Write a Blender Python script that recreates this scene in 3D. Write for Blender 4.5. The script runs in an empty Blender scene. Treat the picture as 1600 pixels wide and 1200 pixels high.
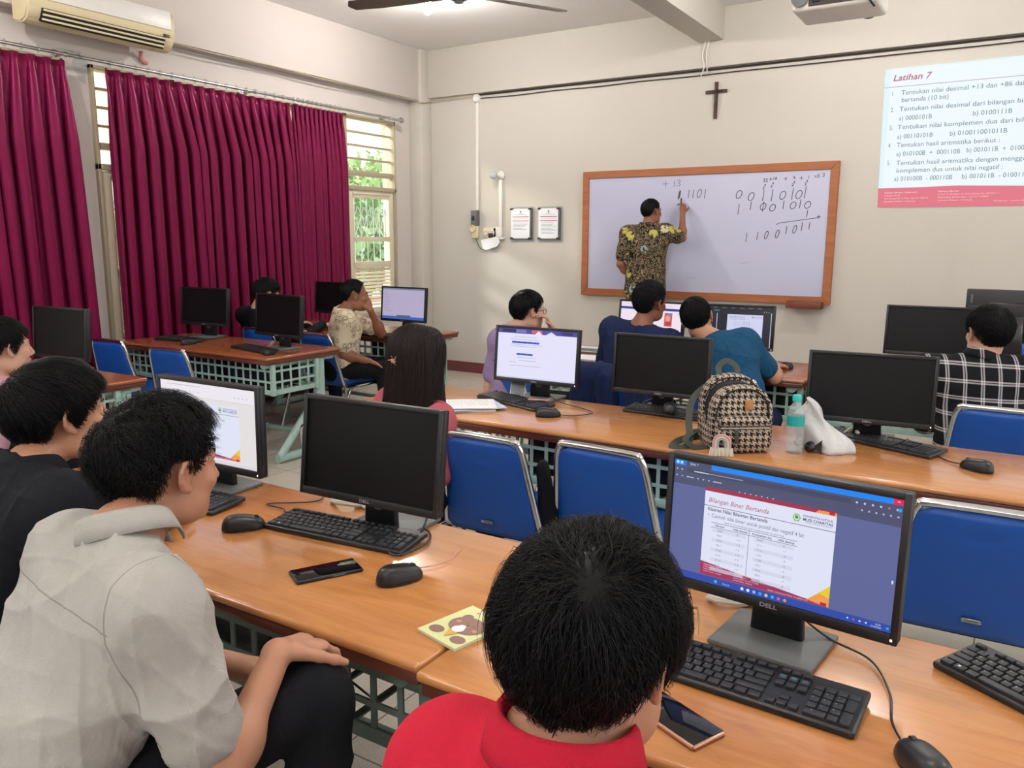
import bpy, bmesh, math, random
import numpy as np
from mathutils import Vector, Matrix, Euler
import openvdb
R = math.radians
random.seed(7)
SC = bpy.context.scene
COL = SC.collection

# ------------------------------------------------------------------ camera
CAMPOS = (0.0, 0.0, 1.52)
cd = bpy.data.cameras.new('camera')
cd.sensor_fit = 'HORIZONTAL'; cd.sensor_width = 36.0; cd.lens = 36.0 * 1254.5 / 1600.0
cd.clip_start = 0.02; cd.clip_end = 200
cam = bpy.data.objects.new('camera', cd); COL.objects.link(cam)
yaw, pitch, roll = R(31.86), R(-10.16), R(0.256)
_f = Vector((-math.sin(yaw) * math.cos(pitch), math.cos(yaw) * math.cos(pitch), math.sin(pitch)))
_r = Vector((math.cos(yaw), math.sin(yaw), 0)); _u = _r.cross(_f)
_x = _r * math.cos(roll) + _u * math.sin(roll); _y = -_r * math.sin(roll) + _u * math.cos(roll)
M = Matrix((_x, _y, -_f)).transposed().to_4x4(); M.translation = Vector(CAMPOS)
cam.matrix_world = M
SC.camera = cam

# ------------------------------------------------------------------ world, light, exposure
SC.view_settings.view_transform = 'Standard'; SC.view_settings.look = 'None'
SC.view_settings.exposure = -0.2; SC.view_settings.gamma = 1.0; SC.view_settings.use_curve_mapping = False
wd = bpy.data.worlds.new('sky'); SC.world = wd; wd.use_nodes = True
wn = wd.node_tree.nodes; wn['Background'].inputs[0].default_value = (0.86, 0.93, 1.0, 1); wn['Background'].inputs[1].default_value = 4.5

def area_light(name, loc, rot, sx, sy, power, color=(1, 1, 1), spread=180):
    l = bpy.data.lights.new(name, 'AREA'); l.shape = 'RECTANGLE'; l.size = sx; l.size_y = sy; l.energy = power; l.color = color
    l.spread = R(spread)
    o = bpy.data.objects.new(name, l); COL.objects.link(o); o.location = loc; o.rotation_euler = rot; return o
def point_light(name, loc, power, rad, color):
    l = bpy.data.lights.new(name, 'POINT'); l.energy = power; l.shadow_soft_size = rad; l.color = color
    o = bpy.data.objects.new(name, l); COL.objects.link(o); o.location = loc; return o
# fill lights added by the unseen right and rear walls to brighten the room
area_light('fill_light_right', (2.93, 2.6, 1.75), (0, R(90), 0), 1.9, 7.0, 85, (0.93, 0.96, 1.0))
area_light('fill_light_back', (-1.6, -2.43, 1.8), (R(90), 0, 0), 6.0, 1.7, 52, (0.95, 0.97, 1.0))
sun = bpy.data.lights.new('sun', 'SUN'); sun.energy = 4.0; sun.angle = R(7); sun.color = (1.0, 0.97, 0.9)
so = bpy.data.objects.new('sun', sun); COL.objects.link(so)
so.rotation_euler = Vector((-0.78, -0.50, 0.37)).to_track_quat('Z', 'Y').to_euler()
BULBS = [(-4.42, 5.74, 3.40), (-0.9, 5.7, 3.40), (-4.4, 1.6, 3.40), (-0.9, 1.6, 3.40), (1.5, 3.6, 3.40), (-4.4, -1.2, 3.4), (-0.6, -1.2, 3.4)]  # first bulb is in view; the rest are added to light the room

# ------------------------------------------------------------------ materials
def lin(c):
    if isinstance(c, str):
        c = tuple(int(c[i:i + 2], 16) / 255 for i in (0, 2, 4))
    return tuple((x / 12.92 if x <= 0.04045 else ((x + 0.055) / 1.055) ** 2.4) for x in c[:3]) + (1.0,)
class NT:
    def __init__(s, name):
        s.m = bpy.data.materials.new(name); s.m.use_nodes = True; s.t = s.m.node_tree; s.n = s.t.nodes
        s.b = s.n['Principled BSDF']; s._tc = None
    def new(s, typ, ins=None, **kw):
        x = s.n.new(typ)
        for k, v in kw.items(): setattr(x, k, v)
        for k, v in (ins or {}).items():
            if isinstance(v, bpy.types.NodeSocket): s.t.links.new(v, x.inputs[k])
            else: x.inputs[k].default_value = v
        return x
    def link(s, a, b): s.t.links.new(a, b)
    def co(s, out='Object', scale=(1, 1, 1), rot=(0, 0, 0)):
        if s._tc is None: s._tc = s.n.new('ShaderNodeTexCoord')
        return s.new('ShaderNodeMapping', {'Vector': s._tc.outputs[out], 'Scale': scale, 'Rotation': rot}).outputs[0]
    def noise(s, vec, scale, detail=4, rough=0.55, dist=0):
        return s.new('ShaderNodeTexNoise', {'Vector': vec, 'Scale': scale, 'Detail': detail, 'Roughness': rough, 'Distortion': dist}).outputs[0]
    def ramp(s, fac, stops, interp='LINEAR'):
        r = s.new('ShaderNodeValToRGB', {'Fac': fac}); e = r.color_ramp.elements; r.color_ramp.interpolation = interp
        while len(e) > 1: e.remove(e[-1])
        e[0].position = stops[0][0]; e[0].color = lin(stops[0][1])
        for p, c in stops[1:]:
            q = e.new(p); q.color = lin(c)
        return r.outputs[0]
    def math(s, op, a, b=0.0, c=0.0):
        n = s.n.new('ShaderNodeMath'); n.operation = op
        for i, v in enumerate((a, b, c)):
            if isinstance(v, bpy.types.NodeSocket): s.t.links.new(v, n.inputs[i])
            else: n.inputs[i].default_value = v
        return n.outputs[0]
    def mix(s, fac, a, b, mode='MIX'):
        n = s.n.new('ShaderNodeMix'); n.data_type = 'RGBA'; n.blend_type = mode
        for k, v in ((0, fac), (6, a), (7, b)):
            if isinstance(v, bpy.types.NodeSocket): s.t.links.new(v, n.inputs[k])
            else: n.inputs[k].default_value = v if k == 0 else (lin(v) if isinstance(v, str) else v)
        return n.outputs[2]
    def bump(s, h, strength=0.3, dist=0.01):
        n = s.new('ShaderNodeBump', {'Height': h, 'Strength': strength, 'Distance': dist}); s.link(n.outputs[0], s.b.inputs['Normal'])
    def base(s, c):
        if isinstance(c, bpy.types.NodeSocket): s.link(c, s.b.inputs['Base Color'])
        else: s.b.inputs['Base Color'].default_value = lin(c)
    def p(s, rough=0.5, metal=0.0, spec=0.5, **kw):
        s.b.inputs['Roughness'].default_value = rough; s.b.inputs['Metallic'].default_value = metal
        s.b.inputs['Specular IOR Level'].default_value = spec
        for k, v in kw.items(): s.b.inputs[k.replace('_', ' ')].default_value = v
        return s
def flat(name, color, rough=0.5, metal=0.0, spec=0.5, var=0.06, nscale=12, bump=0.0, bscale=200, **kw):
    t = NT(name); v = t.co(); n = t.noise(v, nscale)
    c = lin(color); lo = tuple(x * (1 - var) for x in c[:3]) + (1,); hi = tuple(min(1, x * (1 + var)) for x in c[:3]) + (1,)
    t.link(t.mix(n, lo, hi), t.b.inputs['Base Color'])
    t.p(rough, metal, spec, **kw)
    if bump: t.bump(t.noise(v, bscale, 2), bump, 0.002)
    return t.m
MT = {}
def wall_mat(name, color, grime=0.5):
    t = NT(name); v = t.co()
    n = t.noise(v, 0.7, 5); n2 = t.noise(v, 5, 6, 0.65)
    c = lin(color); d = tuple(x * 0.88 for x in c[:3]) + (1,)
    a = t.mix(t.math('MULTIPLY', n, 0.7), c, d)
    stain = t.ramp(n2, [(0.0, '000000'), (0.62, '000000'), (0.8, 'ffffff')])
    a = t.mix(t.math('MULTIPLY', stain, 0.16 * grime), a, lin('9a8f7c'))
    t.base(a); t.p(0.75, 0, 0.25); t.bump(t.noise(v, 60, 3), 0.12, 0.003)
    return t.m
MT['wall'] = wall_mat('painted_plaster_cream', 'c5c0b7')
MT['wall_left'] = wall_mat('painted_plaster_left', 'cac2bd')
MT['ceil'] = wall_mat('ceiling_paint', 'efedeb', 0.2)
MT['beam'] = wall_mat('beam_paint', 'c8c3bb', 0.3)
def terrazzo():
    t = NT('terrazzo_tiles'); v = t.co()
    sp = t.ramp(t.noise(v, 260, 2, 0.6), [(0.0, '8f897f'), (0.42, 'b5aea2'), (0.6, 'd0c9bc'), (1, 'e2dccf')])
    cl = t.noise(v, 1.2, 4)
    a = t.mix(t.math('MULTIPLY', cl, 0.3), sp, lin('aaa192'))
    br = t.new('ShaderNodeTexBrick', {'Vector': v, 'Color1': (1, 1, 1, 1), 'Color2': (1, 1, 1, 1), 'Mortar': (0, 0, 0, 1), 'Scale': 1.0, 'Mortar Size': 0.003, 'Brick Width': 0.4, 'Row Height': 0.4, 'Mortar Smooth': 0.1}, offset=0.0)
    a = t.mix(br.outputs[1], a, lin('6b655b'))
    t.base(a); t.p(0.32, 0, 0.5); t.bump(t.math('SUBTRACT', 1.0, br.outputs[1]), 0.3, 0.002)
    return t.m
MT['floor'] = terrazzo()
def wood(name, c1, c2, c3, rough=0.27, coat=0.35, scale=1.0):
    t = NT(name); v = t.co(scale=(1.6 * scale, 14 * scale, 14 * scale))
    n = t.noise(v, 2.2, 7, 0.6, 0.8)
    fine = t.noise(t.co(scale=(6 * scale, 120 * scale, 120 * scale)), 1.6, 4, 0.6)
    big = t.noise(t.co(), 3, 3)
    a = t.ramp(n, [(0.25, c1), (0.5, c2), (0.75, c3)])
    a = t.mix(t.math('MULTIPLY', fine, 0.35), a, lin(c1))
    a = t.mix(t.math('MULTIPLY', big, 0.25), a, lin(c2))
    t.base(a); t.p(rough, 0, 0.5, Coat_Weight=coat, Coat_Roughness=0.16)
    t.bump(t.noise(t.co(), 90, 3), 0.06, 0.002)
    return t.m
MT['desk'] = wood('honey_varnished_desk_wood', 'a56a38', 'bd804a', 'ca9058', 0.24, 0.5)
MT['desk_red'] = wood('reddish_desk_wood', '7d4427', '93532f', 'a05f38')
MT['edge'] = wood('dark_desk_edge', '4a2216', '5c2c1c', '6a3522', 0.4, 0.2)
MT['board_frame'] = wood('board_frame_wood', '8a4f2c', 'a05f38', 'ad6c42', 0.5, 0.0)
MT['tray'] = wood('tray_wood', '5a2a1c', '6e3524', '7d4230', 0.5, 0.0)
def worn_mint(name, c, dark):
    t = NT(name); v = t.co(); n = t.noise(v, 9, 6, 0.7)
    chip = t.ramp(n, [(0.0, 'ffffff'), (0.30, 'ffffff'), (0.36, '000000')])
    a = t.mix(t.math('MULTIPLY', chip, 0.8), t.mix(t.noise(v, 30), lin(c), lin(dark)), lin('6f6a5e'))
    t.base(a); t.p(0.45, 0, 0.4); return t.m
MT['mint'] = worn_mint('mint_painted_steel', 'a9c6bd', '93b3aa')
MT['mint_shaded'] = worn_mint('shaded_mint_painted_steel', '66796f', '586a61')  # front-row copy of the mint paint with its shade put into the colour
MT['blue'] = flat('blue_vinyl', '0a4aa0', 0.42, 0, 0.5, 0.08, 6, 0.25, 500)
MT['chrome'] = flat('chrome', 'd6d8da', 0.13, 1.0, 0.5, 0.03)
MT['steel'] = flat('brushed_steel', 'b9bcbe', 0.3, 1.0)
MT['blk'] = flat('black_plastic', '17181b', 0.38, 0, 0.45, 0.1, 20, 0.1, 900)
MT['blk_matte'] = flat('matte_black_plastic', '1c1d20', 0.6, 0, 0.3, 0.1, 20)
MT['key'] = flat('key_plastic', '26282c', 0.5, 0, 0.35, 0.08)
MT['screen_off'] = flat('dark_matte_screen', '090a0d', 0.42, 0, 0.22, 0.1, 2)
MT['standgrey'] = flat('grey_stand_plastic', '5c5f60', 0.45, 0, 0.45)
MT['stand'] = flat('stand_black', '232427', 0.35, 0, 0.5)
MT['white_pl'] = flat('white_plastic', 'dcdad4', 0.4, 0, 0.4)
MT['cream_pl'] = flat('yellowed_plastic', 'd3c6a2', 0.42, 0, 0.4)
MT['dark'] = flat('dark_gap', '121212', 0.8)
MT['baseb'] = flat('maroon_skirting', '6d3a3a', 0.5)
MT['door'] = flat('cream_gloss_paint', 'd3cbb2', 0.35, 0, 0.4, 0.05, 4)
MT['frame_paint'] = flat('window_frame_paint', 'a79c84', 0.4, 0, 0.4, 0.08, 5)
MT['paper'] = flat('white_paper', 'e6e8ea', 0.8)
MT['paper_b'] = flat('bluish_paper', 'b9c9dc', 0.8)
MT['metal_dark'] = flat('dark_metal', '3a3330', 0.45, 0.4)
MT['fanblade'] = flat('fan_blade_brown', '55463f', 0.4)
MT['board'] = flat('white_board_surface', 'b9bbd3', 0.28, 0, 0.45, 0.03, 3)
MT['cross'] = flat('dark_wood_cross', '46291f', 0.5)
def glass(name, col=(1, 1, 1, 1), rough=0.02):
    t = NT(name); t.n.remove(t.b)
    g = t.new('ShaderNodeBsdfGlossy', {'Roughness': rough}); tr = t.new('ShaderNodeBsdfTransparent', {'Color': col})
    f = t.new('ShaderNodeLayerWeight', {'Blend': 0.2}); fk = t.math('ADD', t.math('MULTIPLY', t.math('POWER', f.outputs['Facing'], 3.0), 0.6), 0.03); mx = t.new('ShaderNodeMixShader', {0: fk, 1: tr.outputs[0], 2: g.outputs[0]})
    t.link(mx.outputs[0], t.n['Material Output'].inputs[0]); return t.m
MT['glass'] = glass('window_glass', (0.95, 0.97, 0.96, 1))
MT['frost'] = glass('pale_louver_glass', (0.95, 0.92, 0.84, 1))
def emis(name, col, s):
    t = NT(name); t.b.inputs['Emission Color'].default_value = lin(col); t.b.inputs['Emission Strength'].default_value = s; t.base(col); t.p(0.4); return t.m
MT['bulb'] = emis('lit_bulb', 'fffaf5', 900)
MT['red_led'] = emis('red_led', 'ff2010', 4); MT['green_led'] = emis('green_led', '20e060', 1.5); MT['blue_led'] = emis('blue_led', '3040ff', 4)
MT['white_led'] = emis('white_led', 'ffffff', 2)
def attr_emit(name, s, rough=0.35):
    t = NT(name); a = t.new('ShaderNodeAttribute', attribute_name='Col').outputs[0]
    t.b.inputs['Base Color'].default_value = (0.01, 0.01, 0.012, 1); t.link(a, t.b.inputs['Emission Color']); t.b.inputs['Emission Strength'].default_value = s
    t.p(rough, 0, 0.3); return t.m
MT['screen'] = attr_emit('lit_screen_picture', 1.12)
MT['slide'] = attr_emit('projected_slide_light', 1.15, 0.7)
tt = NT('printed_ink'); tt.link(tt.new('ShaderNodeAttribute', attribute_name='Col').outputs[0], tt.b.inputs['Base Color']); tt.p(0.6); MT['print'] = tt.m

def curtain_mat():
    t = NT('crimson_satin_curtain'); v = t.co(scale=(1, 1, 0.15))
    n = t.noise(v, 8, 5)
    a = t.mix(n, lin('560d2b'), lin('71163c'))
    t.base(a); t.p(0.34, 0, 0.75); t.b.inputs['Specular Tint'].default_value = lin('d05a90')
    t.bump(t.noise(t.co(scale=(1, 1, 0.05)), 120, 2), 0.1, 0.002)
    tr = t.new('ShaderNodeBsdfTranslucent', {'Color': lin('b01848')})
    mx = t.new('ShaderNodeMixShader', {0: 0.06, 1: t.b.outputs[0], 2: tr.outputs[0]})
    t.link(mx.outputs[0], t.n['Material Output'].inputs[0]); return t.m
MT['curtain'] = curtain_mat()

def skin(name, c):
    t = NT(name); v = t.co(); n = t.noise(v, 14, 5)
    c1 = lin(c); c2 = (c1[0] * 0.86, c1[1] * 0.8, c1[2] * 0.78, 1)
    t.base(t.mix(n, c1, c2)); t.p(0.5, 0, 0.4, Subsurface_Weight=0.08, Subsurface_Scale=0.01)
    t.bump(t.noise(v, 400, 3), 0.1, 0.001); return t.m
MT['skin'] = skin('tan_skin', 'b8876c'); MT['skin_d'] = skin('brown_skin', '8a5a44'); MT['skin_l'] = skin('light_skin', 'c89c86')
def cloth(name, c, c2=None, rough=0.85, weave=700, sheen=0.0, noise=18, wk=2.2):
    t = NT(name); v = t.co(); a = lin(c); b = lin(c2) if c2 else tuple(x * 0.85 for x in a[:3]) + (1,)
    t.base(t.mix(t.noise(v, noise, 5), a, b)); t.p(rough, 0, 0.2, Sheen_Weight=sheen)
    fo = t.noise(t.co(scale=(1, 1, 0.45)), 9, 4, 0.55, 1.2); fo = t.math('ABSOLUTE', t.math('SUBTRACT', fo, 0.5)); t.bump(t.math('ADD', t.math('MULTIPLY', t.noise(v, weave, 2), 0.25), t.math('MULTIPLY', fo, wk)), 0.5, 0.02); return t.m
MT['c_grey'] = cloth('light_grey_linen', 'b3b0aa', 'a6a39d')
def seam_linen():
    t = NT('light_grey_linen_with_seams'); v = t.co(); a = t.mix(t.noise(v, 18, 5), lin('b6b3ad'), lin('a7a49e'))
    s = t.new('ShaderNodeSeparateXYZ', {0: v}); x, y, z = s.outputs
    def plane(n, d, w): return t.math('LESS_THAN', t.math('ABSOLUTE', t.math('SUBTRACT', t.math('ADD', t.math('ADD', t.math('MULTIPLY', x, n[0]), t.math('MULTIPLY', y, n[1])), t.math('MULTIPLY', z, n[2])), d)), w)
    l1 = t.math('MULTIPLY', plane((0.1, 0.62, 0.78), SEAM1, 0.0014), t.math('LESS_THAN', t.math('ADD', y, t.math('MULTIPLY', z, -0.55)), -0.28))
    l1 = t.math('MULTIPLY', l1, t.math('LESS_THAN', x, 0.222))
    l2 = t.math('MULTIPLY', plane((0.93, -0.12, 0.34), SEAM2, 0.0016), t.math('GREATER_THAN', z, 0.74))
    l = t.math('MAXIMUM', l1, l2); t.base(t.mix(t.math('MULTIPLY', l, 0.55), a, lin('6c6a66'))); t.p(0.88, 0, 0.2)
    fo = t.math('ABSOLUTE', t.math('SUBTRACT', t.noise(t.co(scale=(1, 1, 0.45)), 9, 4, 0.55, 1.2), 0.5))
    t.bump(t.math('SUBTRACT', t.math('ADD', t.math('MULTIPLY', t.noise(v, 700, 2), 0.3), t.math('MULTIPLY', fo, 2.6)), t.math('MULTIPLY', l, 0.5)), 0.5, 0.02); return t.m
SEAM1, SEAM2 = 0.816, 0.502
MT['c_grey1'] = seam_linen()
MT['c_black'] = cloth('black_jacket_cloth', '0b0d13', '10131b')
MT['c_red'] = cloth('red_polo_cloth', 'c4213a', 'b81c34', wk=0.7)
MT['c_pink'] = cloth('dusty_pink_cloth', 'b96068', 'a9525c')
MT['c_lilac'] = cloth('lilac_cloth', '9c86ad', '8d789f')
MT['c_navy'] = cloth('navy_cloth', '15254c', '101d3e')
MT['c_teal'] = cloth('blue_teal_cloth', '174d70', '123f5e')
MT['c_dkpants'] = cloth('dark_trouser_cloth', '0e1016', '0b0c11')
MT['c_jeans'] = cloth('navy_trouser_cloth', '18233f', '121b33')
MT['c_rose'] = cloth('pale_pink_cloth', 'cf9fb2')
def batik_cream():
    t = NT('cream_batik_print'); v = t.co()
    base = t.mix(t.noise(v, 6), lin('d8cdb4'), lin('c9bda2'))
    vo = t.new('ShaderNodeTexVoronoi', {'Vector': v, 'Scale': 13.0}); d = vo.outputs['Distance']
    ring = t.math('SINE', t.math('MULTIPLY', d, 60.0))
    spot = t.math('LESS_THAN', d, 0.36)
    lines = t.math('MULTIPLY', t.math('GREATER_THAN', ring, 0.1), spot)
    colr = t.ramp(vo.outputs['Color'], [(0, '5a1f1f'), (0.45, '4a4038'), (0.75, '8a3f20')], 'CONSTANT')
    a = t.mix(t.math('MULTIPLY', lines, 0.8), base, colr)
    vo2 = t.new('ShaderNodeTexVoronoi', {'Vector': v, 'Scale': 30.0}, feature='DISTANCE_TO_EDGE')
    sw = t.math('LESS_THAN', vo2.outputs[0], 0.05)
    a = t.mix(t.math('MULTIPLY', t.math('MULTIPLY', sw, t.math('GREATER_THAN', t.noise(v, 9), 0.52)), 0.7), a, lin('5d4632'))
    t.base(a); t.p(0.8, 0, 0.2); return t.m
MT['batik1'] = batik_cream()
def batik_black():
    t = NT('black_yellow_batik_print'); v = t.co()
    n = t.noise(v, 16, 4, 0.6, 2.5)
    band = t.math('ABSOLUTE', t.math('SUBTRACT', n, 0.5))
    a = t.mix(t.math('LESS_THAN', band, 0.026), lin('0f0c0a'), lin('94805f'))
    n2 = t.noise(v, 26, 3, 0.6, 1.5); a = t.mix(t.math('GREATER_THAN', n2, 0.66), a, lin('7b694f'))
    vo = t.new('ShaderNodeTexVoronoi', {'Vector': v, 'Scale': 7.5}); d = vo.outputs['Distance']
    cres = t.math('MULTIPLY', t.math('LESS_THAN', d, 0.33), t.math('GREATER_THAN', t.noise(v, 24, 2), 0.46))
    a = t.mix(cres, a, t.ramp(vo.outputs['Color'], [(0, 'aca650'), (0.45, 'b8b08a'), (0.72, '7f98a0')], 'CONSTANT'))
    t.base(a); t.p(0.7, 0, 0.25); return t.m
MT['batik2'] = batik_black()
def plaid():
    t = NT('black_white_plaid'); v = t.co()
    s = t.new('ShaderNodeSeparateXYZ', {0: v}); x = s.outputs[0]; z = s.outputs[2]; y = s.outputs[1]
    def lines(c, per):
        f = t.math('FRACT', t.math('DIVIDE', c, per)); 
        a = t.math('LESS_THAN', t.math('ABSOLUTE', t.math('SUBTRACT', f, 0.42)), 0.045)
        b = t.math('LESS_THAN', t.math('ABSOLUTE', t.math('SUBTRACT', f, 0.56)), 0.045)
        return t.math('MAXIMUM', a, b)
    u = t.math('ADD', x, t.math('MULTIPLY', y, 0.35))
    lx = lines(t.math('ADD', u, 10.0), 0.072); lz = lines(t.math('ADD', z, 10.0), 0.078)
    su = t.math('ADD', t.math('MULTIPLY', lx, 0.5), t.math('MULTIPLY', lz, 0.5))
    a = t.mix(su, lin('101116'), lin('c9c6c8')); t.base(a); t.p(0.85, 0, 0.2); return t.m
MT['plaid'] = plaid()
def houndstooth():
    t = NT('houndstooth_fabric'); tc = t.n.new('ShaderNodeTexCoord')
    s = t.new('ShaderNodeSeparateXYZ', {0: tc.outputs['UV']}); k = 8 / 0.0225
    x = t.math('FLOOR', t.math('MULTIPLY', s.outputs[0], k)); y = t.math('FLOOR', t.math('MULTIPLY', s.outputs[1], k))
    warp = t.math('LESS_THAN', t.math('FLOORED_MODULO', x, 8.0), 4.0); weft = t.math('LESS_THAN', t.math('FLOORED_MODULO', y, 8.0), 4.0)
    tw = t.math('LESS_THAN', t.math('FLOORED_MODULO', t.math('ADD', x, y), 4.0), 2.0)
    r = t.math('ADD', t.math('MULTIPLY', tw, warp), t.math('MULTIPLY', t.math('SUBTRACT', 1.0, tw), weft))
    t.base(t.mix(r, lin('b5a594'), lin('1c1615'))); t.p(0.8, 0, 0.25)
    t.bump(t.noise(t.co(), 500, 2), 0.2, 0.002); return t.m
MT['hound'] = houndstooth()
def hair_mat(name, c, tint):
    t = NT(name); n = t.noise(t.co(), 60, 3)
    t.base(t.mix(n, lin(c), lin(tint))); t.p(0.42, 0, 0.2); return t.m
MT['hair'] = hair_mat('black_hair', '060608', '100f12'); MT['hair_br'] = hair_mat('dark_brown_hair', '171112', '2a1f1f')
MT['eye'] = flat('eye_white', 'd8d4cf', 0.2); MT['shoe'] = flat('black_shoe', '15151a', 0.4)
MT['foliage'] = flat('leaf_green', '93ad7c', 0.6, 0, 0.3, 0.4, 3)
MT['yard'] = flat('bright_yard_concrete', 'cfcabb', 0.8); MT['houses'] = flat('pale_building_render', 'e8e2cc', 0.8)
MT['redpaint'] = flat('red_painted_steel', 'b0303a', 0.5); MT['grille'] = flat('white_grille_paint', 'c9c6bf', 0.5)
t_ = NT('pale_clear_plastic'); t_.base('c9d8dc'); t_.p(0.08, 0, 0.6, Alpha=0.34); MT['bottlepl'] = t_.m
MT['clearpl'] = glass('clear_plastic', (0.90, 0.93, 0.94, 1), 0.08)
MT['label'] = flat('bottle_label', '1fa3a3', 0.4); MT['cap'] = flat('turquoise_cap', '18b3ae', 0.35)
t_ = NT('thin_white_plastic_bag'); t_.base(t_.mix(t_.noise(t_.co(), 20), lin('dcdcdc'), lin('c6c8ca'))); t_.p(0.3, 0, 0.5, Alpha=0.82); t_.bump(t_.noise(t_.co(), 30, 5), 0.5, 0.01); MT['bag'] = t_.m
MT['olive'] = flat('grey_green_strap', '3c423b', 0.7); MT['tan'] = flat('tan_leather', 'b07848', 0.5); MT['lining'] = flat('navy_lining', '0d0f1c', 0.9)
MT['rb_pink'] = flat('pink_cord', 'd09a98', 0.8); MT['rb_grey'] = flat('grey_cord', 'a9aaa2', 0.8); MT['rb_cream'] = flat('cream_cord', 'd8cdbd', 0.8)
MT['pagey'] = flat('notebook_pages', 'd9d8ba', 0.7)
MT['phoneglass'] = flat('phone_glass', '06070a', 0.06, 0, 0.6, 0.0)
MT['phonegrey'] = flat('phone_grey_back', '5d6266', 0.35)
MT['rosegold'] = flat('rose_gold_metal', 'b98c78', 0.3, 0.8)
MT['wire'] = flat('black_cable', '101012', 0.45)
MT['pinkw'] = flat('pink_cable', 'c98a86', 0.5)
MT['rag'] = flat('white_cable_bundle', 'c9c4bc', 0.7)

# ------------------------------------------------------------------ object helpers
def link(o, parent=None):
    COL.objects.link(o)
    if parent is not None: o.parent = parent
    return o
def empty(name, loc, rz=0, label=None, cat=None, group=None):
    o = bpy.data.objects.new(name, None); o.empty_display_size = 0.1; link(o); o.location = loc; o.rotation_euler = (0, 0, rz)
    return tag(o, label, cat, group)
def tag(o, label=None, cat=None, group=None, kind=None):
    for k, v in (('label', label), ('category', cat), ('group', group), ('kind', kind)):
        if v: o[k] = v
    return o
def mesh_obj(name, verts, faces, m, parent=None, smooth=False, mats=None, fm=None):
    me = bpy.data.meshes.new(name); me.from_pydata([tuple(v) for v in verts], [], [tuple(f) for f in faces]); 
    me.materials.append(m)
    for x in (mats or []): me.materials.append(x)
    if fm is not None: me.polygons.foreach_set('material_index', fm)
    if smooth: me.polygons.foreach_set('use_smooth', [True] * len(me.polygons))
    me.update(); return link(bpy.data.objects.new(name, me), parent)
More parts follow.
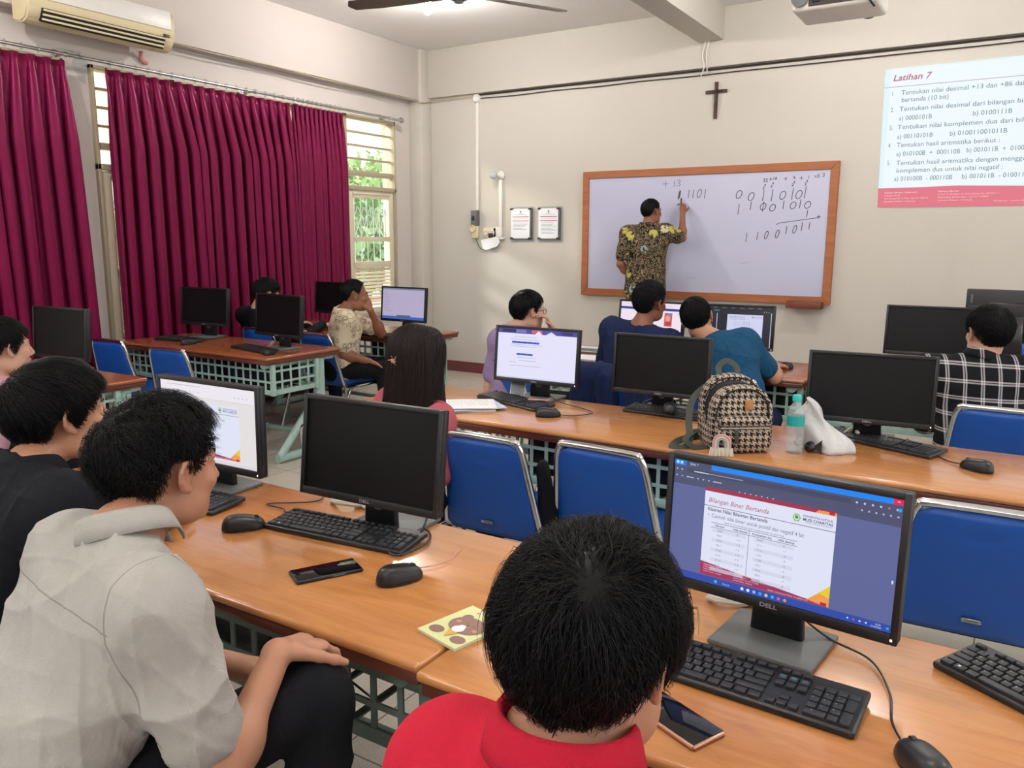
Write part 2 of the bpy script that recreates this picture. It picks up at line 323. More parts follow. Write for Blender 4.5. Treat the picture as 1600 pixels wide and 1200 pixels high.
class B:
    """collects shapes in a bmesh; build() links them as one mesh object"""
    def __init__(s): s.bm = bmesh.new()
    def box(s, c, d, bev=0.0, seg=2, rot=None, taper=None):
        r = bmesh.ops.create_cube(s.bm, size=1.0); vs = r['verts']
        for v in vs:
            v.co = Vector((v.co.x * d[0], v.co.y * d[1], v.co.z * d[2]))
            if taper and v.co.z < 0: v.co.x *= taper[0]; v.co.y *= taper[1]
        if bev > 0:
            es = list({e for v in vs for e in v.link_edges})
            r2 = bmesh.ops.bevel(s.bm, geom=es, offset=bev, segments=seg, profile=0.5, affect='EDGES')
            vs = list({v for f in r2['faces'] for v in f.verts} | {v for v in vs if v.is_valid})
        mm = (Euler(rot).to_matrix() if rot else Matrix.Identity(3))
        for v in vs: v.co = mm @ v.co + Vector(c)
        return s
    def tube(s, pts, r, n=10, cap=True, closed=False):
        pts = [Vector(p) for p in pts]; N = len(pts); rings = []
        up = None
        for i, p in enumerate(pts):
            if closed: d = pts[(i + 1) % N] - pts[i - 1]
            else: d = pts[min(i + 1, N - 1)] - pts[max(i - 1, 0)]
            d.normalize()
            if up is None:
                up = Vector((0, 0, 1)) if abs(d.z) < 0.9 else Vector((1, 0, 0))
            a = d.cross(up); 
            if a.length < 1e-5: a = d.orthogonal()
            a.normalize(); b = a.cross(d).normalized(); up = b
            rr = r[i] if isinstance(r, (list, tuple)) else r
            rings.append([s.bm.verts.new(p + (a * math.cos(2 * math.pi * k / n) + b * math.sin(2 * math.pi * k / n)) * rr) for k in range(n)])
        for i in range(N if closed else N - 1):
            q = rings[(i + 1) % N]; w = rings[i]
            for k in range(n): s.bm.faces.new((w[k], w[(k + 1) % n], q[(k + 1) % n], q[k]))
        if cap and not closed:
            s.bm.faces.new(rings[0][::-1]); s.bm.faces.new(rings[-1])
        return s
    def lathe(s, prof, n=24, c=(0, 0, 0), axis=None):
        c = Vector(c); mm = Matrix.Identity(3) if axis is None else Vector(axis).to_track_quat('Z', 'Y').to_matrix()
        rings = []
        for r, z in prof:
            rings.append([s.bm.verts.new(c + mm @ Vector((r * math.cos(2 * math.pi * k / n), r * math.sin(2 * math.pi * k / n), z))) for k in range(n)])
        for i in range(len(prof) - 1):
            for k in range(n): s.bm.faces.new((rings[i][k], rings[i][(k + 1) % n], rings[i + 1][(k + 1) % n], rings[i + 1][k]))
        s.bm.faces.new(rings[0][::-1]); s.bm.faces.new(rings[-1]); return s
    def prism(s, poly, z0, z1, fn=None):
        fn = fn or (lambda x, y, z: (x, y, z)); n = len(poly)
        a = [s.bm.verts.new(fn(x, y, z0)) for x, y in poly]; b = [s.bm.verts.new(fn(x, y, z1)) for x, y in poly]
        s.bm.faces.new(a[::-1]); s.bm.faces.new(b)
        for i in range(n): s.bm.faces.new((a[i], a[(i + 1) % n], b[(i + 1) % n], b[i]))
        return s
    def strip(s, pts, w, th, nrm):
        """flat ribbon along pts, width w across, thickness th"""
        pts = [Vector(p) for p in pts]; N = len(pts); rows = []
        for i, p in enumerate(pts):
            d = (pts[min(i + 1, N - 1)] - pts[max(i - 1, 0)]).normalized(); nn = Vector(nrm(i) if callable(nrm) else nrm); a = d.cross(nn).normalized(); nn = a.cross(d).normalized()
            rows.append([s.bm.verts.new(p + a * w / 2 + nn * th / 2), s.bm.verts.new(p - a * w / 2 + nn * th / 2), s.bm.verts.new(p - a * w / 2 - nn * th / 2), s.bm.verts.new(p + a * w / 2 - nn * th / 2)])
        for i in range(N - 1):
            for k in range(4): s.bm.faces.new((rows[i][k], rows[i][(k + 1) % 4], rows[i + 1][(k + 1) % 4], rows[i + 1][k]))
        s.bm.faces.new(rows[0][::-1]); s.bm.faces.new(rows[-1]); return s
    def build(s, name, m, parent=None, smooth=None, sub=0):
        bmesh.ops.recalc_face_normals(s.bm, faces=s.bm.faces[:])
        me = bpy.data.meshes.new(name); s.bm.to_mesh(me); s.bm.free(); me.materials.append(m)
        if smooth is not False:
            me.polygons.foreach_set('use_smooth', [True] * len(me.polygons))
            if smooth is None: me.set_sharp_from_angle(angle=R(40))
        o = link(bpy.data.objects.new(name, me), parent)
        if sub:
            md = o.modifiers.new('sub', 'SUBSURF'); md.levels = sub; md.render_levels = sub
        return o
def copy_tree(o, parent=None):
    c = o.copy(); link(c, parent)
    for ch in o.children: copy_tree(ch, c)
    return c
def bez(pts, n=10):
    """catmull-rom through pts"""
    P = [Vector(p) for p in pts]; P = [P[0] * 2 - P[1]] + P + [P[-1] * 2 - P[-2]]; out = []
    for i in range(1, len(P) - 2):
        for k in range(n):
            t = k / n; a, b, c, d = P[i - 1:i + 3]
            out.append(0.5 * ((2 * b) + (c - a) * t + (2 * a - 5 * b + 4 * c - d) * t * t + (3 * b - a - 3 * c + d) * t ** 3))
    out.append(P[-2]); return out

# flat pictures and lettering
_tx = {}
def text_mesh(s, bold, track):
    k = (s, bold, track)
    if k not in _tx:
        cu = bpy.data.curves.new('lettering', 'FONT'); cu.body = s; cu.size = 1.0; cu.resolution_u = 3; cu.offset = 0.018 if bold else 0.0; cu.space_character = track
        ob = bpy.data.objects.new('lettering', cu); me = ob.to_mesh()
        vs = [(v.co.x, v.co.y) for v in me.vertices]; fs = [tuple(p.vertices) for p in me.polygons]
        ob.to_mesh_clear(); bpy.data.objects.remove(ob); bpy.data.curves.remove(cu)
        _tx[k] = (vs, fs)
    return _tx[k]
class Flat:
    def __init__(s, eps=0.0004): s.v = []; s.f = []; s.c = []; s.eps = eps
    def add(s, vs, fs, col, layer):
        o = len(s.v); s.v += [(x, y, layer * s.eps) for x, y in vs]; s.f += [tuple(i + o for i in f) for f in fs]; s.c += [lin(col)] * len(fs)
    def rect(s, x0, y0, x1, y1, col, layer=1): s.add([(x0, y0), (x1, y0), (x1, y1), (x0, y1)], [(0, 1, 2, 3)], col, layer)
    def poly(s, pts, col, layer=1): s.add(pts, [tuple(range(len(pts)))], col, layer)
    def disc(s, x, y, rx, ry, col, layer=1, n=20): s.poly([(x + rx * math.cos(2 * math.pi * i / n), y + ry * math.sin(2 * math.pi * i / n)) for i in range(n)], col, layer)
    def text(s, t, x, y, h, col, layer=3, bold=False, shear=0, width=None, align='l'):
        vs, fs = text_mesh(t, bold, 1.0)
        if not vs: return
        k = h / 0.7; w = max(v[0] for v in vs); kx = k
        if width: kx = width / w
        off = {'l': 0, 'c': -w * kx / 2, 'r': -w * kx}[align]
        s.add([(x + off + vx * kx + vy * k * shear, y + vy * k) for vx, vy in vs], fs, col, layer)
    def line(s, pts, w, col, layer=2):
        for a, b in zip(pts[:-1], pts[1:]):
            dx, dy = b[0] - a[0], b[1] - a[1]; L = math.hypot(dx, dy) or 1; nx, ny = -dy / L * w / 2, dx / L * w / 2; ex, ey = dx / L * w / 3, dy / L * w / 3
            s.add([(a[0] + nx - ex, a[1] + ny - ey), (a[0] - nx - ex, a[1] - ny - ey), (b[0] - nx + ex, b[1] - ny + ey), (b[0] + nx + ex, b[1] + ny + ey)], [(0, 1, 2, 3)], col, layer)
    def build(s, name, m, parent=None, fn=None):
        """default: x right, y up, facing -y of the parent"""
        fn = fn or (lambda x, y, z: (x, -z, y))
        me = bpy.data.meshes.new(name); me.from_pydata([fn(*v) for v in s.v], [], s.f); me.materials.append(m)
        ca = me.color_attributes.new('Col', 'FLOAT_COLOR', 'CORNER'); arr = []
        for p in me.polygons: arr += list(s.c[p.index]) * p.loop_total
        ca.data.foreach_set('color', arr); me.update()
        return link(bpy.data.objects.new(name, me), parent)
#==PART2==
# ------------------------------------------------------------------ room shell
def struct(name, bb, m, **k):
    o = bb.build(name, m, None, **k); o['kind'] = 'structure'; return o
XL, XR, YB, YF, ZC = -6.0, 3.0, 7.6, -2.5, 3.6
struct('floor', B().box(((XL + XR) / 2, (YB + YF) / 2, -0.05), (XR - XL + 0.4, YB - YF + 0.4, 0.1)), MT['floor'])
struct('ceiling', B().box(((XL + XR) / 2, (YB + YF) / 2, ZC + 0.05), (XR - XL + 0.4, YB - YF + 0.4, 0.1)), MT['ceil'])
struct('wall_back', B().box(((XL + XR) / 2, YB + 0.08, ZC / 2), (XR - XL + 0.4, 0.16, ZC)), MT['wall'])
wl = B()   # left wall with two window openings
OPEN = [(0.10, 3.46), (3.66, 7.13)]
wl.box((XL - 0.08, (YF - 0.1 + OPEN[0][0]) / 2, ZC / 2), (0.16, OPEN[0][0] - YF + 0.1, ZC))
wl.box((XL - 0.08, (OPEN[0][1] + OPEN[1][0]) / 2, ZC / 2), (0.16, OPEN[1][0] - OPEN[0][1], ZC))
wl.box((XL - 0.08, (OPEN[1][1] + YB) / 2, ZC / 2), (0.16, YB - OPEN[1][1], ZC))
for a, b in OPEN:
    wl.box((XL - 0.08, (a + b) / 2, 0.34), (0.16, b - a, 0.68)); wl.box((XL - 0.08, (a + b) / 2, (2.79 + ZC) / 2), (0.16, b - a, ZC - 2.79))
struct('wall_left', wl, MT['wall_left'])
struct('wall_right', B().box((XR + 0.08, (YB + YF) / 2, ZC / 2), (0.16, YB - YF, ZC)), MT['wall'])
struct('wall_front', B().box(((XL + XR) / 2, YF - 0.08, ZC / 2), (XR - XL, 0.16, ZC)), MT['wall'])
struct('trim_1', B().box((XL + 0.07, (YB + YF) / 2, (3.055 + ZC) / 2), (0.14, YB - YF, ZC - 3.055), 0.006), MT['wall_left'])       # beam over the windows
struct('trim_2', B().box(((XL + XR) / 2, YB - 0.025, (3.09 + ZC) / 2), (XR - XL, 0.05, ZC - 3.09), 0.004), MT['wall'])
struct('trim_3', B().box((XL + 0.09, YB - 0.09, ZC / 2), (0.18, 0.18, ZC), 0.012), MT['wall'])      # corner column
struct('trim_4', B().box((-2.57, (YB - 0.05 + YF) / 2, (3.315 + ZC) / 2), (0.24, YB - 0.05 - YF, ZC - 3.315), 0.006), MT['beam'])   # ceiling beam
struct('baseboard_back', B().box(((XL + 0.18 + XR) / 2, YB - 0.008, 0.06), (XR - XL - 0.18, 0.016, 0.12)), MT['baseb'])
struct('baseboard_left', B().box((XL + 0.008, (YB + YF) / 2, 0.06), (0.016, YB - YF - 0.2, 0.12)), MT['baseb'])
struct('trim_5', B().box((-2.7, 7.1, 0.075), (3.0, 1.0, 0.15), 0.01), MT['floor'])       # low dais under the board

# windows on the left wall
def window_unit(n, y0, y1, clear):
    root = empty('window_%d' % n, (XL - 0.02, (y0 + y1) / 2, 0.68)); root['kind'] = 'structure'
    w = y1 - y0; fr = B(); z = lambda v: v - 0.68
    for s in (-1, 1): fr.box((0, s * (w / 2 - 0.013), z(1.735)), (0.12, 0.026, 2.11), 0.004)
    fr.box((0, 0, z(2.775)), (0.12, w, 0.03), 0.004); fr.box((0, 0, z(2.055)), (0.12, w, 0.045), 0.004); fr.box((0, 0, z(0.70)), (0.14, w, 0.04), 0.004)
    fr.box((0, 0, z(2.21)), (0.09, w - 0.08, 0.05), 0.004)
    for k in range(3): fr.box((0, 0, z(2.36 + k * 0.135)), (0.05, w - 0.08, 0.018), 0.003)
    fr.build('window_frame', MT['frame_paint'], root)
    g = B()
    for k in range(4): g.box((0.0, 0, z(2.30 + k * 0.135)), (0.005, w - 0.08, 0.115), rot=(0, R(8), 0))
    g.box((0, 0, z(2.13)), (0.004, w - 0.08, 0.1)); g.build('louver_glass', MT['frost'], root)
    c = B()   # casement with panes and shutter slats
    for s in (-1, 1): c.box((0.02, s * (w / 2 - 0.075), z(1.375)), (0.04, 0.075, 1.30), 0.004)
    for zz, h in ((2.0, 0.09), (1.525, 0.05), (1.25, 0.07), (0.755, 0.06)): c.box((0.02, 0, z(zz)), (0.04, w - 0.2, h), 0.003)
    c.box((0.045, 0, z(2.0)), (0.012, w - 0.2, 0.02), 0.003)
    cs = c.build('casement', MT['door'], root)
    s_ = B()
    for k in range(11): s_.box((0.02, 0, z(0.815 + k * 0.038)), (0.035, w - 0.21, 0.007), rot=(0, R(38), 0))
    s_.build('shutter_slats', MT['door'], cs)
    g = B(); g.box((0.01, 0, z(1.75)), (0.004, w - 0.22, 0.42)); g.box((0.01, 0, z(1.39)), (0.004, w - 0.22, 0.24)); g.build('pane', MT['glass'], cs)
    h = B()
    for zz in (1.68, 1.05): h.tube([(0.045, w / 2 - 0.04, z(zz - 0.05)), (0.045, w / 2 - 0.04, z(zz + 0.05))], 0.007, 8)
    h.build('hinge', MT['steel'], cs)
    if clear:
        gr = B(); x = -0.12
        for k in range(7): gr.tube([(x, -w / 2 + 0.09 + k * (w - 0.18) / 6, z(1.2)), (x, -w / 2 + 0.09 + k * (w - 0.18) / 6, z(2.03))], 0.005, 6)
        for k in range(-4, 9):
            for sg in (1, -1):
                ya = -w / 2 + k * 0.1; gr.tube([(x, max(-w / 2, min(w / 2, ya)), z(1.56)), (x, max(-w / 2, min(w / 2, ya + sg * 0.14)), z(1.86))], 0.004, 6)
        gr.build('security_grille', MT['grille'], root)
    return root
n = 1
ys = [3.66, 4.345, 5.01, 5.675, 6.34, 7.13]
for i in range(5): window_unit(n, ys[i], ys[i + 1], i in (0, 4)); n += 1
ys = [0.10, 0.94, 1.78, 2.62, 3.46]
for i in range(4): window_unit(n, ys[i], ys[i + 1], False); n += 1
# made-up window frames round the added fill lights, on solid unseen walls
for i, (c, d) in enumerate([((XR - 0.012, 2.6, 1.75), (0.02, 7.2, 2.1)), ((-1.6, YF + 0.012, 1.8), (6.2, 0.02, 1.9))]):
    f = B(); th = 0.05
    ax = 1 if i == 0 else 0
    for s in (-1, 1):
        q = list(c); q[2] += s * d[2] / 2; dd = list(d); dd[2] = th; dd[1 - ax] = 0.04; f.box(q, dd, 0.004)
    for k in range(7):
        q = list(c); q[ax] += (k / 6 - 0.5) * d[ax]; dd = [0.04, 0.04, d[2] + th]; dd[ax] = th; f.box(q, dd, 0.004)
    struct('window_%d' % n, f, MT['frame_paint']); n += 1

# the yard outside the left windows
struct('ground', B().box((-14.2, 5, -0.15), (16, 26, 0.1)), MT['yard'])
def leafy(name, c, rx, ry, rz, nleaf, seed, label):
    rnd = np.random.RandomState(seed); root = empty(name, (c[0], c[1], -0.1), 0, label, 'bush', 'bushes in the yard outside')
    d = rnd.normal(size=(nleaf, 3)); d /= np.linalg.norm(d, axis=1)[:, None]; rr = rnd.uniform(0.5, 1.0, (nleaf, 1)) ** 0.5
    p = d * rr * np.array([rx, ry, rz]); p[:, 2] += c[2] + 0.1; a = rnd.normal(size=(nleaf, 3)) * 0.06; b = rnd.normal(size=(nleaf, 3)) * 0.06
    V = np.stack([p - a, p + b, p + a, p - b], 1).reshape(-1, 3); F = np.arange(nleaf * 4).reshape(-1, 4)
    o = mesh_obj('foliage', V, F, MT['foliage'], root)
    B().tube([(0, 0, 0), (0.03, 0, c[2] * 0.5), (0, 0.02, c[2])], [0.05, 0.04, 0.02], 8).build('trunk', MT['tray'], root)
leafy('garden_bush', (-9.4, 9.6, 1.5), 0.9, 1.3, 1.1, 1500, 1, 'green leafy bush seen through the casement beside the corner')
leafy('garden_bush', (-10.6, 12.6, 1.8), 1.2, 1.8, 1.5, 1500, 2, 'farther green bush beyond the red post outside the casement')
leafy('garden_bush', (-9.2, 6.6, 1.2), 0.8, 1.0, 0.9, 900, 3, 'green bush outside the window hidden behind the long crimson curtain')
rp = empty('garden_fence', (-8.4, 10.3, -0.1), 0, 'red painted steel post and rails standing in the yard outside', 'fence')
B().box((0, 0, 1.5), (0.1, 0.1, 3.0), 0.01).build('post', MT['redpaint'], rp)
q = B()
for z_ in (0.7, 1.25): q.box((0, 0, z_), (0.05, 5.0, 0.05), 0.006)
for k in range(20): q.box((0, -2.4 + k * 0.25, 1.0), (0.02, 0.02, 0.6))
q.build('rail', MT['redpaint'], rp)
hb = empty('building', (-15.0, 15.0, -0.1), 0, 'pale cream building standing beyond the yard outside', 'building')
B().box((0, 0, 2.6), (3.0, 16, 5.2), 0.05).build('wall', MT['houses'], hb)
rfb = B().box((0.2, 0, 5.35), (3.8, 17, 0.3), 0.05).build('roof', MT['frame_paint'], hb)

# ------------------------------------------------------------------ curtains
def curtain(y0, y1, ztop, zbot, pitch, seed, label, skew=0.0, x0=-5.865):
    rnd = random.Random(seed); npl = max(3, int((y1 - y0) / pitch)); nc = npl * 18; nr = 44
    wd_ = [rnd.uniform(0.6, 1.5) for _ in range(npl)]; cum = [0]
    for w_ in wd_: cum.append(cum[-1] + w_ / sum(wd_))
    root = empty('curtain', (x0, (y0 + y1) / 2, zbot), 0, label, 'curtain', None)
    amp = [rnd.uniform(0.65, 1.2) for _ in range(npl + 2)]; ph = [rnd.uniform(-0.5, 0.5) for _ in range(npl + 2)]
    V = []
    for j in range(nr + 1):
        t = j / nr; z = ztop + (zbot - ztop) * t
        spread = min(1, t * 5); pin = math.exp(-((z - (ztop - 0.085)) / 0.035) ** 2)
        for i in range(nc + 1):
            u = i / nc * npl; k = int(min(u, npl - 1)); fr = u - k
            a = amp[k] * (1 - fr) + amp[k + 1] * fr; p = ph[k] * (1 - fr) + ph[k + 1] * fr
            th = 2 * math.pi * u + p * spread * (0.4 + 0.9 * t) + 0.5 * math.sin(t * 2.2 + u * 0.7) * t
            s = math.cos(th); 
            A = (0.024 + 0.040 * spread * a) * (1 - 0.55 * pin)
            dx = A * (s if s > 0 else s * 0.7) + 0.008 * math.sin(2.3 * th + 4 * t) * t
            dy = 0.016 * math.sin(2 * th) * (0.4 + spread) - 0.010 * pin * math.sin(th)
            ul = u / npl; ub = cum[k] + (cum[k + 1] - cum[k]) * fr; us = ul + (ub - ul) * spread * 0.85
            y = y0 + (y1 - y0) * us + dy + skew * t * us
            V.append((dx, y - (y0 + y1) / 2, z - zbot))
    F = [(j * (nc + 1) + i, j * (nc + 1) + i + 1, (j + 1) * (nc + 1) + i + 1, (j + 1) * (nc + 1) + i) for j in range(nr) for i in range(nc)]
    o = mesh_obj('drape', V, F, MT['curtain'], root, True)
    sd = o.modifiers.new('thick', 'SOLIDIFY'); sd.thickness = 0.0025
    for k in range(npl):
        y = y0 + (y1 - y0) * (k + 0.5) / npl - (y0 + y1) / 2; c = (0.0, y, ztop - zbot + 0.045)
        B().tube([(c[0] + 0.022 * math.cos(a), c[1], c[2] + 0.022 * math.sin(a)) for a in [2 * math.pi * q / 12 for q in range(12)]], 0.0022, 5, closed=True).build('ring', MT['steel'], root)
    return root
curtain(1.2, 3.40, 2.755, 0.07, 0.105, 3, 'crimson satin curtain at the left edge, left of the wall pier', 0.08)
curtain(3.70, 5.49, 2.755, 0.07, 0.104, 5, 'wide crimson satin curtain right of the wall pier, middle of three', 0.06)
curtain(5.53, 6.19, 2.755, 0.07, 0.060, 9, 'narrow crimson satin curtain beside the uncovered cream casement', 0.0)
cr = empty('curtain_rod', (-5.865, 5.2, 2.80), 0, 'long silver curtain rod with ball finial above the windows', 'curtain rod')
B().tube([(0, -4.6, 0), (0, 1.86, 0)], 0.0125, 12).build('rod', MT['steel'], cr)
B().lathe([(0.0, 0), (0.014, 0.0), (0.016, 0.02), (0.02, 0.03), (0.031, 0.045), (0.033, 0.06), (0.026, 0.08), (0.008, 0.09), (0.001, 0.091)], 18, (0, 1.86, 0), (0, 1, 0)).build('finial', MT['chrome'], cr)
for y in (-1.78, 1.72, -0.1):
    B().box((-0.13, y, 0), (0.012, 0.05, 0.09), 0.004).tube([(-0.13, y, 0.0), (0.0, y, 0.0)], 0.009, 8).tube([(0, y - 0.012, 0), (0, y + 0.012, 0)], 0.019, 12).build('bracket', MT['chrome'], cr)
tp = B().strip(bez([(-5.995, 3.50, 2.86), (-5.93, 3.49, 2.85), (-5.852, 3.50, 2.825), (-5.85, 3.53, 2.79), (-5.93, 3.56, 2.74), (-5.995, 3.6, 2.66)], 6), 0.10, 0.001, (0.6, 0, 1)).build('packing_tape', MT['clearpl'])
tag(tp, 'crumpled clear tape wrapping the curtain rod on the wall pier', 'tape')

# ------------------------------------------------------------------ air conditioner
ac = empty('air_conditioner', (-5.86, 3.63, 2.93), 0, 'yellowed split air conditioner on the beam above the curtains', 'air conditioner')
prof = [(0, 0.02), (0.10, 0.0), (0.16, 0.02), (0.205, 0.09), (0.215, 0.2), (0.205, 0.27), (0.18, 0.295), (0, 0.295)]
def acx(x, y, z): return (x, z, y)
b_ = B().prism(prof, -0.55, 0.55, acx); bmesh.ops.bevel(b_.bm, geom=b_.bm.edges[:], offset=0.012, segments=3, affect='EDGES')
b_.build('casing', MT['cream_pl'], ac)
s_ = B().box((0.183, 0.0, 0.055), (0.03, 0.92, 0.090), 0.004, rot=(0, R(28), 0)); s_.build('air_outlet', MT['dark'], ac)
for k in range(3): B().box((0.213 - 0.014 * k, 0, 0.082 - 0.027 * k), (0.018, 0.91, 0.013), 0.003, rot=(0, R(20), 0)).build('vane', MT['cream_pl'], ac)
B().box((0.216, 0, 0.215), (0.006, 1.02, 0.13), 0.003).build('front_panel', MT['white_pl'], ac)
B().box((0.212, 0.47, 0.105), (0.01, 0.05, 0.02), 0.002).build('control_window', MT['metal_dark'], ac)
B().tube(bez([(-0.09, 0.45, 0.02), (-0.12, 0.47, -0.03), (-0.12, 0.52, -0.05)]), 0.016, 8).build('pipe', MT['pinkw'], ac)

# ------------------------------------------------------------------ wires and duct on the walls
t1 = B()
t1.tube(bez([(XL + 0.15, y, 3.045 + 0.006 * math.sin(y * 5)) for y in np.linspace(4.1, 7.38, 12)], 4), 0.005, 6)
t1.tube(bez([(XL + 0.155, 7.38, 3.045), (XL + 0.19, 7.40, 3.02), (XL + 0.2, 7.55, 3.05), (XL + 0.3, 7.54, 3.06), (-5.2, 7.54, 3.07)], 5), 0.006, 6)
tag(t1.build('wall_cable', MT['frame_paint']), 'thin cable clipped below the beam over the curtains', 'cable')
t1 = B().tube(bez([(x, 7.585, 3.035 + 0.004 * math.sin(x * 7)) for x in np.linspace(-5.16, 2.0, 16)], 4), 0.005, 6)
t1.tube([(-5.16, 7.59, 3.075), (2.9, 7.59, 3.075)], 0.009, 6)
tag(t1.build('wall_cable', MT['metal_dark']), 'thin dark cable running along the back wall under the ledge', 'cable')
t1 = B().tube(bez([(-2.60, 7.50, 3.32), (-2.64, 7.535, 3.2), (-2.62, 7.54, 3.1), (-2.66, 7.58, 3.03)]), 0.006, 6).tube(bez([(-2.57, 7.50, 3.32), (-2.60, 7.53, 3.22), (-2.60, 7.545, 3.12), (-2.60, 7.58, 3.05)]), 0.005, 6)
tag(t1.build('hanging_cable', MT['white_pl']), 'two white cable ends hanging from the ceiling beam above the cross', 'cable')
cdt = empty('cable_conduit', (-5.18, 7.6, 1.85), 0, 'white vertical conduit with round junction box in the left part of the back wall', 'conduit')
B().box((0, -0.009, 0.58), (0.034, 0.018, 1.16), 0.004).build('channel', MT['white_pl'], cdt)
B().lathe([(0.045, 0), (0.045, 0.03), (0.036, 0.045), (0.001, 0.047)], 20, (0, 0, 1.19), (0, -1, 0)).build('junction_box', MT['white_pl'], cdt)
cdt = empty('cable_conduit', (-4.87, 7.6, 1.55), 0, 'short white conduit running up to the bulb holder on the back wall', 'conduit')
B().box((0, -0.012, 0.36), (0.04, 0.024, 0.60), 0.004).build('channel', MT['white_pl'], cdt)
B().box((0, -0.02, 0.05), (0.06, 0.04, 0.10), 0.004).box((-0.03, -0.02, -0.01), (0.16, 0.03, 0.025), 0.004).build('connector', MT['white_pl'], cdt)
bh = empty('bulb_holder', (-4.87, 7.6, 2.21), 0, 'unlit white round bulb in a holder at the top of the short conduit', 'bulb')
B().lathe([(0.052, 0), (0.052, 0.015), (0.04, 0.03), (0.024, 0.05), (0.022, 0.075), (0.001, 0.077)], 20, (0, 0, 0), (-0.35, -1, 0)).build('holder', MT['white_pl'], bh)
B().lathe([(0.016, 0.06), (0.028, 0.075), (0.041, 0.1), (0.042, 0.12), (0.03, 0.145), (0.012, 0.155), (0.001, 0.157)], 20, (0, 0, 0), (-0.35, -1, 0)).build('bulb', MT['bag'], bh)
sw = empty('wall_socket', (-5.20, 7.6, 1.76), 0, 'grey circuit breaker box on the back wall under the long conduit', 'breaker')
B().box((0, -0.03, 0), (0.085, 0.06, 0.17), 0.006).build('casing', MT['standgrey'], sw); B().box((-0.01, -0.065, 0), (0.03, 0.02, 0.05), 0.004).build('switch', MT['blk'], sw)
sw = empty('wall_socket', (-5.205, 7.6, 1.625), 0, 'cream round socket with plug below the grey breaker', 'socket')
B().box((0, -0.025, -0.015), (0.095, 0.05, 0.15), 0.02, 4).build('casing', MT['cream_pl'], sw); B().lathe([(0.042, 0), (0.042, 0.02), (0.034, 0.025), (0.03, 0.012), (0.001, 0.012)], 20, (-0.01, -0.05, 0.02), (0, -1, 0)).build('socket', MT['cream_pl'], sw)
sw = empty('wall_socket', (-5.02, 7.6, 1.60), 0, 'pair of cream wall sockets beside the short conduit', 'socket')
B().box((0, -0.006, 0), (0.17, 0.012, 0.11), 0.004).build('plate', MT['cream_pl'], sw)
for x in (-0.045, 0.04): B().lathe([(0.03, 0), (0.03, 0.01), (0.024, 0.012), (0.02, 0.004), (0.001, 0.004)], 18, (x, -0.012, 0), (0, -1, 0)).build('socket', MT['white_pl'], sw)
B().box((0.03, -0.03, -0.03), (0.05, 0.04, 0.05), 0.008).build('plug', MT['metal_dark'], sw)
sw = empty('wall_switch', (-4.925, 7.6, 1.60), 0, 'white switch plate between the sockets and the short conduit', 'switch')
B().box((0, -0.006, 0), (0.085, 0.012, 0.12), 0.004).build('plate', MT['white_pl'], sw); B().box((0.01, -0.016, 0), (0.02, 0.01, 0.035), 0.003).build('switch', MT['white_pl'], sw)
pp = B().prism([(-0.13, 0.02), (0.1, 0.06), (0.12, 0.0), (0.09, -0.05), (-0.05, -0.09), (-0.09, -0.08)], 0, 0.002, lambda x, y, z: (x, -0.03 - z - 0.25 * abs(y), y))
o = pp.build('paper_sheet', MT['paper']); o.location = (-4.99, 7.6, 1.50); tag(o, 'crumpled white paper stuck under the wall sockets', 'paper')
t1 = B().tube(bez([(-5.19, 7.56, 1.57), (-5.17, 7.56, 1.50), (-5.13, 7.57, 1.43), (-5.08, 7.57, 1.41)]), 0.006, 8)
tag(t1.build('plug_cable', MT['standgrey']), 'grey cable hanging from the cream round socket', 'cable')

def notice(x, rows, label):
    root = empty('notice_board', (x, 7.6, 1.695), 0, label, 'notice', None)
    B().box((0.01, -0.006, -0.01), (0.30, 0.004, 0.38), 0.001).build('backing', MT['clearpl'], root)
    B().box((0.125, -0.02, 0), (0.02, 0.03, 0.31), 0.003).build('edge', MT['standgrey'], root)
    B().box((0, -0.030, 0), (0.245, 0.004, 0.315), 0.001).build('front_sheet', MT['paper'], root)
    st = B()
    for sx in (-1, 1):
        for sz in (-1, 1): st.box((sx * 0.115, -0.02, sz * 0.155), (0.035, 0.04, 0.02), 0.004)
    st.build('corner_clips', MT['metal_dark'], root)
    f = Flat(0.0003); f.rect(-0.118, -0.15, 0.112, 0.15, 'dfe3ec', 0)
    f.disc(0.0, 0.125, 0.010, 0.012, '6f7568', 1)
    f.line([(-0.025, 0.105), (0.025, 0.105)], 0.004, '7b8188', 1); f.line([(-0.08, 0.094), (0.08, 0.094)], 0.003, '9aa0a6', 1)
    f.line([(-0.1, 0.072), (0.1, 0.072)], 0.007, 'a83a42', 1); f.line([(-0.1, 0.03), (0.1, 0.03)], 0.007, 'a83a42', 1)
    f.line([(-0.09, 0.052), (0.09, 0.052)], 0.003, '9aa0a6', 1)
    rnd = random.Random(rows); y = 0.008
    for k in range(rows):
        L = rnd.uniform(0.12, 0.19); f.line([(-0.09, y), (-0.09 + L, y)], 0.004, '8d968f', 1); y -= 0.0115 if k % 3 else 0.017
    f.build('printed_page', MT['print'], root, lambda x, y, z: (x, -0.0325 - z, y))
notice(-4.604, 6, 'left one of two framed rule sheets on the back wall')
notice(-4.258, 9, 'right one of two framed rule sheets, nearer the whiteboard')

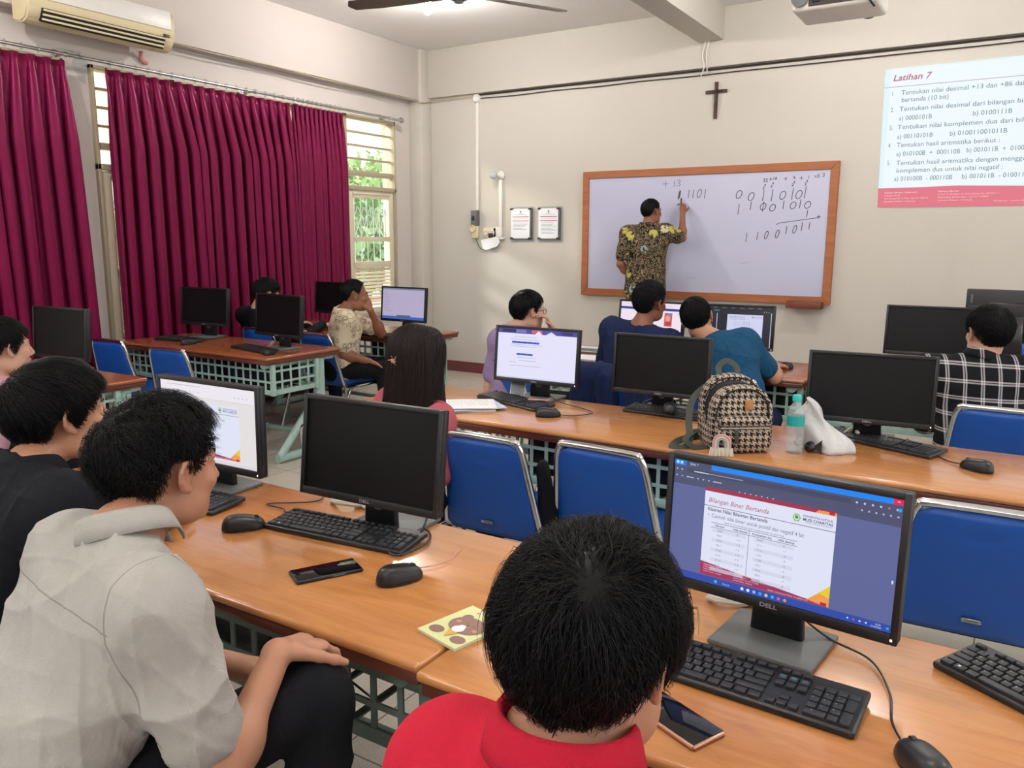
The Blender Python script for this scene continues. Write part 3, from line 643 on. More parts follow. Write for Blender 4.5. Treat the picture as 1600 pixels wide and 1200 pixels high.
# ------------------------------------------------------------------ whiteboard and its writing
wb = empty('whiteboard', (-2.615, 7.6, 1.585), 0, 'large whiteboard in a brown wooden frame with handwritten binary numbers', 'whiteboard')
W2, H2, fw = 1.235, 0.6225, 0.07
B().box((0, -0.02, 0), (2 * W2 - 0.1, 0.03, 2 * H2 - 0.1)).build('writing_surface', MT['board'], wb)
f = B()
def mitre(p): f.prism(p, 0, 0.05, lambda x, y, z: (x, -z, y))
mitre([(-W2, H2), (W2, H2), (W2 - fw, H2 - fw), (-W2 + fw, H2 - fw)]); mitre([(-W2, -H2), (-W2 + fw, -H2 + fw), (W2 - fw, -H2 + fw), (W2, -H2)])
mitre([(-W2, -H2), (-W2, H2), (-W2 + fw, H2 - fw), (-W2 + fw, -H2 + fw)]); mitre([(W2, -H2), (W2 - fw, -H2 + fw), (W2 - fw, H2 - fw), (W2, H2)])
bmesh.ops.bevel(f.bm, geom=f.bm.edges[:], offset=0.003, segments=1, affect='EDGES'); f.build('frame', MT['board_frame'], wb)
f = Flat(0.0004); INK = '3c3b46'
def flush():
    global f
    f.build('handwriting', MT['print'], wb, lambda x, y, z: (x, -0.0355 - z, y)); f = Flat(0.0004)
def hw0(x, z, h, w=None):
    w = w or h * 0.55; r = random.Random(int(x * 1000)); 
    pts = [(x + 2.615 + w / 2 * math.sin(a) + 0.12 * h * math.cos(a) , z - 1.585 + h / 2 * math.cos(a)) for a in [2 * math.pi * i / 14 + 0.3 for i in range(16)]]
    f.line(pts, 0.006, INK)
def hw1(x, z, h, s=0.05): f.line([(x + 2.615 - s * h, z - 1.585 - h / 2), (x + 2.615 + s * h, z - 1.585 + h / 2)], 0.006, INK)
def hwp(x, z, pts, s): f.line([(x + 2.615 + a * s, z - 1.585 + b * s) for a, b in pts], 0.0045, INK)
SYM = {'+': [[(-.5, 0), (.5, 0)], [(0, -.5), (0, .5)]], '1': [[(0, -.5), (0.05, .5)]], '3': [[(-.3, .5), (.2, .5), (.3, .25), (-.05, .05), (.3, -.2), (.1, -.5), (-.35, -.4)]], '4': [[(-.1, .5), (-.3, 0), (.3, .05)], [(.15, .4), (.15, -.5)]],
       '5': [[(.3, .5), (-.2, .5), (-.25, .1), (.2, .05), (.2, -.4), (-.3, -.45)]], '6': [[(.2, .5), (-.2, 0), (-.15, -.45), (.2, -.4), (.2, -.05), (-.15, -.05)]], '2': [[(-.3, .3), (0, .5), (.25, .25), (-.3, -.45), (.35, -.45)]], '0': [[(0, .5), (-.25, 0), (0, -.5), (.25, 0), (0, .5)]], '=': [[(-.3, .15), (.3, .15)], [(-.3, -.15), (.3, -.15)]]}
def sym(ch, x, z, s):
    for st in SYM[ch]: hwp(x, z, st, s)
for ch, x, z, s in [('+', -2.962, 2.062, .06), ('1', -2.875, 2.062, .055), ('3', -2.83, 2.065, .055)]: sym(ch, x, z, s)
flush(); hw0(-2.818, 1.955, 0.075, 0.018); hw1(-2.818, 1.955, 0.08)
hw1(-2.725, 1.960, .075); hw1(-2.68, 1.96, .075); hw0(-2.62, 1.963, .075, .04); hw1(-2.565, 1.957, .08)
flush()
for x, z, k in [(-2.242, 1.944, 0), (-2.129, 1.923, 0), (-2.019, 1.928, 1), (-1.941, 1.929, 1.15), (-1.847, 1.927, 0), (-1.762, 1.936, 1.1), (-1.706, 1.93, 0), (-1.653, 1.948, 1.1)]:
    hw1(x, z, .09 * k) if k else hw0(x, z, .072, .05)
flush()
for x, z, k in [(-2.239, 1.809, 1), (-2.128, 1.84, .8), (-2.015, 1.831, 0), (-1.93, 1.819, 0), (-1.835, 1.843, .8), (-1.751, 1.837, 0), (-1.69, 1.85, .8), (-1.626, 1.839, 0)]:
    hw1(x, z, .09 * k) if k else hw0(x, z, .06, .05)
hw1(-2.015, 1.831, .085); hw1(-1.625, 1.763, .06)
flush()
f.line([(-1.888 + 2.615, 1.67 - 1.585), (-1.86 + 2.615, 1.683 - 1.585), (-1.515 + 2.615, 1.728 - 1.585)], 0.005, INK); sym('+', -1.525, 1.735, .03)
flush()
for x, z, k in [(-2.152, 1.553, 1), (-2.052, 1.568, .9), (-1.971, 1.576, 0), (-1.874, 1.586, 0), (-1.796, 1.62, .9), (-1.723, 1.627, 0), (-1.663, 1.649, 1), (-1.599, 1.656, .8)]:
    hw1(x, z, .075 * k) if k else hw0(x, z, .07, .028)
flush()
for ch, x, z in [('3', -2.02, 2.064), ('2', -1.995, 2.063), ('+', -1.962, 2.072), ('1', -1.935, 2.077), ('6', -1.915, 2.08), ('+', -1.829, 2.072), ('4', -1.755, 2.077), ('+', -1.694, 2.072), ('1', -1.633, 2.077), ('=', -1.574, 2.082), ('5', -1.55, 2.085), ('3', -1.509, 2.091)]: sym(ch, x, z, .028)
flush()
for a, b, x, z in [('2', '5', -2.02, 1.995), ('2', '4', -1.95, 2.01), ('2', '2', -1.765, 2.015), ('2', '0', -1.655, 2.02)]: flush(); sym(a, x, z, .022); sym(b, x + .012, z + .024, .016)
flush()
f.line([(-0.1, -0.42), (0.0, -0.415)], 0.003, '8d8ca0', 1); f.line([(0.42, -0.27), (0.5, -0.26)], 0.003, '8d8ca0', 1)
f.build('ink_smudge', MT['print'], wb, lambda x, y, z: (x, -0.0355 - z, y))
tr = empty('marker_tray', (-1.58, 7.55, 0.955), 0, 'small dark wooden marker tray hanging at the lower right of the whiteboard', 'tray')
B().box((0, -0.055, -0.02), (0.30, 0.11, 0.012), 0.002).box((0, -0.108, 0.005), (0.30, 0.012, 0.06), 0.003).box((0, -0.002, 0.005), (0.30, 0.012, 0.06), 0.003).box((-0.144, -0.055, 0.005), (0.012, 0.11, 0.06), 0.003).box((0.144, -0.055, 0.005), (0.012, 0.11, 0.06), 0.003).build('box', MT['tray'], tr)
B().box((0, -0.055, 0.0), (0.17, 0.05, 0.03), 0.008).build('eraser', MT['blk_matte'], tr)
cx = empty('crucifix', (-2.51, 7.6, 2.80), 0, 'small dark wooden crucifix hanging on the back wall above the whiteboard', 'cross')
B().box((0, -0.012, 0), (0.030, 0.022, 0.325), 0.003).box((0, -0.012, 0.077), (0.20, 0.022, 0.03), 0.003).build('cross', MT['cross'], cx)
fg = B().tube([(0, -0.03, 0.075), (0.002, -0.034, 0.02), (0, -0.034, -0.03), (0.002, -0.03, -0.09)], [0.007, 0.011, 0.008, 0.004], 8).tube([(-0.075, -0.028, 0.085), (0, -0.032, 0.068), (0.075, -0.028, 0.085)], [0.003, 0.005, 0.003], 6)
fg.lathe([(0.001, -0.011), (0.008, -0.006), (0.009, 0.002), (0.001, 0.01)], 10, (0.003, -0.034, 0.088)).build('figure', MT['metal_dark'], cx)

# ------------------------------------------------------------------ projected slide
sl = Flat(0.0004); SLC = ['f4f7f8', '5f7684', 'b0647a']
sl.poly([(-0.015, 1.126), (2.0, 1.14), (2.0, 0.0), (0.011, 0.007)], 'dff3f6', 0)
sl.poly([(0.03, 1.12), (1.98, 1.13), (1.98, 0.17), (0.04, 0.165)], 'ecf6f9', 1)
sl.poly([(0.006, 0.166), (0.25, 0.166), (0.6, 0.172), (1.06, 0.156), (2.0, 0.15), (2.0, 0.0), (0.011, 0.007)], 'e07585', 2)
sl.line([(-0.012, 0.98), (2.0, 0.99)], 0.004, '9a8790', 2)
sl.text('Latihan 7', 0.05, 1.028, 0.048, 'b86480', 3, True, 0.22, 0.28)
T = '64808e'
for s, x, y, w in [('1.', .049, .914, .02), ('Tentukan nilai desimal +13 dan +86 dalam', .122, .914, .925), ('bertanda (10 bit)', .127, .856, .345), ('2.', .052, .782, .025), ('Tentukan nilai desimal dari bilangan biner', .118, .785, .95), ('a) 0000101B', .12, .711, .245), ('b) 0100111B', .653, .712, .27),
                   ('3.', .054, .638, .025), ('Tentukan nilai komplemen dua dari bilangan', .115, .641, 1.02), ('a) 00110101B', .118, .565, .265), ('b) 010011001011B', .504, .566, .40), ('4.', .055, .496, .025), ('Tentukan hasil aritmatika berikut :', .12, .497, .74),
                   ('a) 010100B  +  000110B', .123, .425, .47), ('b) 001011B  +  010011B', .635, .43, .47), ('5.', .058, .354, .025), ('Tentukan hasil aritmatika dengan menggunakan', .128, .352, 1.05), ('komplemen dua untuk nilai negatif :', .134, .29, .765), ('a) 010100B  - 000110B', .124, .223, .43), ('b) 001011B  - 010011B', .62, .226, .46)]:
    sl.text(s, x, y, 0.036, T, 3, False, 0, w)
for k, s in enumerate(['Kampus Bangau ( Rektorat )', 'Jl. Bangau No. 60', 'Palembang 30113 Telp. +62 711 378171', 'Sumatera Selatan - Indonesia']): sl.text(s, .06, .122 - k * .024, .012, 'f3ccd2', 3, k == 0, 0, [.25, .12, .33, .24][k])
for k, s in enumerate(['Kampus Burlian', 'Jl. Kol. H. Burlian Lrg. Suka Senang No. 204 Km. 7', 'Palembang 30152 Telp. +62 711 412806', 'Sumatera Selatan - Indonesia']): sl.text(s, .463, .124 - k * .024, .012, 'f3ccd2', 3, k == 0, 0, [.15, .43, .36, .25][k])
sl.text('Website : www.ukmc.ac.id', .86, .04, .012, 'f3ccd2', 3, False, 0, .3)
so_ = sl.build('projected_slide', MT['slide'], None, lambda x, y, z: (x, -z, y)); so_.location = (-1.07, 7.592, 1.80)
tag(so_, 'bright projected exercise slide on the back wall at the right edge', 'projection')
pj = empty('projector', (-0.735, 3.78, 2.45), 0, 'white projector hanging from the ceiling near the top right', 'projector')
b_ = B().box((0, 0, 0.055), (0.34, 0.26, 0.09), 0.02, 4); b_.build('casing', MT['white_pl'], pj)
B().box((0.02, -0.131, 0.05), (0.24, 0.004, 0.05), 0.001).build('port_panel', MT['metal_dark'], pj)
pt = B()
for k in range(5): pt.box((-0.07 + k * 0.042, -0.135, 0.045 + 0.014 * (k % 2)), (0.028, 0.008, 0.014), 0.002)
pt.build('ports', MT['blk'], pj)
B().lathe([(0.034, 0), (0.034, 0.012), (0.02, 0.014), (0.001, 0.012)], 20, (-0.135, -0.131, 0.06), (0, -1, 0)).build('speaker_grille', MT['standgrey'], pj)
B().lathe([(0.04, 0), (0.04, 0.03), (0.034, 0.032), (0.03, 0.02), (0.001, 0.016)], 24, (0.09, 0.13, 0.055), (0, 1, 0)).build('lens', MT['blk'], pj)
B().tube([(0, 0, 0.1), (0, 0, 1.15)], 0.018, 12).box((0, 0, 0.11), (0.16, 0.16, 0.01), 0.002).box((0, 0, 1.143), (0.14, 0.14, 0.012), 0.002).build('ceiling_mount', MT['white_pl'], pj)
B().tube(bez([(0.15, -0.1, 0.0), (0.12, -0.15, 0.03), (0.05, -0.16, 0.05)]), 0.004, 6).build('cable', MT['blk'], pj)

# ------------------------------------------------------------------ ceiling fan and bulbs
fn = empty('ceiling_fan', (-3.27, 4.58, 3.10), 0, 'dark brown three-bladed ceiling fan at the top of the picture', 'fan')
B().lathe([(0.03, -0.045), (0.06, -0.03), (0.1, -0.01), (0.11, 0.03), (0.09, 0.07), (0.03, 0.09), (0.015, 0.1), (0.001, 0.1)], 28).build('motor', MT['metal_dark'], fn)
B().lathe([(0.001, -0.052), (0.03, -0.052), (0.032, -0.04), (0.001, -0.04)], 20).build('hub_cap', MT['standgrey'], fn)
B().tube([(0, 0, 0.09), (0, 0, 0.5)], 0.012, 10).lathe([(0.02, 0.42), (0.06, 0.5), (0.06, 0.52), (0.001, 0.52)], 20).build('down_rod', MT['white_pl'], fn)
for a in (60, 192, 312):
    bl = B().prism([(0.14, -0.055), (0.6, -0.07), (0.80, -0.06), (0.83, 0.0), (0.79, 0.065), (0.6, 0.07), (0.14, 0.055)], -0.003, 0.003)
    bmesh.ops.rotate(bl.bm, verts=bl.bm.verts[:], cent=(0, 0, 0), matrix=Matrix.Rotation(R(10), 3, 'X'))
    o = bl.build('blade', MT['fanblade'], fn); o.rotation_euler = (0, 0, R(a))
    o = B().box((0.12, 0, 0), (0.12, 0.04, 0.006), 0.002).build('blade_arm', MT['metal_dark'], o)
for i, bp in enumerate(BULBS):
    lb = ['lit white bulb glowing on the ceiling left of the fan', 'added lit ceiling bulb near the projected slide, above the frame', 'added unseen ceiling bulb above the left front tables', 'added unseen ceiling bulb above the front row, right of the beam', 'added unseen ceiling bulb by the right wall', 'added unseen ceiling bulb at the rear left', 'added unseen ceiling bulb at the rear middle'][i]
    r = empty('ceiling_bulb', (bp[0], bp[1], ZC), 0, lb, 'bulb', 'ceiling bulbs')
    B().lathe([(0.05, 0), (0.05, -0.02), (0.025, -0.04), (0.022, -0.075), (0.001, -0.075)], 18).build('holder', MT['white_pl'], r)
    B().lathe([(0.018, -0.07), (0.03, -0.09), (0.042, -0.13), (0.04, -0.17), (0.025, -0.205), (0.001, -0.215)], 20).build('bulb', MT['bulb'], r)
#==PART3==
# ------------------------------------------------------------------ desks
DZ = 0.75
def desk(x0, x1, y0, y1, label, top='desk', paint='mint', round_r=0.012, rz=0.0):
    L = x1 - x0; D = y1 - y0; root = empty('computer_desk', ((x0 + x1) / 2, (y0 + y1) / 2, 0), rz, label, 'desk', 'computer desks')
    yf = -D / 2; xe = L / 2
    B().box((0, 0, DZ - 0.011), (L, D, 0.022), round_r * 0.8, 3).build('tabletop', MT[top], root)
    B().box((0, 0, DZ - 0.036), (L - 0.016, D - 0.016, 0.028), 0.006).build('edge_band', MT['edge'], root)
    z0, z1 = 0.50, 0.722
    def lattice(a, b, horiz, name='lattice_panel'):
        q = B(); a = Vector(a); b = Vector(b); Ln = (b - a).length; d = (b - a) / Ln; n = Vector((d.y, -d.x, 0)); nb = max(2, round(Ln / 0.072)); ang = math.atan2(d.y, d.x)
        for k in range(1, nb): q.box(a + d * Ln * k / nb + Vector((0, 0, (z0 + z1) / 2)), (0.015, 0.005, z1 - z0), 0, rot=(0, 0, ang))
        for k in range(1, 3): q.box((a + b) / 2 + Vector((0, 0, z0 + (z1 - z0) * k / 3)), (Ln, 0.006, 0.014), 0, rot=(0, 0, ang))
        q.box((a + b) / 2 + Vector((0, 0, z0 + 0.005)), (Ln, 0.01, 0.034), 0.002, rot=(0, 0, ang)); q.box((a + b) / 2 + Vector((0, 0, z1 - 0.006)), (Ln, 0.01, 0.016), 0.002, rot=(0, 0, ang))
        q.build(name, MT[paint], root)
    ya, yb = yf + 0.075, yf + 0.47; xa = xe - 0.035
    lattice((-xa, ya, 0), (xa, ya, 0), True); lattice((-xa, yb, 0), (xa, yb, 0), True); lattice((-xa, ya, 0), (-xa, yb, 0), False); lattice((xa, ya, 0), (xa, yb, 0), False)
    for sx in (-1, 1):
        for yy in (ya, yb): B().box((sx * xa, yy, (z0 + z1) / 2), (0.03, 0.03, z1 - z0 + 0.03), 0.003).build('corner_post', MT[paint], root)
    q = B()
    for k in range(int(L / 0.12)): q.box((-xa + 0.06 + k * 0.12, (ya + yb) / 2, z0), (0.02, yb - ya, 0.005))
    q.box((0, (ya + yb) / 2, z0 - 0.003), (2 * xa, 0.03, 0.005)); q.build('basket_floor', MT[paint], root)
    for sx in (-1, 1):
        xl = sx * (xe - 0.075); yc = yf + 0.53
        B().tube([(xl, yf + 0.03, 0.695), (xl, yf + D - 0.03, 0.695)], 0.027, 14).build('top_rail', MT[paint], root)
        B().tube([(xl, yc, 0.69), (xl, yc, 0.05)], 0.042, 18).build('leg', MT[paint], root)
        B().tube([(xl, yf + 0.12, 0.032), (xl, yf + D + 0.02, 0.032)], 0.030, 14).build('foot', MT[paint], root)
        B().tube([(xl, yf + 0.14, 0.045), (xl, yc - 0.01, 0.43)], 0.028, 12).build('brace', MT[paint], root)
    B().tube([(-xe + 0.075, yf + 0.53, 0.12), (xe - 0.075, yf + 0.53, 0.12)], 0.018, 10).build('stretcher', MT[paint], root)
    return root
desk(-2.66, -0.862, 1.065, 1.695, 'varnished desk in the front row with a cartoon notebook at its right end', 'desk', 'mint_shaded')
desk(-0.856, 0.95, 1.045, 1.675, 'varnished desk in the front row carrying the lit slide monitor and the phone by it', 'desk', 'mint_shaded')
desk(-2.66, -0.862, 2.805, 3.435, 'second-row desk with the leaning phone and white paper stack', 'desk', 'mint')
desk(-0.858, 0.95, 2.795, 3.425, 'second-row desk with the houndstooth backpack and water bottle', 'desk', 'mint')
desk(-5.77, -4.10, 3.56, 4.25, 'reddish desk by the long curtain with two black monitors and open lattice end', 'desk_red')
desk(-5.77, -4.09, 2.06, 2.70, 'reddish desk at the left edge under a single dark monitor', 'desk_red')
desk(-5.77, -4.00, 4.90, 5.58, 'desk below the cream casement with glowing computer lights in its basket', 'desk_red')
desk(-2.72, -0.95, 4.64, 5.34, 'third-row desk before the whiteboard with two lit monitors', 'desk_red')
desk(-0.90, 0.92, 4.66, 5.32, 'third-row desk at the right behind the person in plaid', 'desk_red')
desk(-0.42, 1.2, 5.75, 6.35, 'farthest desk at the right edge under the monitor seen from behind', 'desk_red')

# ------------------------------------------------------------------ chairs
def make_chair(label, loc, rz=0, group='blue banquet chairs'):
    root = empty('banquet_chair', loc, rz, label, 'chair', group)
    def bp(x, z, off=0.0):   # on the back plane
        t = (z - 0.42) / 0.39; return Vector((x, -0.175 - 0.085 * t - off, z))
    # back panel: padded slab
    nx, nz = 20, 18; V = []; F = []
    def half(z):
        t = (z - 0.415) / 0.385; w = 0.205 - 0.040 * t
        if z > 0.755: q = (z - 0.755) / 0.045; w -= 0.045 * (1 - math.sqrt(max(0, 1 - q * q)))
        if z < 0.44: q = (0.44 - z) / 0.025; w -= 0.02 * (1 - math.sqrt(max(0, 1 - q * q)))
        return w
    zs = [0.415 + 0.385 * j / nz for j in range(nz + 1)]
    for side in (1, -1):
        for z in zs:
            for i in range(nx + 1):
                u = i / nx * 2 - 1; x = u * half(z); e = max(0, 1 - abs(u) ** 6) * max(0, 1 - abs((z - 0.6075) / 0.1925) ** 8)
                p = bp(x, z); th = 0.008 + (0.012 if side > 0 else 0.020) * e
                dip = 0.006 * math.exp(-((z - (0.765 - 0.028 * max(0, 1 - (x / 0.11) ** 2))) / 0.006) ** 2) * (1 if abs(x) < 0.125 else 0)
                V.append((p.x, p.y - side * (th - dip), p.z))
    N = (nx + 1) * (nz + 1)
    for s in range(2):
        for j in range(nz):
            for i in range(nx):
                a = s * N + j * (nx + 1) + i; f = (a, a + 1, a + nx + 2, a + nx + 1); F.append(f if s == 0 else f[::-1])
    for j in range(nz):
        for i in (0, nx): a = j * (nx + 1) + i; F.append((a, a + nx + 1, a + nx + 1 + N, a + N) if i == 0 else (a, a + N, a + nx + 1 + N, a + nx + 1))
    for i in range(nx):
        for j in (0, nz): a = j * (nx + 1) + i; F.append((a, a + N, a + 1 + N, a + 1) if j == 0 else (a, a + 1, a + 1 + N, a + N))
    mesh_obj('backrest', V, F, MT['blue'], root, True)
    B().box((0, 0.03, 0.445), (0.40, 0.41, 0.055), 0.024, 4).build('seat', MT['blue'], root)
    B().box((0, 0.02, 0.412), (0.37, 0.38, 0.014), 0.004).build('seat_pan', MT['blk_matte'], root)
    path = [(-0.195, 0.19, 0.405), (-0.20, 0.05, 0.40), (-0.208, -0.12, 0.405), (-0.214, -0.168, 0.425)] + [tuple(bp(-0.216 + 0.042 * t, 0.45 + 0.30 * t)) for t in (0, .35, .7, 1)] + [tuple(bp(-0.158, 0.797)), tuple(bp(-0.125, 0.812))]
    path = path + [(-x, y, z) for x, y, z in path[::-1]]
    B().tube(bez(path, 5), 0.0125, 12).build('back_frame', MT['chrome'], root)
    for sx in (-1, 1):
        B().tube(bez([(sx * 0.185, 0.14, 0.40), (sx * 0.192, 0.20, 0.385), (sx * 0.2, 0.215, 0.30), (sx * 0.208, 0.235, 0.01)], 6), 0.011, 10).build('leg', MT['chrome'], root)
        B().tube(bez([(sx * 0.185, 0.02, 0.40), (sx * 0.192, -0.08, 0.385), (sx * 0.2, -0.13, 0.30), (sx * 0.212, -0.24, 0.01)], 6), 0.011, 10).build('leg', MT['chrome'], root)
        B().tube([(sx * 0.203, 0.222, 0.2), (sx * 0.205, -0.175, 0.2)], 0.006, 8).build('side_brace', MT['chrome'], root)
    bd = B().box(bp(0, 0.475, 0.029) , (0.052, 0.003, 0.013), 0.0055, 3).build('badge', MT['steel'], root)
    f = Flat(0.0003); f.text('Chitose', 0, -0.003, 0.006, '1c2433', 1, True, 0, 0.034, 'c'); c = bp(0, 0.475, 0.0308)
    f.build('badge_lettering', MT['print'], bd, lambda x, y, z: (c.x + x, c.y - z, c.z + y))
    return root
# (x, y) of the seat centre; the backrest stands 0.25 behind it
CH = [(-1.60, 2.62, 0.0, 'empty blue chair behind the monitor of the front row, left one of the middle pair'),
      (-1.15, 2.70, R(-3), 'empty blue chair right of the chair with the dark backpack, above the person in red'),
      (-0.02, 2.68, R(2), 'empty blue chair at the right edge behind the lit slide monitor'),
      (0.01, 4.23, R(-2), 'blue chair the person in the plaid shirt sits on'),
      (-5.40, 3.52, R(4), 'empty blue chair against the curtain between the two reddish desks'),
      (-4.66, 3.47, R(4), 'empty blue chair nearer the aisle in front of the two black monitors'),
      (-5.12, 4.62, R(0), 'blue chair behind the reddish desk used by the person in black'),
      (-4.46, 4.62, R(-4), 'blue chair the person in cream batik shirt sits on'),
      (-2.07, 2.36, R(-10), 'blue chair the person in pink sits on'),
      (-2.42, 4.20, R(-14), 'blue chair the person in lilac sits on'),
      (-1.86, 4.28, R(0), 'blue chair with a navy jacket hung over it'),
      (-1.24, 4.36, R(0), 'blue chair the person in blue-teal shirt sits on'),
      (-1.45, 0.55, R(-6), 'blue chair under the person in light grey shirt'),
      (-2.02, 0.62, R(0), 'blue chair under the person in black jacket'),
      (-0.40, 0.40, R(0), 'blue chair under the person in red polo shirt'),
      (0.16, 6.62, R(180), 'blue chair at the farthest right desk, facing the room')]
c0 = make_chair(CH[0][3], (CH[0][0], CH[0][1], 0), CH[0][2])
for x, y, a, l in CH[1:]:
    c = copy_tree(c0); c.location = (x, y, 0); c.rotation_euler = (0, 0, a); c['label'] = l

# ------------------------------------------------------------------ monitors
MW, MH = 0.475, 0.285
def make_monitor():
    root = empty('computer_monitor', (0, 0, 0), 0, 'x', 'monitor', 'black desktop monitors')
    p = B(); t = 0.013
    p.box((0, 0.018, 0), (MW, 0.022, MH), 0.004); bmesh.ops.delete(p.bm, geom=[], context='VERTS')
    for s in (-1, 1): p.box((s * (MW / 2 - t / 2), 0.002, 0), (t, 0.014, MH), 0.0025)
    p.box((0, 0.002, MH / 2 - t / 2), (MW - 2 * t + 0.002, 0.0136, t), 0.0015); p.box((0, 0.002, -MH / 2 + 0.0105), (MW - 2 * t + 0.002, 0.0136, 0.021), 0.0015)
    p.box((0, 0.036, -0.01), (0.26, 0.025, 0.17), 0.012, 3)
    b = p.build('bezel', MT['blk'], root)
    s_ = B().box((0, 0.004, 0.004), (MW - 2 * t + 0.002, 0.002, MH - t - 0.019)).build('screen', MT['screen_off'], root)
    f = Flat(0.0002); f.text('DELL', 0, -MH / 2 + 0.0065, 0.0085, '8c8f94', 1, True, 0, 0.036, 'c'); f.build('logo', MT['print'], b, lambda x, y, z: (x, -0.0052 - z, y))
    B().box((0, 0.052, -0.09), (0.088, 0.024, 0.19), 0.006).build('stand_neck', MT['stand'], root)
    B().lathe([(0.020, 0), (0.020, 0.003), (0.014, 0.003), (0.012, 0.001), (0.001, 0.001)], 20, (0, 0.040, -0.160), (0, -1, 0)).build('cable_ring', MT['standgrey'], root)
    B().box((0, 0.0, 0.007), (0.21, 0.18, 0.012), 0.004).build('stand_base', MT['standgrey'], root)
    return root
mon0 = make_monitor()
def part(o, nm): return [c for c in o.children if c.name.split('.')[0] == nm][0]
def monitor(loc, yawd, tilt, label, led=False, baseoff=-0.03, scale=1.0, zb=DZ, pic=None):
    root = copy_tree(mon0); root['label'] = label; root.scale = (scale,) * 3
    X, Y, Z = loc; root.location = (X, Y, zb); root.rotation_euler = (0, 0, R(yawd)); zc = (Z - zb) / scale
    for nm in ('bezel', 'screen'):
        o = part(root, nm); o.location = (0, 0, zc); o.rotation_euler = (-R(tilt), 0, 0)
    nk = part(root, 'stand_neck'); nk.data = nk.data.copy(); nk.name = 'stand_neck'
    top = zc + 0.0; 
    for v in nk.data.vertices: v.co.z = (0.008 if v.co.z < -0.09 else top); 
    for v in nk.data.vertices:
        if v.co.z < 0.02: v.co.x *= 1.25; v.co.y += 0.0
    part(root, 'cable_ring').location = (0, -0.003, zc * 0.36 + 0.16)
    nb = part(root, 'stand_base'); nb.location = (0, 0.055 + baseoff, 0)
    sc = part(root, 'screen')
    if led:
        l = B().box((MW / 2 - 0.010, -0.0055, -MH / 2 + 0.010), (0.004, 0.002, 0.004), 0.0008).build('power_light', MT['white_led'], part(root, 'bezel'))
    if pic:
        f = Flat(0.00015); pic(f); f.build('screen_picture', MT['screen'], sc, lambda x, y, z: (x, 0.0028 - z, y + 0.004))
    return root
SW, SH = (MW - 0.026) / 2, (MH - 0.034) / 2     # half size of the picture
def doc_white(f):       # bright page of the glasses-wearing student
    f.rect(-SW, -SH, SW, SH, 'e3e2fb', 0); f.rect(-SW, SH - 0.024, SW, SH, '4b4797', 1)
    for a, b, c in [(-.2, -.12, '2a2a55'), (-.12, -.06, '7a72c0'), (-.03, .03, 'd0606a'), (.05, .1, '5550a0'), (.14, .2, '2f3070')]: f.rect(a, SH - 0.02, b, SH - 0.004, c, 2)
    f.poly([(-.01, SH - 0.024), (.01, SH - .006), (.03, SH - .024)], 'e8e8f4', 3); f.poly([(.05, SH - 0.024), (.08, SH - .008), (.11, SH - .024)], 'dfdff0', 3)
    for y, a, b in [(.085, -.13, .0), (.072, -.15, .01), (.045, -.15, .03), (.036, -.15, .0), (-.02, -.11, .0), (-.035, -.1, .0), (-.045, -.15, -.11), (-.062, -.15, .03)]: f.line([(a, y), (b, y)], .002, 'a6a8b8', 1)
    f.rect(-.142, .052, .016, .062, '3f62c8', 2); f.rect(-.112, -.008, -.018, .002, '3f62c8', 2)
    for k in range(5): f.rect(-.135 + k * .03, .055, -.12 + k * .03, .058, '14286e', 3)
    for k in range(3): f.rect(-.106 + k * .03, -.005, -.09 + k * .03, -.002, '14286e', 3)
    f.rect(-SW, -SH, SW, -SH + .006, 'cfd3ee', 2)
def doc_plain(f):       # pale page on the monitor below the casement
    f.rect(-SW, -SH, SW, SH, 'b4aac8', 0); f.rect(-SW, SH - .012, SW, SH, '6f7f90', 1); f.rect(-SW, -SH, SW, -SH + .022, '3c62b4', 1)
    rnd = random.Random(2)
    for k in range(11): f.line([(-.21, .1 - k * .016), (-.21 + rnd.choice([.04, .05, .07, .1]), .1 - k * .016)], .002, '7d7794', 2)
    f.rect(-.07, -.107, .08, -.092, '5d5f78', 2)
def doc_site(f):
    f.rect(-SW, -SH, SW, SH, 'f1e2f0', 0); f.rect(-SW, .078, SW, .094, '39408f', 1); f.text('PENDAHULUAN', -.08, .082, .008, 'c8cbe8', 2, True, 0, .06)
    f.line([(-.2, .11), (.15, .11)], .002, 'c0b4c4', 1)
    f.rect(.10, -.02, .155, .066, 'cf5a52', 1); f.disc(.125, .03, .018, .022, 'e8a08c', 2); f.rect(.125, .045, .15, .066, '6f86b4', 2); f.disc(.13, 0, .02, .014, 'b8383c', 2); f.rect(.195, .06, .2, .066, '44405a', 1)
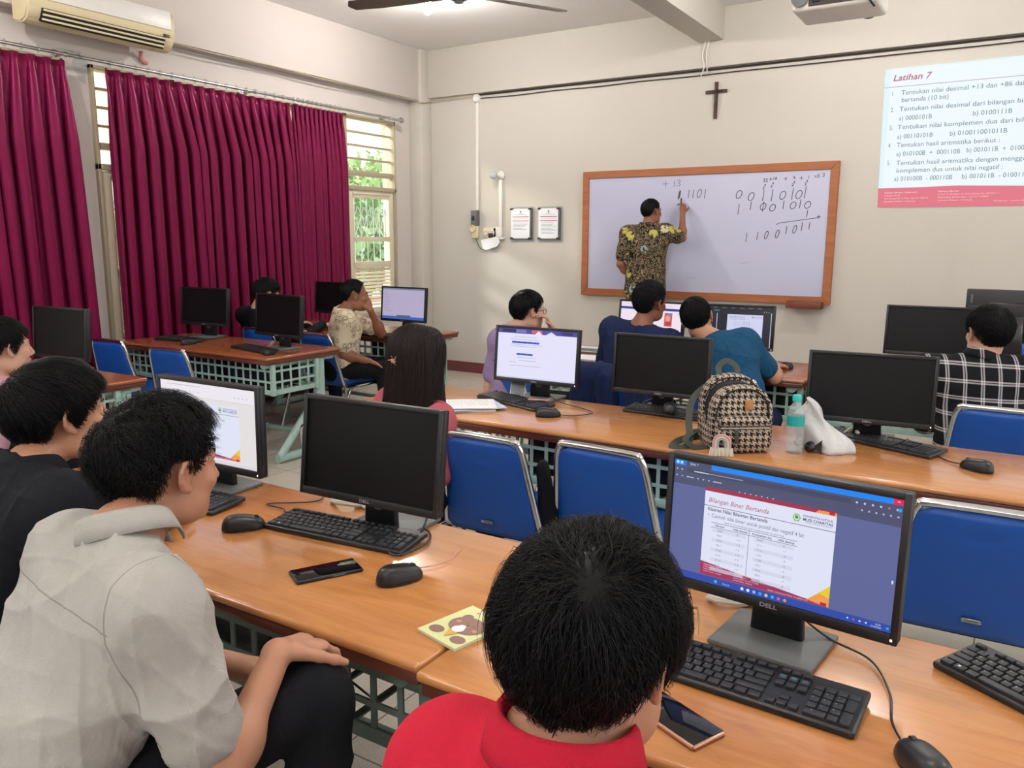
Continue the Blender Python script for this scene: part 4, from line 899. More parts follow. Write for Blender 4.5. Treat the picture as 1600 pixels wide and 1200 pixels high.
def ukmc(f, x0, y0, x1, y1, dim=1.0, title=('Bilangan Biner Bertanda', 'b04a60')):
    """the lecture slide inside a page rectangle"""
    w, h = x1 - x0, y1 - y0; X = lambda u: x0 + u * w; Y = lambda v: y0 + v * h
    f.rect(x0, y0, x1, y1, 'dfe3f6', 2); f.poly([(X(0), Y(0)), (X(1), Y(0)), (X(1), Y(.02)), (X(.8), Y(.04)), (X(0), Y(.16))], 'a5305c', 3)
    f.poly([(X(.85), Y(.04)), (X(1), Y(.24)), (X(1), Y(0))], 'e9cc30', 4); f.poly([(X(.84), Y(.03)), (X(.93), Y(.13)), (X(1), Y(.10)), (X(1), Y(0))], 'ee9b52', 5); f.rect(X(.94), Y(0), X(.985), Y(.04), 'b02a40', 6)
    f.line([(X(0), Y(.83)), (X(1), Y(.83))], .0012, '6a5c78', 4)
    f.text(title[0], X(.03), Y(.875), h * .055, title[1], 5, False, .25, w * .48)
    f.disc(X(.72), Y(.905), w * .03, w * .032, '6fae58', 5, 6); f.disc(X(.72), Y(.905), w * .022, w * .023, 'd8e2a0', 6); f.disc(X(.72), Y(.91), w * .013, w * .013, '3c88c0', 7)
    f.text('UNIVERSITAS KATOLIK', X(.765), Y(.93), h * .022, '6c6a90', 5, True, 0, w * .215); f.text('MUSI CHARITAS', X(.765), Y(.885), h * .033, '55557a', 5, True, 0, w * .215); f.line([(X(.775), Y(.87)), (X(.975), Y(.87))], .0007, '8a88a8', 5)
def slide_body(f, x0, y0, x1, y1):
    w, h = x1 - x0, y1 - y0; X = lambda u: x0 + u * w; Y = lambda v: y0 + v * h; c = '565a78'
    f.text('Kisaran Nilai Bilangan Bertanda', X(.03), Y(.775), h * .04, c, 5, True, 0, w * .48)
    f.disc(X(.04), Y(.725), .0012, .0012, c, 5); f.text('Contoh nilai biner untuk positif dan negatif 4 bit', X(.065), Y(.70), h * .045, '6a6d88', 5, False, 0, w * .72)
    f.text('Tabel 4.9 Contoh bilangan biner komplemen dua dan desimalnya', X(.17), Y(.655), h * .02, '666a84', 5, False, 0, w * .47)
    for v in (.64, .585, .045): f.line([(X(.07), Y(v)), (X(.74), Y(v))], .0009, '50546e', 5)
    f.line([(X(.375), Y(.64)), (X(.375), Y(.05))], .0009, '50546e', 5)
    for s, u, ww in [('Nilai biner', .1, .08), ('Nilai desimal', .25, .11), ('Komplemen dua', .40, .15), ('Nilai desimal', .60, .12)]: f.text(s, X(u), Y(.6), h * .025, '50546e', 5, True, 0, w * ww)
    for k in range(9):
        v = .545 - k * .058
        if k % 2 == 0: f.rect(X(.08), Y(v - .012), X(.35), Y(v + .03), 'd2d7ea', 3); f.rect(X(.42), Y(v - .012), X(.72), Y(v + .03), 'd2d7ea', 3)
        if k < 8: f.text(format(k, '04b'), X(.12), Y(v), h * .024, '8489a2', 5); f.text('0' if k == 0 else '+ %d' % k, X(.28), Y(v), h * .024, '6a6e8a', 5)
        f.text(format((16 - k) % 16, '04b'), X(.44), Y(v), h * .024, '8489a2', 5); f.text('0' if k == 0 else '- %d' % k, X(.64), Y(v), h * .024, '6a6e8a', 5)
    for i, (u, L) in enumerate([(.03, ['Kampus Bangau ( Rektorat )', 'Jl. Bangau No. 60', 'Palembang 30113 Telp. +62 711 378171', 'Sumatera Selatan - Indonesia']), (.28, ['Kampus Burlian', 'Jl. Kol. H. Burlian Lrg. Suka Senang No. 204 Km. 7', 'Palembang 30152 Telp. +62 711 412806', 'Sumatera Selatan - Indonesia'])]):
        for k, s in enumerate(L): f.text(s, X(u), Y(.118 - i * .02 - k * .026), h * .016, 'e8c8d8', 5, k == 0, 0, w * [.16, .09, .20, .15][k] * (1.2 if i and k == 1 else 1))
    f.text('Website : www.ukmc.ac.id / Email : ukmc@ukmc.ac.id', X(.55), Y(.012), h * .016, 'f0d0e0', 7, False, 0, w * .3)
def doc_slide(f):
    f.rect(-SW, -SH, SW, SH, '5d6699', 0); f.rect(-SW, SH - .052, SW, SH - .012, '4a5070', 1); f.rect(-SW, SH - .012, SW, SH, '1384f2', 1)
    f.rect(-SW, SH - .012, -SW + .026, SH, '1a8cf5', 2); f.rect(-SW + .02, SH - .014, -SW + .082, SH - .001, '454c6c', 2); f.text('Slide 7', -SW + .034, SH - .009, .005, 'd6dae8', 3)
    for k in range(2): f.rect(-SW + .004 + k * .009, SH - .009, -SW + .009 + k * .009, SH - .004, 'cfe6ff', 3)
    f.rect(SW - .018, SH - .012, SW, SH, 'd8285c', 3); f.line([(SW - .011, SH - .006), (SW - .007, SH - .006)], .001, 'ffffff', 4)
    f.rect(-SW + .028, SH - .026, SW - .09, SH - .016, '3e4562', 2)
    f.line([(-SW + .045, SH - .021), (-SW + .075, SH - .021)], .0022, 'c8cede', 3); f.line([(-SW + .075, SH - .021), (-SW + .15, SH - .021)], .0018, '8d94ac', 3)
    for k in range(2): f.disc(-SW + .006 + k * .011, SH - .021, .0018, .0018, 'c2c8da', 3, 8)
    for k in range(6): f.disc(SW - .08 + k * .014, SH - .021, .0022, .0022, 'c2c8da' if k != 4 else 'd85a6a', 3, 8)
    f.disc(SW - .006, SH - .021, .0036, .0036, '2aa0e8', 4, 10)
    for k in range(7): f.disc(-SW + .006 + k * .012, SH - .035, .002, .0016, 'aeb5c9', 3, 8)
    f.line([(-SW + .088, SH - .035), (-SW + .105, SH - .035)], .002, 'b9bfd1', 3); f.line([(-SW + .03, SH - .035), (-SW + .042, SH - .035)], .002, 'b9bfd1', 3)
    for k in range(7): f.disc(-SW + .145 + k * .0115, SH - .046, .0017, .0015, 'aeb5c9', 3, 8)
    for k in range(6): f.disc(SW - .07 + k * .0125, SH - .034, .0019, .0019, 'b2b9cc', 3, 8)
    x0, y0, x1, y1 = -.152, -SH + .016, .112, SH - .056
    f.poly([(x0, y1), (x1, y1), (x1, y1 + .009), (x0, y1 + .009)], '9c3050', 2); f.poly([(x1 - .04, y1), (x1, y1), (x1, y1 + .006), (x1 - .034, y1 + .006)], 'ee9b52', 3); f.rect(x1 - .014, y1 + .001, x1 - .004, y1 + .008, 'b02a30', 4)
    ukmc(f, x0, y0, x1, y1); slide_body(f, x0, y0, x1, y1)
    f.rect(-SW, -SH, SW, -SH + .0145, '2f4aa8', 8); f.rect(-.118, -SH + .004, -.112, -SH + .01, '35b8f0', 9); f.text('Search', -.1, -SH + .0045, .004, 'b9c8ee', 9)
    for k, c in enumerate(['e8e4f0', 'dfe4f4', '8fb4f0', '3aa0f0', 'e8c868', '30b0e8', 'd85a90', 'f08a50']): f.disc(-.058 + k * .0125, -SH + .0072, .0034, .0034, c, 9, 10)
    for k, c in enumerate(['c8d0ee', 'd06070', 'd8def0', 'd8def0']): f.disc(.148 + k * .011, -SH + .0072, .0018, .0018, c, 9, 8)
    f.text('10:30', SW - .028, -SH + .008, .0032, 'dfe4f4', 9); f.text('12/10/2023', SW - .036, -SH + .003, .003, 'dfe4f4', 9); f.disc(SW - .006, -SH + .007, .0028, .0028, '2aa0e8', 9, 8)
    f.disc(SW - .006, -.03, .0018, .004, 'd0d8f0', 9, 8)
def doc_slide_pale(f):
    f.rect(-SW, -SH, SW, SH, 'e3dfe0', 0); f.rect(-SW, SH - .045, SW, SH, 'ece7f0', 1); f.line([(-SW, SH - .046), (SW, SH - .046)], .001, 'c9c2cc', 2); f.line([(-.19, SH - .012), (-.03, SH - .012)], .0016, 'a8a4b0', 2)
    for k in range(9): f.disc(-.2 + k * .02, SH - .03, .002, .0016, 'a6a2ae', 2, 8)
    for k in range(4): f.disc(.13 + k * .018, SH - .03, .002, .002, '9995a2', 2, 8)
    x0, y0, x1, y1 = -.155, -SH + .018, .145, SH - .06
    ukmc(f, x0, y0, x1, y1, title=('Bilangan Biner Bertanda', 'c06a98')); slide_body(f, x0, y0, x1, y1)
    f.rect(x0, y0, x1, y1, 'ece8f2', 1); f.rect(-SW, -SH, SW, -SH + .01, 'dcd8e0', 8)
def doc_dark(f):
    f.rect(-SW, -SH, SW, SH, '20222c', 0); f.rect(-SW, SH - .03, SW, SH, '1b1d24', 1)
    for k in range(7): f.line([(-.2 + k * .055, SH - .01), (-.175 + k * .055, SH - .01)], .003, '7b7f8c', 2)
    f.line([(-.14, SH - .028), (-.11, SH - .028)], .007, '2f7f9a', 2)
    for k in range(3): f.disc(.17 + k * .014, SH - .03, .0025, .0025, 'b0b4c0', 2, 8)
    f.rect(-.122, -SH, -.118, SH - .045, 'c8cae0', 2)
    x0, y0, x1, y1 = -.055, -SH + .012, .165, SH - .05
    f.rect(x0, y0, x1, y1, 'cfd2f0', 1); f.text('Konversi Bilangan Desimal', x0 + .01, y1 - .018, .006, '555a78', 3, True, .2, .1); f.text('Pembagian berulang', x0 + .02, y1 - .032, .005, '6a6e8a', 3, False, 0, .09)
    f.disc(x0 + .155, y1 - .014, .006, .006, '6fa868', 3, 8); f.text('MUSI CHARITAS', x0 + .165, y1 - .018, .006, '6c6f90', 3, True, 0, .05); f.line([(x0, y1 - .024), (x1, y1 - .024)], .0008, '8a8eac', 3)
    for k in range(4): f.line([(x0 + .04 + k * .014, y1 - .05), (x0 + .04 + k * .014, y1 - .07)], .0012, '7c80a0', 3)
    for k in range(5): f.line([(x0 + .10 + k * .01, y1 - .042), (x0 + .10 + k * .01, y1 - .07)], .0016, '666a8c', 3)
    f.line([(x0 + .11, y1 - .08), (x0 + .17, y1 - .08), (x0 + .17, y1 - .09)], .001, '7c80a0', 3)
    f.poly([(x1 - .02, y0), (x1, y0 + .03), (x1, y0)], 'e8b040', 3); f.rect(SW - .012, -SH, SW - .008, SH - .035, 'c8cae0', 2)
monitor((-2.061, 1.546, 0.959), 1.4, 1, 'monitor with pale slide partly hidden behind the person in grey shirt', True, -0.02, 0.96, pic=doc_slide_pale)
monitor((-1.380, 1.516, 0.974), 2.7, 7.3, 'switched-off black monitor in the middle of the front row', False, 0.05, 0.95)
monitor((-0.336, 1.476, 0.966), -5.8, 3.5, 'large lit monitor in front showing the Bilangan Biner Bertanda slide', True, -0.025, 0.95, pic=doc_slide)
monitor((-1.935, 3.329, 0.970), 1.7, 5.2, 'bright white monitor with a grey phone leaning before it', True, 0.0, 0.965, pic=doc_white)
monitor((-1.322, 3.393, 0.965), 1.1, 4, 'dark monitor left of the houndstooth backpack', False, 0.0, 0.965)
monitor((-0.436, 3.318, 0.961), 5.6, 4.7, 'dark monitor right of the bottle and white plastic bag', True, 0.0, 0.965)
monitor((-1.991, 4.90, 0.995), -7, 5.7, 'lit monitor with white page behind the person in navy', False, pic=doc_site)
monitor((-1.478, 5.06, 0.984), 6, 5.7, 'lit monitor with dark browser frame behind the person in blue-teal', True, pic=doc_dark)
monitor((-4.371, 2.38, 1.012), 3, 4.4, 'dark monitor at the far left edge in front of the crimson curtain', False, scale=1.0)
monitor((-5.40, 4.09, 0.995), 5.5, 5, 'dark monitor nearest the long curtain, left of the two on the lattice desk', scale=1.05)
monitor((-4.39, 3.93, 0.99), -4.3, 5, 'dark monitor right of the two on the lattice desk, hiding the person in black', scale=1.05)
monitor((-5.21, 5.33, 1.0), 0, 5, 'dark monitor by the curtain behind the head of the person in batik')
monitor((-4.235, 5.12, 0.998), -1.5, 5, 'lit lilac-white monitor below the casement shutters', pic=doc_plain)
monitor((-0.38, 5.12, 1.02), 3, 5, 'dark monitor between whiteboard tray and the person in plaid')
m3 = monitor((0.02, 5.98, 1.06), 178, 2, 'black monitor seen from behind at the right edge', scale=1.16)
bpy.data.objects.remove(part(part(m3, 'bezel'), 'logo')) if [c for c in part(m3, 'bezel').children] else None
B().box((0.0, 0.042, 0.05), (0.44, 0.004, 0.004)).build('back_seam', MT['standgrey'], part(m3, 'bezel')); B().box((0.21, 0.031, 0.09), (0.012, 0.003, 0.05), 0.001).build('rating_label', MT['standgrey'], part(m3, 'bezel'))
for c in list(mon0.children_recursive) + [mon0]: bpy.data.objects.remove(c)

# ------------------------------------------------------------------ keyboards
U = 0.0188
def key_layout():
    K = []; y = 0.047
    x = 0; 
    for u in [0] + [2 + i + (0.5 if i >= 4 else 0) + (0.5 if i >= 8 else 0) for i in range(12)] + [15.3, 16.3, 17.3]: K.append((u, 0, 1, .8))
    for i in range(13): K.append((i, 1.15, 1, 1))
    K.append((13, 1.15, 2, 1)); K.append((0, 2.15, 1.5, 1))
    for i in range(12): K.append((1.5 + i, 2.15, 1, 1))
    K.append((13.5, 2.15, 1.5, 1)); K.append((0, 3.15, 1.75, 1))
    for i in range(11): K.append((1.75 + i, 3.15, 1, 1))
    K.append((12.75, 3.15, 2.25, 1)); K.append((0, 4.15, 2.25, 1))
    for i in range(10): K.append((2.25 + i, 4.15, 1, 1))
    K.append((12.25, 4.15, 2.75, 1))
    xx = 0
    for w in (1.25, 1.25, 1.25, 6.25, 1.25, 1.25, 1.25, 1.25): K.append((xx, 5.15, w, 1)); xx += w
    for r in (1.15, 2.15):
        for i in range(3): K.append((15.3 + i, r, 1, 1))
    K.append((16.3, 4.15, 1, 1))
    for i in range(3): K.append((15.3 + i, 5.15, 1, 1))
    for r in range(4):
        for i in range(3 if r != 3 else 3): K.append((18.6 + i, 1.15 + r, 1, 1))
    K.append((21.6, 1.15, 1, 1)); K.append((21.6, 2.15, 1, 2)); K.append((21.6, 4.15, 1, 2)); K.append((18.6, 5.15, 2, 1)); K.append((20.6, 5.15, 1, 1))
    return K
KW, KD = 0.442, 0.130; KTILT = R(4)
def kb_pos(u, r, w, h): return (-KW / 2 + 0.0085 + (u + w / 2) * U, KD / 2 - 0.011 - (r + h / 2) * U * 0.98)
_km = {}
def make_keyboard(detail):
    root = empty('keyboard', (0, 0, 0), 0, 'x', 'keyboard', 'black keyboards')
    b = B().box((0, 0, 0.008), (KW, KD, 0.014), 0.005, 3); b.build('case', MT['blk'], root).rotation_euler = (KTILT, 0, 0)
    K = key_layout()
    if detail:
        for (u, r, w, h) in K:
            k = (w, h)
            if k not in _km:
                q = B().box((0, 0, 0.0), (w * U - 0.0022, h * U * 0.98 - 0.0022, 0.0065), 0.0013, 2)
                for v in q.bm.verts:
                    if v.co.z > 0: v.co.x *= 1 - 0.0018 / (w * U); v.co.y *= 1 - 0.0018 / (h * U)
                o = q.build('key', MT['key'], root); _km[k] = o.data
            else: o = link(bpy.data.objects.new('key', _km[k]), root)
            x, y = kb_pos(u, r, w, h); o.location = (x, y * math.cos(KTILT), 0.0172 + y * math.sin(KTILT)); o.rotation_euler = (KTILT, 0, 0)
        f = Flat(0.0001); rows = ["`1234567890-=", "QWERTYUIOP[]", "ASDFGHJKL;'", "ZXCVBNM,./"]; off = [(0, 1.15), (1.5, 2.15), (1.75, 3.15), (2.25, 4.15)]
        for s, (u0, r) in zip(rows, off):
            for i, ch in enumerate(s):
                x, y = kb_pos(u0 + i, r, 1, 1); f.text(ch, x - .005, y + .001, .0035, 'a9adb2', 1)
        for i, ch in enumerate('7894561230'):
            u, r = (18.6 + i % 3, 2.15 + i // 3) if i < 9 else (19, 5.15)
            x, y = kb_pos(u, r, 1, 1); f.text(ch, x - .005, y + .001, .0035, 'a9adb2', 1)
        x, y = kb_pos(1.25, 5.15, 1.25, 1); f.rect(x - .004, y - .002, x + .001, y + .003, 'c8ccd0', 1)
        for i in range(3):
            x, y = kb_pos(15.3 + i, 1.15, 1, 1); f.rect(x - .005, y - .003, x + .004, y + .003, '3a5f72', 1)
        f.build('key_legends', MT['print'], root, lambda x, y, z: (x, y * math.cos(KTILT), 0.02065 + z + y * math.sin(KTILT)))
    else:
        q = B()
        for (u, r, w, h) in K:
            x, y = kb_pos(u, r, w, h); q.box((x, y, 0.017), (w * U - 0.003, h * U - 0.003, 0.006))
        o = q.build('keys', MT['key'], root, False); o.rotation_euler = (KTILT, 0, 0); o['kind'] = 'stuff'
    for sx in (-1, 1): B().box((sx * 0.17, 0.05, 0.001), (0.03, 0.012, 0.012), 0.002).build('foot', MT['blk'], root)
    return root
kbd = make_keyboard(True); kbs = make_keyboard(False)
def keyboard(x, y, a, label, detail=False, z=DZ):
    r = copy_tree(kbd if detail else kbs); r.location = (x, y, z + 0.003); r.rotation_euler = (0, 0, R(a)); r['label'] = label; return r
keyboard(-1.445, 1.487, 6.0, 'black keyboard in front of the switched-off monitor in the front row', True)
keyboard(-0.362, 1.325, -2.5, 'black keyboard below the lit slide monitor at right', True)
keyboard(0.160, 1.505, -32, 'black keyboard cut off by the right edge of the picture', True)
keyboard(-2.08, 1.44, 3, 'black keyboard mostly hidden by the person in grey shirt', False)
keyboard(-1.985, 3.22, -19, 'black keyboard under the bright white monitor with papers beside it')
keyboard(-1.245, 3.375, -2, 'black keyboard with a mouse lying on top, left of the backpack')
keyboard(-0.375, 3.31, -24, 'black keyboard in front of the dark monitor, right of the plastic bag')
keyboard(-5.40, 3.86, 4, 'black keyboard in front of the dark monitor nearest the curtain')
keyboard(-4.50, 3.80, -12, 'black keyboard at the aisle end of the lattice desk')
keyboard(-4.33, 5.06 - 0.14, -8, 'black keyboard below the lit monitor under the casement')
keyboard(-5.30, 5.08, 3, 'black keyboard behind the arm of the person in black')
keyboard(-4.5, 2.21, 3, 'black keyboard on the desk at the left edge, hidden by the heads')
for p in (kbd, kbs):
    for c in list(p.children_recursive) + [p]: bpy.data.objects.remove(c)

# ------------------------------------------------------------------ mice
def make_mouse():
    root = empty('computer_mouse', (0, 0, 0), 0, 'x', 'mouse', 'black computer mice')
    n, m = 28, 12; V = []; F = []
    for j in range(m + 1):
        t = j / m * math.pi / 2
        for i in range(n):
            a = 2 * math.pi * i / n; ca, sa = math.cos(a), math.sin(a)
            x = 0.031 * math.copysign(abs(ca) ** 0.85, ca); y = 0.057 * math.copysign(abs(sa) ** 0.85, sa)
            x *= 1 - 0.10 * math.cos(a * 2 + math.pi) ** 2 * 0.8
            k = math.cos(t) ** 0.55; h = 0.037 * math.sin(t) ** 0.9
            yy = y * k; V.append((x * k, yy, 0.004 + h * (1 - 0.22 * (yy / 0.057)) * (0.97)))
    for j in range(m):
        for i in range(n): F.append((j * n + i, j * n + (i + 1) % n, (j + 1) * n + (i + 1) % n, (j + 1) * n + i))
    F.append(tuple(range(n))[::-1]); b = mesh_obj('shell', V, F, MT['blk'], root, True)
    B().tube([(-0.0035, 0.032, 0.029), (0.0035, 0.032, 0.029)], 0.0085, 14).build('scroll_wheel', MT['key'], root)
    B().lathe([(0.026, 0), (0.03, 0.001), (0.029, 0.006), (0.001, 0.006)], 20).build('sole', MT['blk_matte'], root).scale = (1, 1.8, 1)
    return root
ms0 = make_mouse()
def mouse(x, y, a, label, cable=None, z=DZ):
    r = copy_tree(ms0); r.location = (x, y, z); r.rotation_euler = (0, 0, R(a)); r['label'] = label
    if cable:
        o = B().tube(bez([Vector((math.cos(R(a)) * 0 - math.sin(R(a)) * 0.055 + x, math.cos(R(a)) * 0.055 + y, z + 0.008))] + [Vector(c) for c in cable], 8), 0.0022, 6).build('cable', MT['wire'], r)
        o.matrix_parent_inverse = (Matrix.Translation((x, y, z)) @ Matrix.Rotation(R(a), 4, 'Z')).inverted()
    return r
mouse(-1.13, 1.335, -25, 'black wireless mouse right of the phone in the front row')
mouse(-1.70, 1.37, -38, 'black mouse beside the person in grey shirt', [(-1.66, 1.47, .755), (-1.72, 1.53, .755), (-1.80, 1.54, .755), (-1.70, 1.63, .755), (-1.74, 1.70, .755), (-1.86, 1.74, .77)])
mouse(-1.70, 3.04, -55, 'black mouse in front of the bright white monitor', [(-1.60, 3.10, .755), (-1.56, 3.20, .755), (-1.66, 3.27, .755), (-1.80, 3.32, .76), (-1.93, 3.42, .78)])
mouse(-1.245, 3.33, 10, 'black mouse resting on top of a keyboard', [(-1.26, 3.42, .79), (-1.30, 3.46, .78)], DZ + 0.026)
mouse(-0.05, 3.10, 60, 'black mouse at the right end of the second row', [(-0.14, 3.16, .755), (-0.18, 3.22, .755), (-0.24, 3.30, .755), (-0.30, 3.42, .76)])
mouse(-0.045, 1.225, 35, 'black mouse at the bottom edge beside the lit monitor keyboard', [(-0.10, 1.33, .756), (-0.115, 1.42, .757), (-0.16, 1.52, .757), (-0.24, 1.55, .765), (-0.31, 1.56, .80)])
mouse(-1.155, 5.03, 80, 'black mouse on the third-row desk beside the person in blue-teal')
mouse(-5.14, 3.74, -10, 'black mouse next to the keyboard nearest the curtain')
mouse(-4.235, 3.70, 20, 'black mouse at the aisle end of the lattice desk', [(-4.16, 3.80, .755), (-4.18, 3.93, .755)])
for c in list(ms0.children_recursive) + [ms0]: bpy.data.objects.remove(c)

# ------------------------------------------------------------------ computers in the baskets
def tower(x, y, label, led=False):
    r = empty('desktop_computer', (x, y, 0.504), 0, label, 'computer', 'desktop computers in the desk baskets')
    B().box((0, 0, 0.095), (0.40, 0.30, 0.18), 0.006).build('case', MT['blk_matte'], r)
    B().box((0, -0.151, 0.095), (0.38, 0.006, 0.165), 0.003).build('front_panel', MT['blk'], r)
    if led:
        for k, (dx, dz, m) in enumerate([(-.02, .11, 'red_led'), (-.02, .06, 'blue_led'), (.07, .12, 'green_led'), (.06, .06, 'blue_led')]): B().lathe([(.022, 0), (.026, .002), (.022, .004), (.014, .004), (.012, 0.002), (.001, .002)], 16, (dx, -.154, dz), (0, -1, 0)).build('fan_light', MT[m], r)
tower(-5.45, 3.85, 'black desktop computer in the lattice basket by the curtain'); tower(-4.98, 3.85, 'black desktop computer in the middle of the lattice basket'); tower(-4.48, 3.85, 'black desktop computer at the open lattice end')
tower(-4.33, 5.19, 'black desktop computer glowing red, blue and green below the casement', True)
tower(-1.62, 1.36, 'black desktop computer under the front-row desk behind the person in grey'); tower(-1.55, 3.10, 'black desktop computer under the second-row desk behind the empty chair'); tower(-1.02 - 0.14, 3.10, 'black desktop computer under the second-row desk near the backpack')
tower(-0.45, 3.09, 'black desktop computer under the second-row desk below the bottle'); tower(-1.2, 4.93, 'black desktop computer at the right end of the third-row desk')

# ------------------------------------------------------------------ phones, notebook, papers and small things
def phone(loc, rot, label, w=0.074, l=0.158, edge='blk', screen='phoneglass', cat='phone'):
    r = empty('smartphone', loc, 0, label, cat); r.rotation_euler = rot
    B().box((0, 0, 0.0045), (w, l, 0.009), 0.004, 3).build('body', MT[edge], r); B().box((0, 0, 0.0092), (w - 0.006, l - 0.006, 0.0008), 0.0003).build('screen', MT[screen], r)
    B().box((w / 2, 0.02, 0.0045), (0.0015, 0.03, 0.003), 0.0006).build('side_button', MT['standgrey'], r); return r
phone((-1.305, 1.278, DZ), (0, 0, R(-16 - 12)), 'black smartphone lying before the keyboard of the front row')
phone((-0.405, 1.155, DZ), (0, 0, R(66)), 'smartphone with rose-gold rim beside the person in red', edge='rosegold')
phone((-2.035, 3.325, DZ + 0.012), (R(68), 0, R(14)), 'grey smartphone leaning upright against the bright white monitor', 0.076, 0.165, 'white_pl', 'phonegrey')
phone((-1.86, 3.235, DZ + 0.024), (0, 0, R(-75)), 'small pinkish phone lying on the keyboard of the bright monitor', 0.04, 0.10, 'pinkw', 'phonegrey')
nb = empty('notebook', (-0.872, 1.225, DZ), R(-14), 'small yellow-green notebook with a brown bear drawing beside the person in red', 'notebook')
B().box((0, 0, 0.003), (0.112, 0.145, 0.005)).build('pages', MT['pagey'], nb); B().box((0, 0, 0.0062), (0.114, 0.147, 0.0012)).box((-0.057, 0, 0.0033), (0.001, 0.147, 0.006)).build('cover', MT['pagey'], nb)
f = Flat(0.0003); f.rect(-.057, -.0735, .057, .0735, 'd6dba0', 0); BR = '8a6a60'
f.disc(-.022, .030, .012, .012, BR, 1); f.disc(.034, .028, .012, .012, BR, 1); f.disc(.005, .004, .043, .034, '8c6c62', 2, 28); f.disc(-.03, -.046, .018, .014, BR, 1); f.disc(.035, -.047, .018, .014, BR, 1)
f.disc(-.022, .006, .006, .005, 'd08878', 3); f.disc(.033, -.002, .006, .005, 'd08878', 3); f.line([(-.008, .012), (-.003, .014), (.001, .011)], .001, '4a3530', 4); f.line([(.014, .009), (.019, .011), (.023, .008)], .001, '4a3530', 4); f.disc(.006, .006, .003, .002, '4a3530', 4)
f.poly([(-.01, -.028), (.016, -.030), (.004, -.058)], 'd8a850', 4); f.disc(.003, -.018, .014, .013, 'e8e8ea', 5); f.disc(.003, -.008, .009, .008, 'f0f0f2', 6)
for cx_, cy_ in ((-.02, .062), (.03, .06)): f.disc(cx_, cy_, .005, .004, 'e8e8ea', 2); f.poly([(cx_ - .004, cy_ - .002), (cx_ + .004, cy_ - .002), (cx_, cy_ - .011)], 'd8a850', 2)
f.build('cover_picture', MT['print'], nb, lambda x, y, z: (x, y, 0.0071 + z))
ps = empty('paper_stack', (-2.12, 3.00, DZ), R(-6), 'stack of white and pale blue papers in front of the person in pink', 'papers')
rnd = random.Random(4)
for k in range(5): B().box((rnd.uniform(-.02, .02), rnd.uniform(-.02, .02), 0.002 + k * 0.004), (0.21, 0.297, 0.003), 0, rot=(0, 0, R(rnd.uniform(-14, 14) - 40))).build('sheet', MT['paper' if k != 2 else 'paper_b'], ps)
f = Flat(0.0003)
for k in range(14): f.line([(-.08, .11 - k * .015), (.06 if k % 4 else .0, .11 - k * .015)], .0012, '9aa2ac', 0)
c_, s_2 = math.cos(R(-40)), math.sin(R(-40)); f.build('print', MT['print'], ps, lambda x, y, z: (c_ * x - s_2 * y, s_2 * x + c_ * y, 0.0202 + z))
o = B().box((0, 0, 0.0015), (0.297, 0.21, 0.003)).build('paper_sheet', MT['paper']); o.location = (-2.36, 4.78, DZ); o.rotation_euler = (0, 0, R(8)); tag(o, 'white paper on the third-row desk left of the person in navy', 'paper')
lp = empty('laptop', (-2.45, 5.08, DZ), R(5), 'closed silver laptop on the third-row desk beside the bright page monitor', 'laptop'); B().box((0, 0, 0.009), (0.33, 0.23, 0.016), 0.004).build('base', MT['steel'], lp); B().box((0, 0, 0.0195), (0.33, 0.23, 0.005), 0.002).build('lid', MT['standgrey'], lp)
phone((-2.5, 5.06, DZ + 0.022), (0, 0, R(95)), 'white phone lying on the closed laptop', edge='white_pl', screen='white_pl')
o = B().box((0, 0, 0.004), (0.18, 0.26, 0.008), 0.003).build('tablet', MT['paper_b']); o.location = (0.12, 4.80, DZ); o.rotation_euler = (0, 0, R(-60)); tag(o, 'pale tablet at the right edge beside the person in plaid', 'tablet')
ph = B().box((0, 0, 0.003), (0.10, 0.20, 0.006), 0.002).build('notepad', MT['standgrey']); ph.location = (-1.27, 5.17, DZ); ph.rotation_euler = (0, 0, R(-15)); tag(ph, 'grey pad under the hand of the person in blue-teal', 'pad')
o = B().box((0, 0, 0.006), (0.2, 0.14, 0.012), 0.002).box((0.02, 0.02, 0.014), (0.16, 0.12, 0.004), 0.001, rot=(0, 0, 0.3)).build('paper_stack', MT['paper']); o.location = (-4.66, 5.10, DZ); tag(o, 'white papers left of the keyboard under the casement', 'papers')

# bottle
bt = empty('water_bottle', (-0.635, 3.0, DZ), 0, 'clear plastic water bottle with turquoise cap and label', 'bottle')
pr_ = [(0.026, 0), (0.031, 0.006), (0.031, 0.03), (0.029, 0.034), (0.031, 0.038), (0.031, 0.06), (0.0295, 0.064), (0.031, 0.068), (0.031, 0.145), (0.029, 0.16), (0.022, 0.175), (0.0135, 0.187), (0.0125, 0.20)]
B().lathe([(0.001, 0)] + pr_, 32).build('body', MT['bottlepl'], bt)
B().lathe([(0.0315, 0.105), (0.0315, 0.142), (0.001, 0.142)][:2] + [(0.0312, 0.1421), (0.0312, 0.105)], 32).build('label', MT['label'], bt)
B().lathe([(0.001, 0.196), (0.0165, 0.196), (0.0165, 0.213), (0.014, 0.217), (0.001, 0.217)], 28).build('cap', MT['cap'], bt)
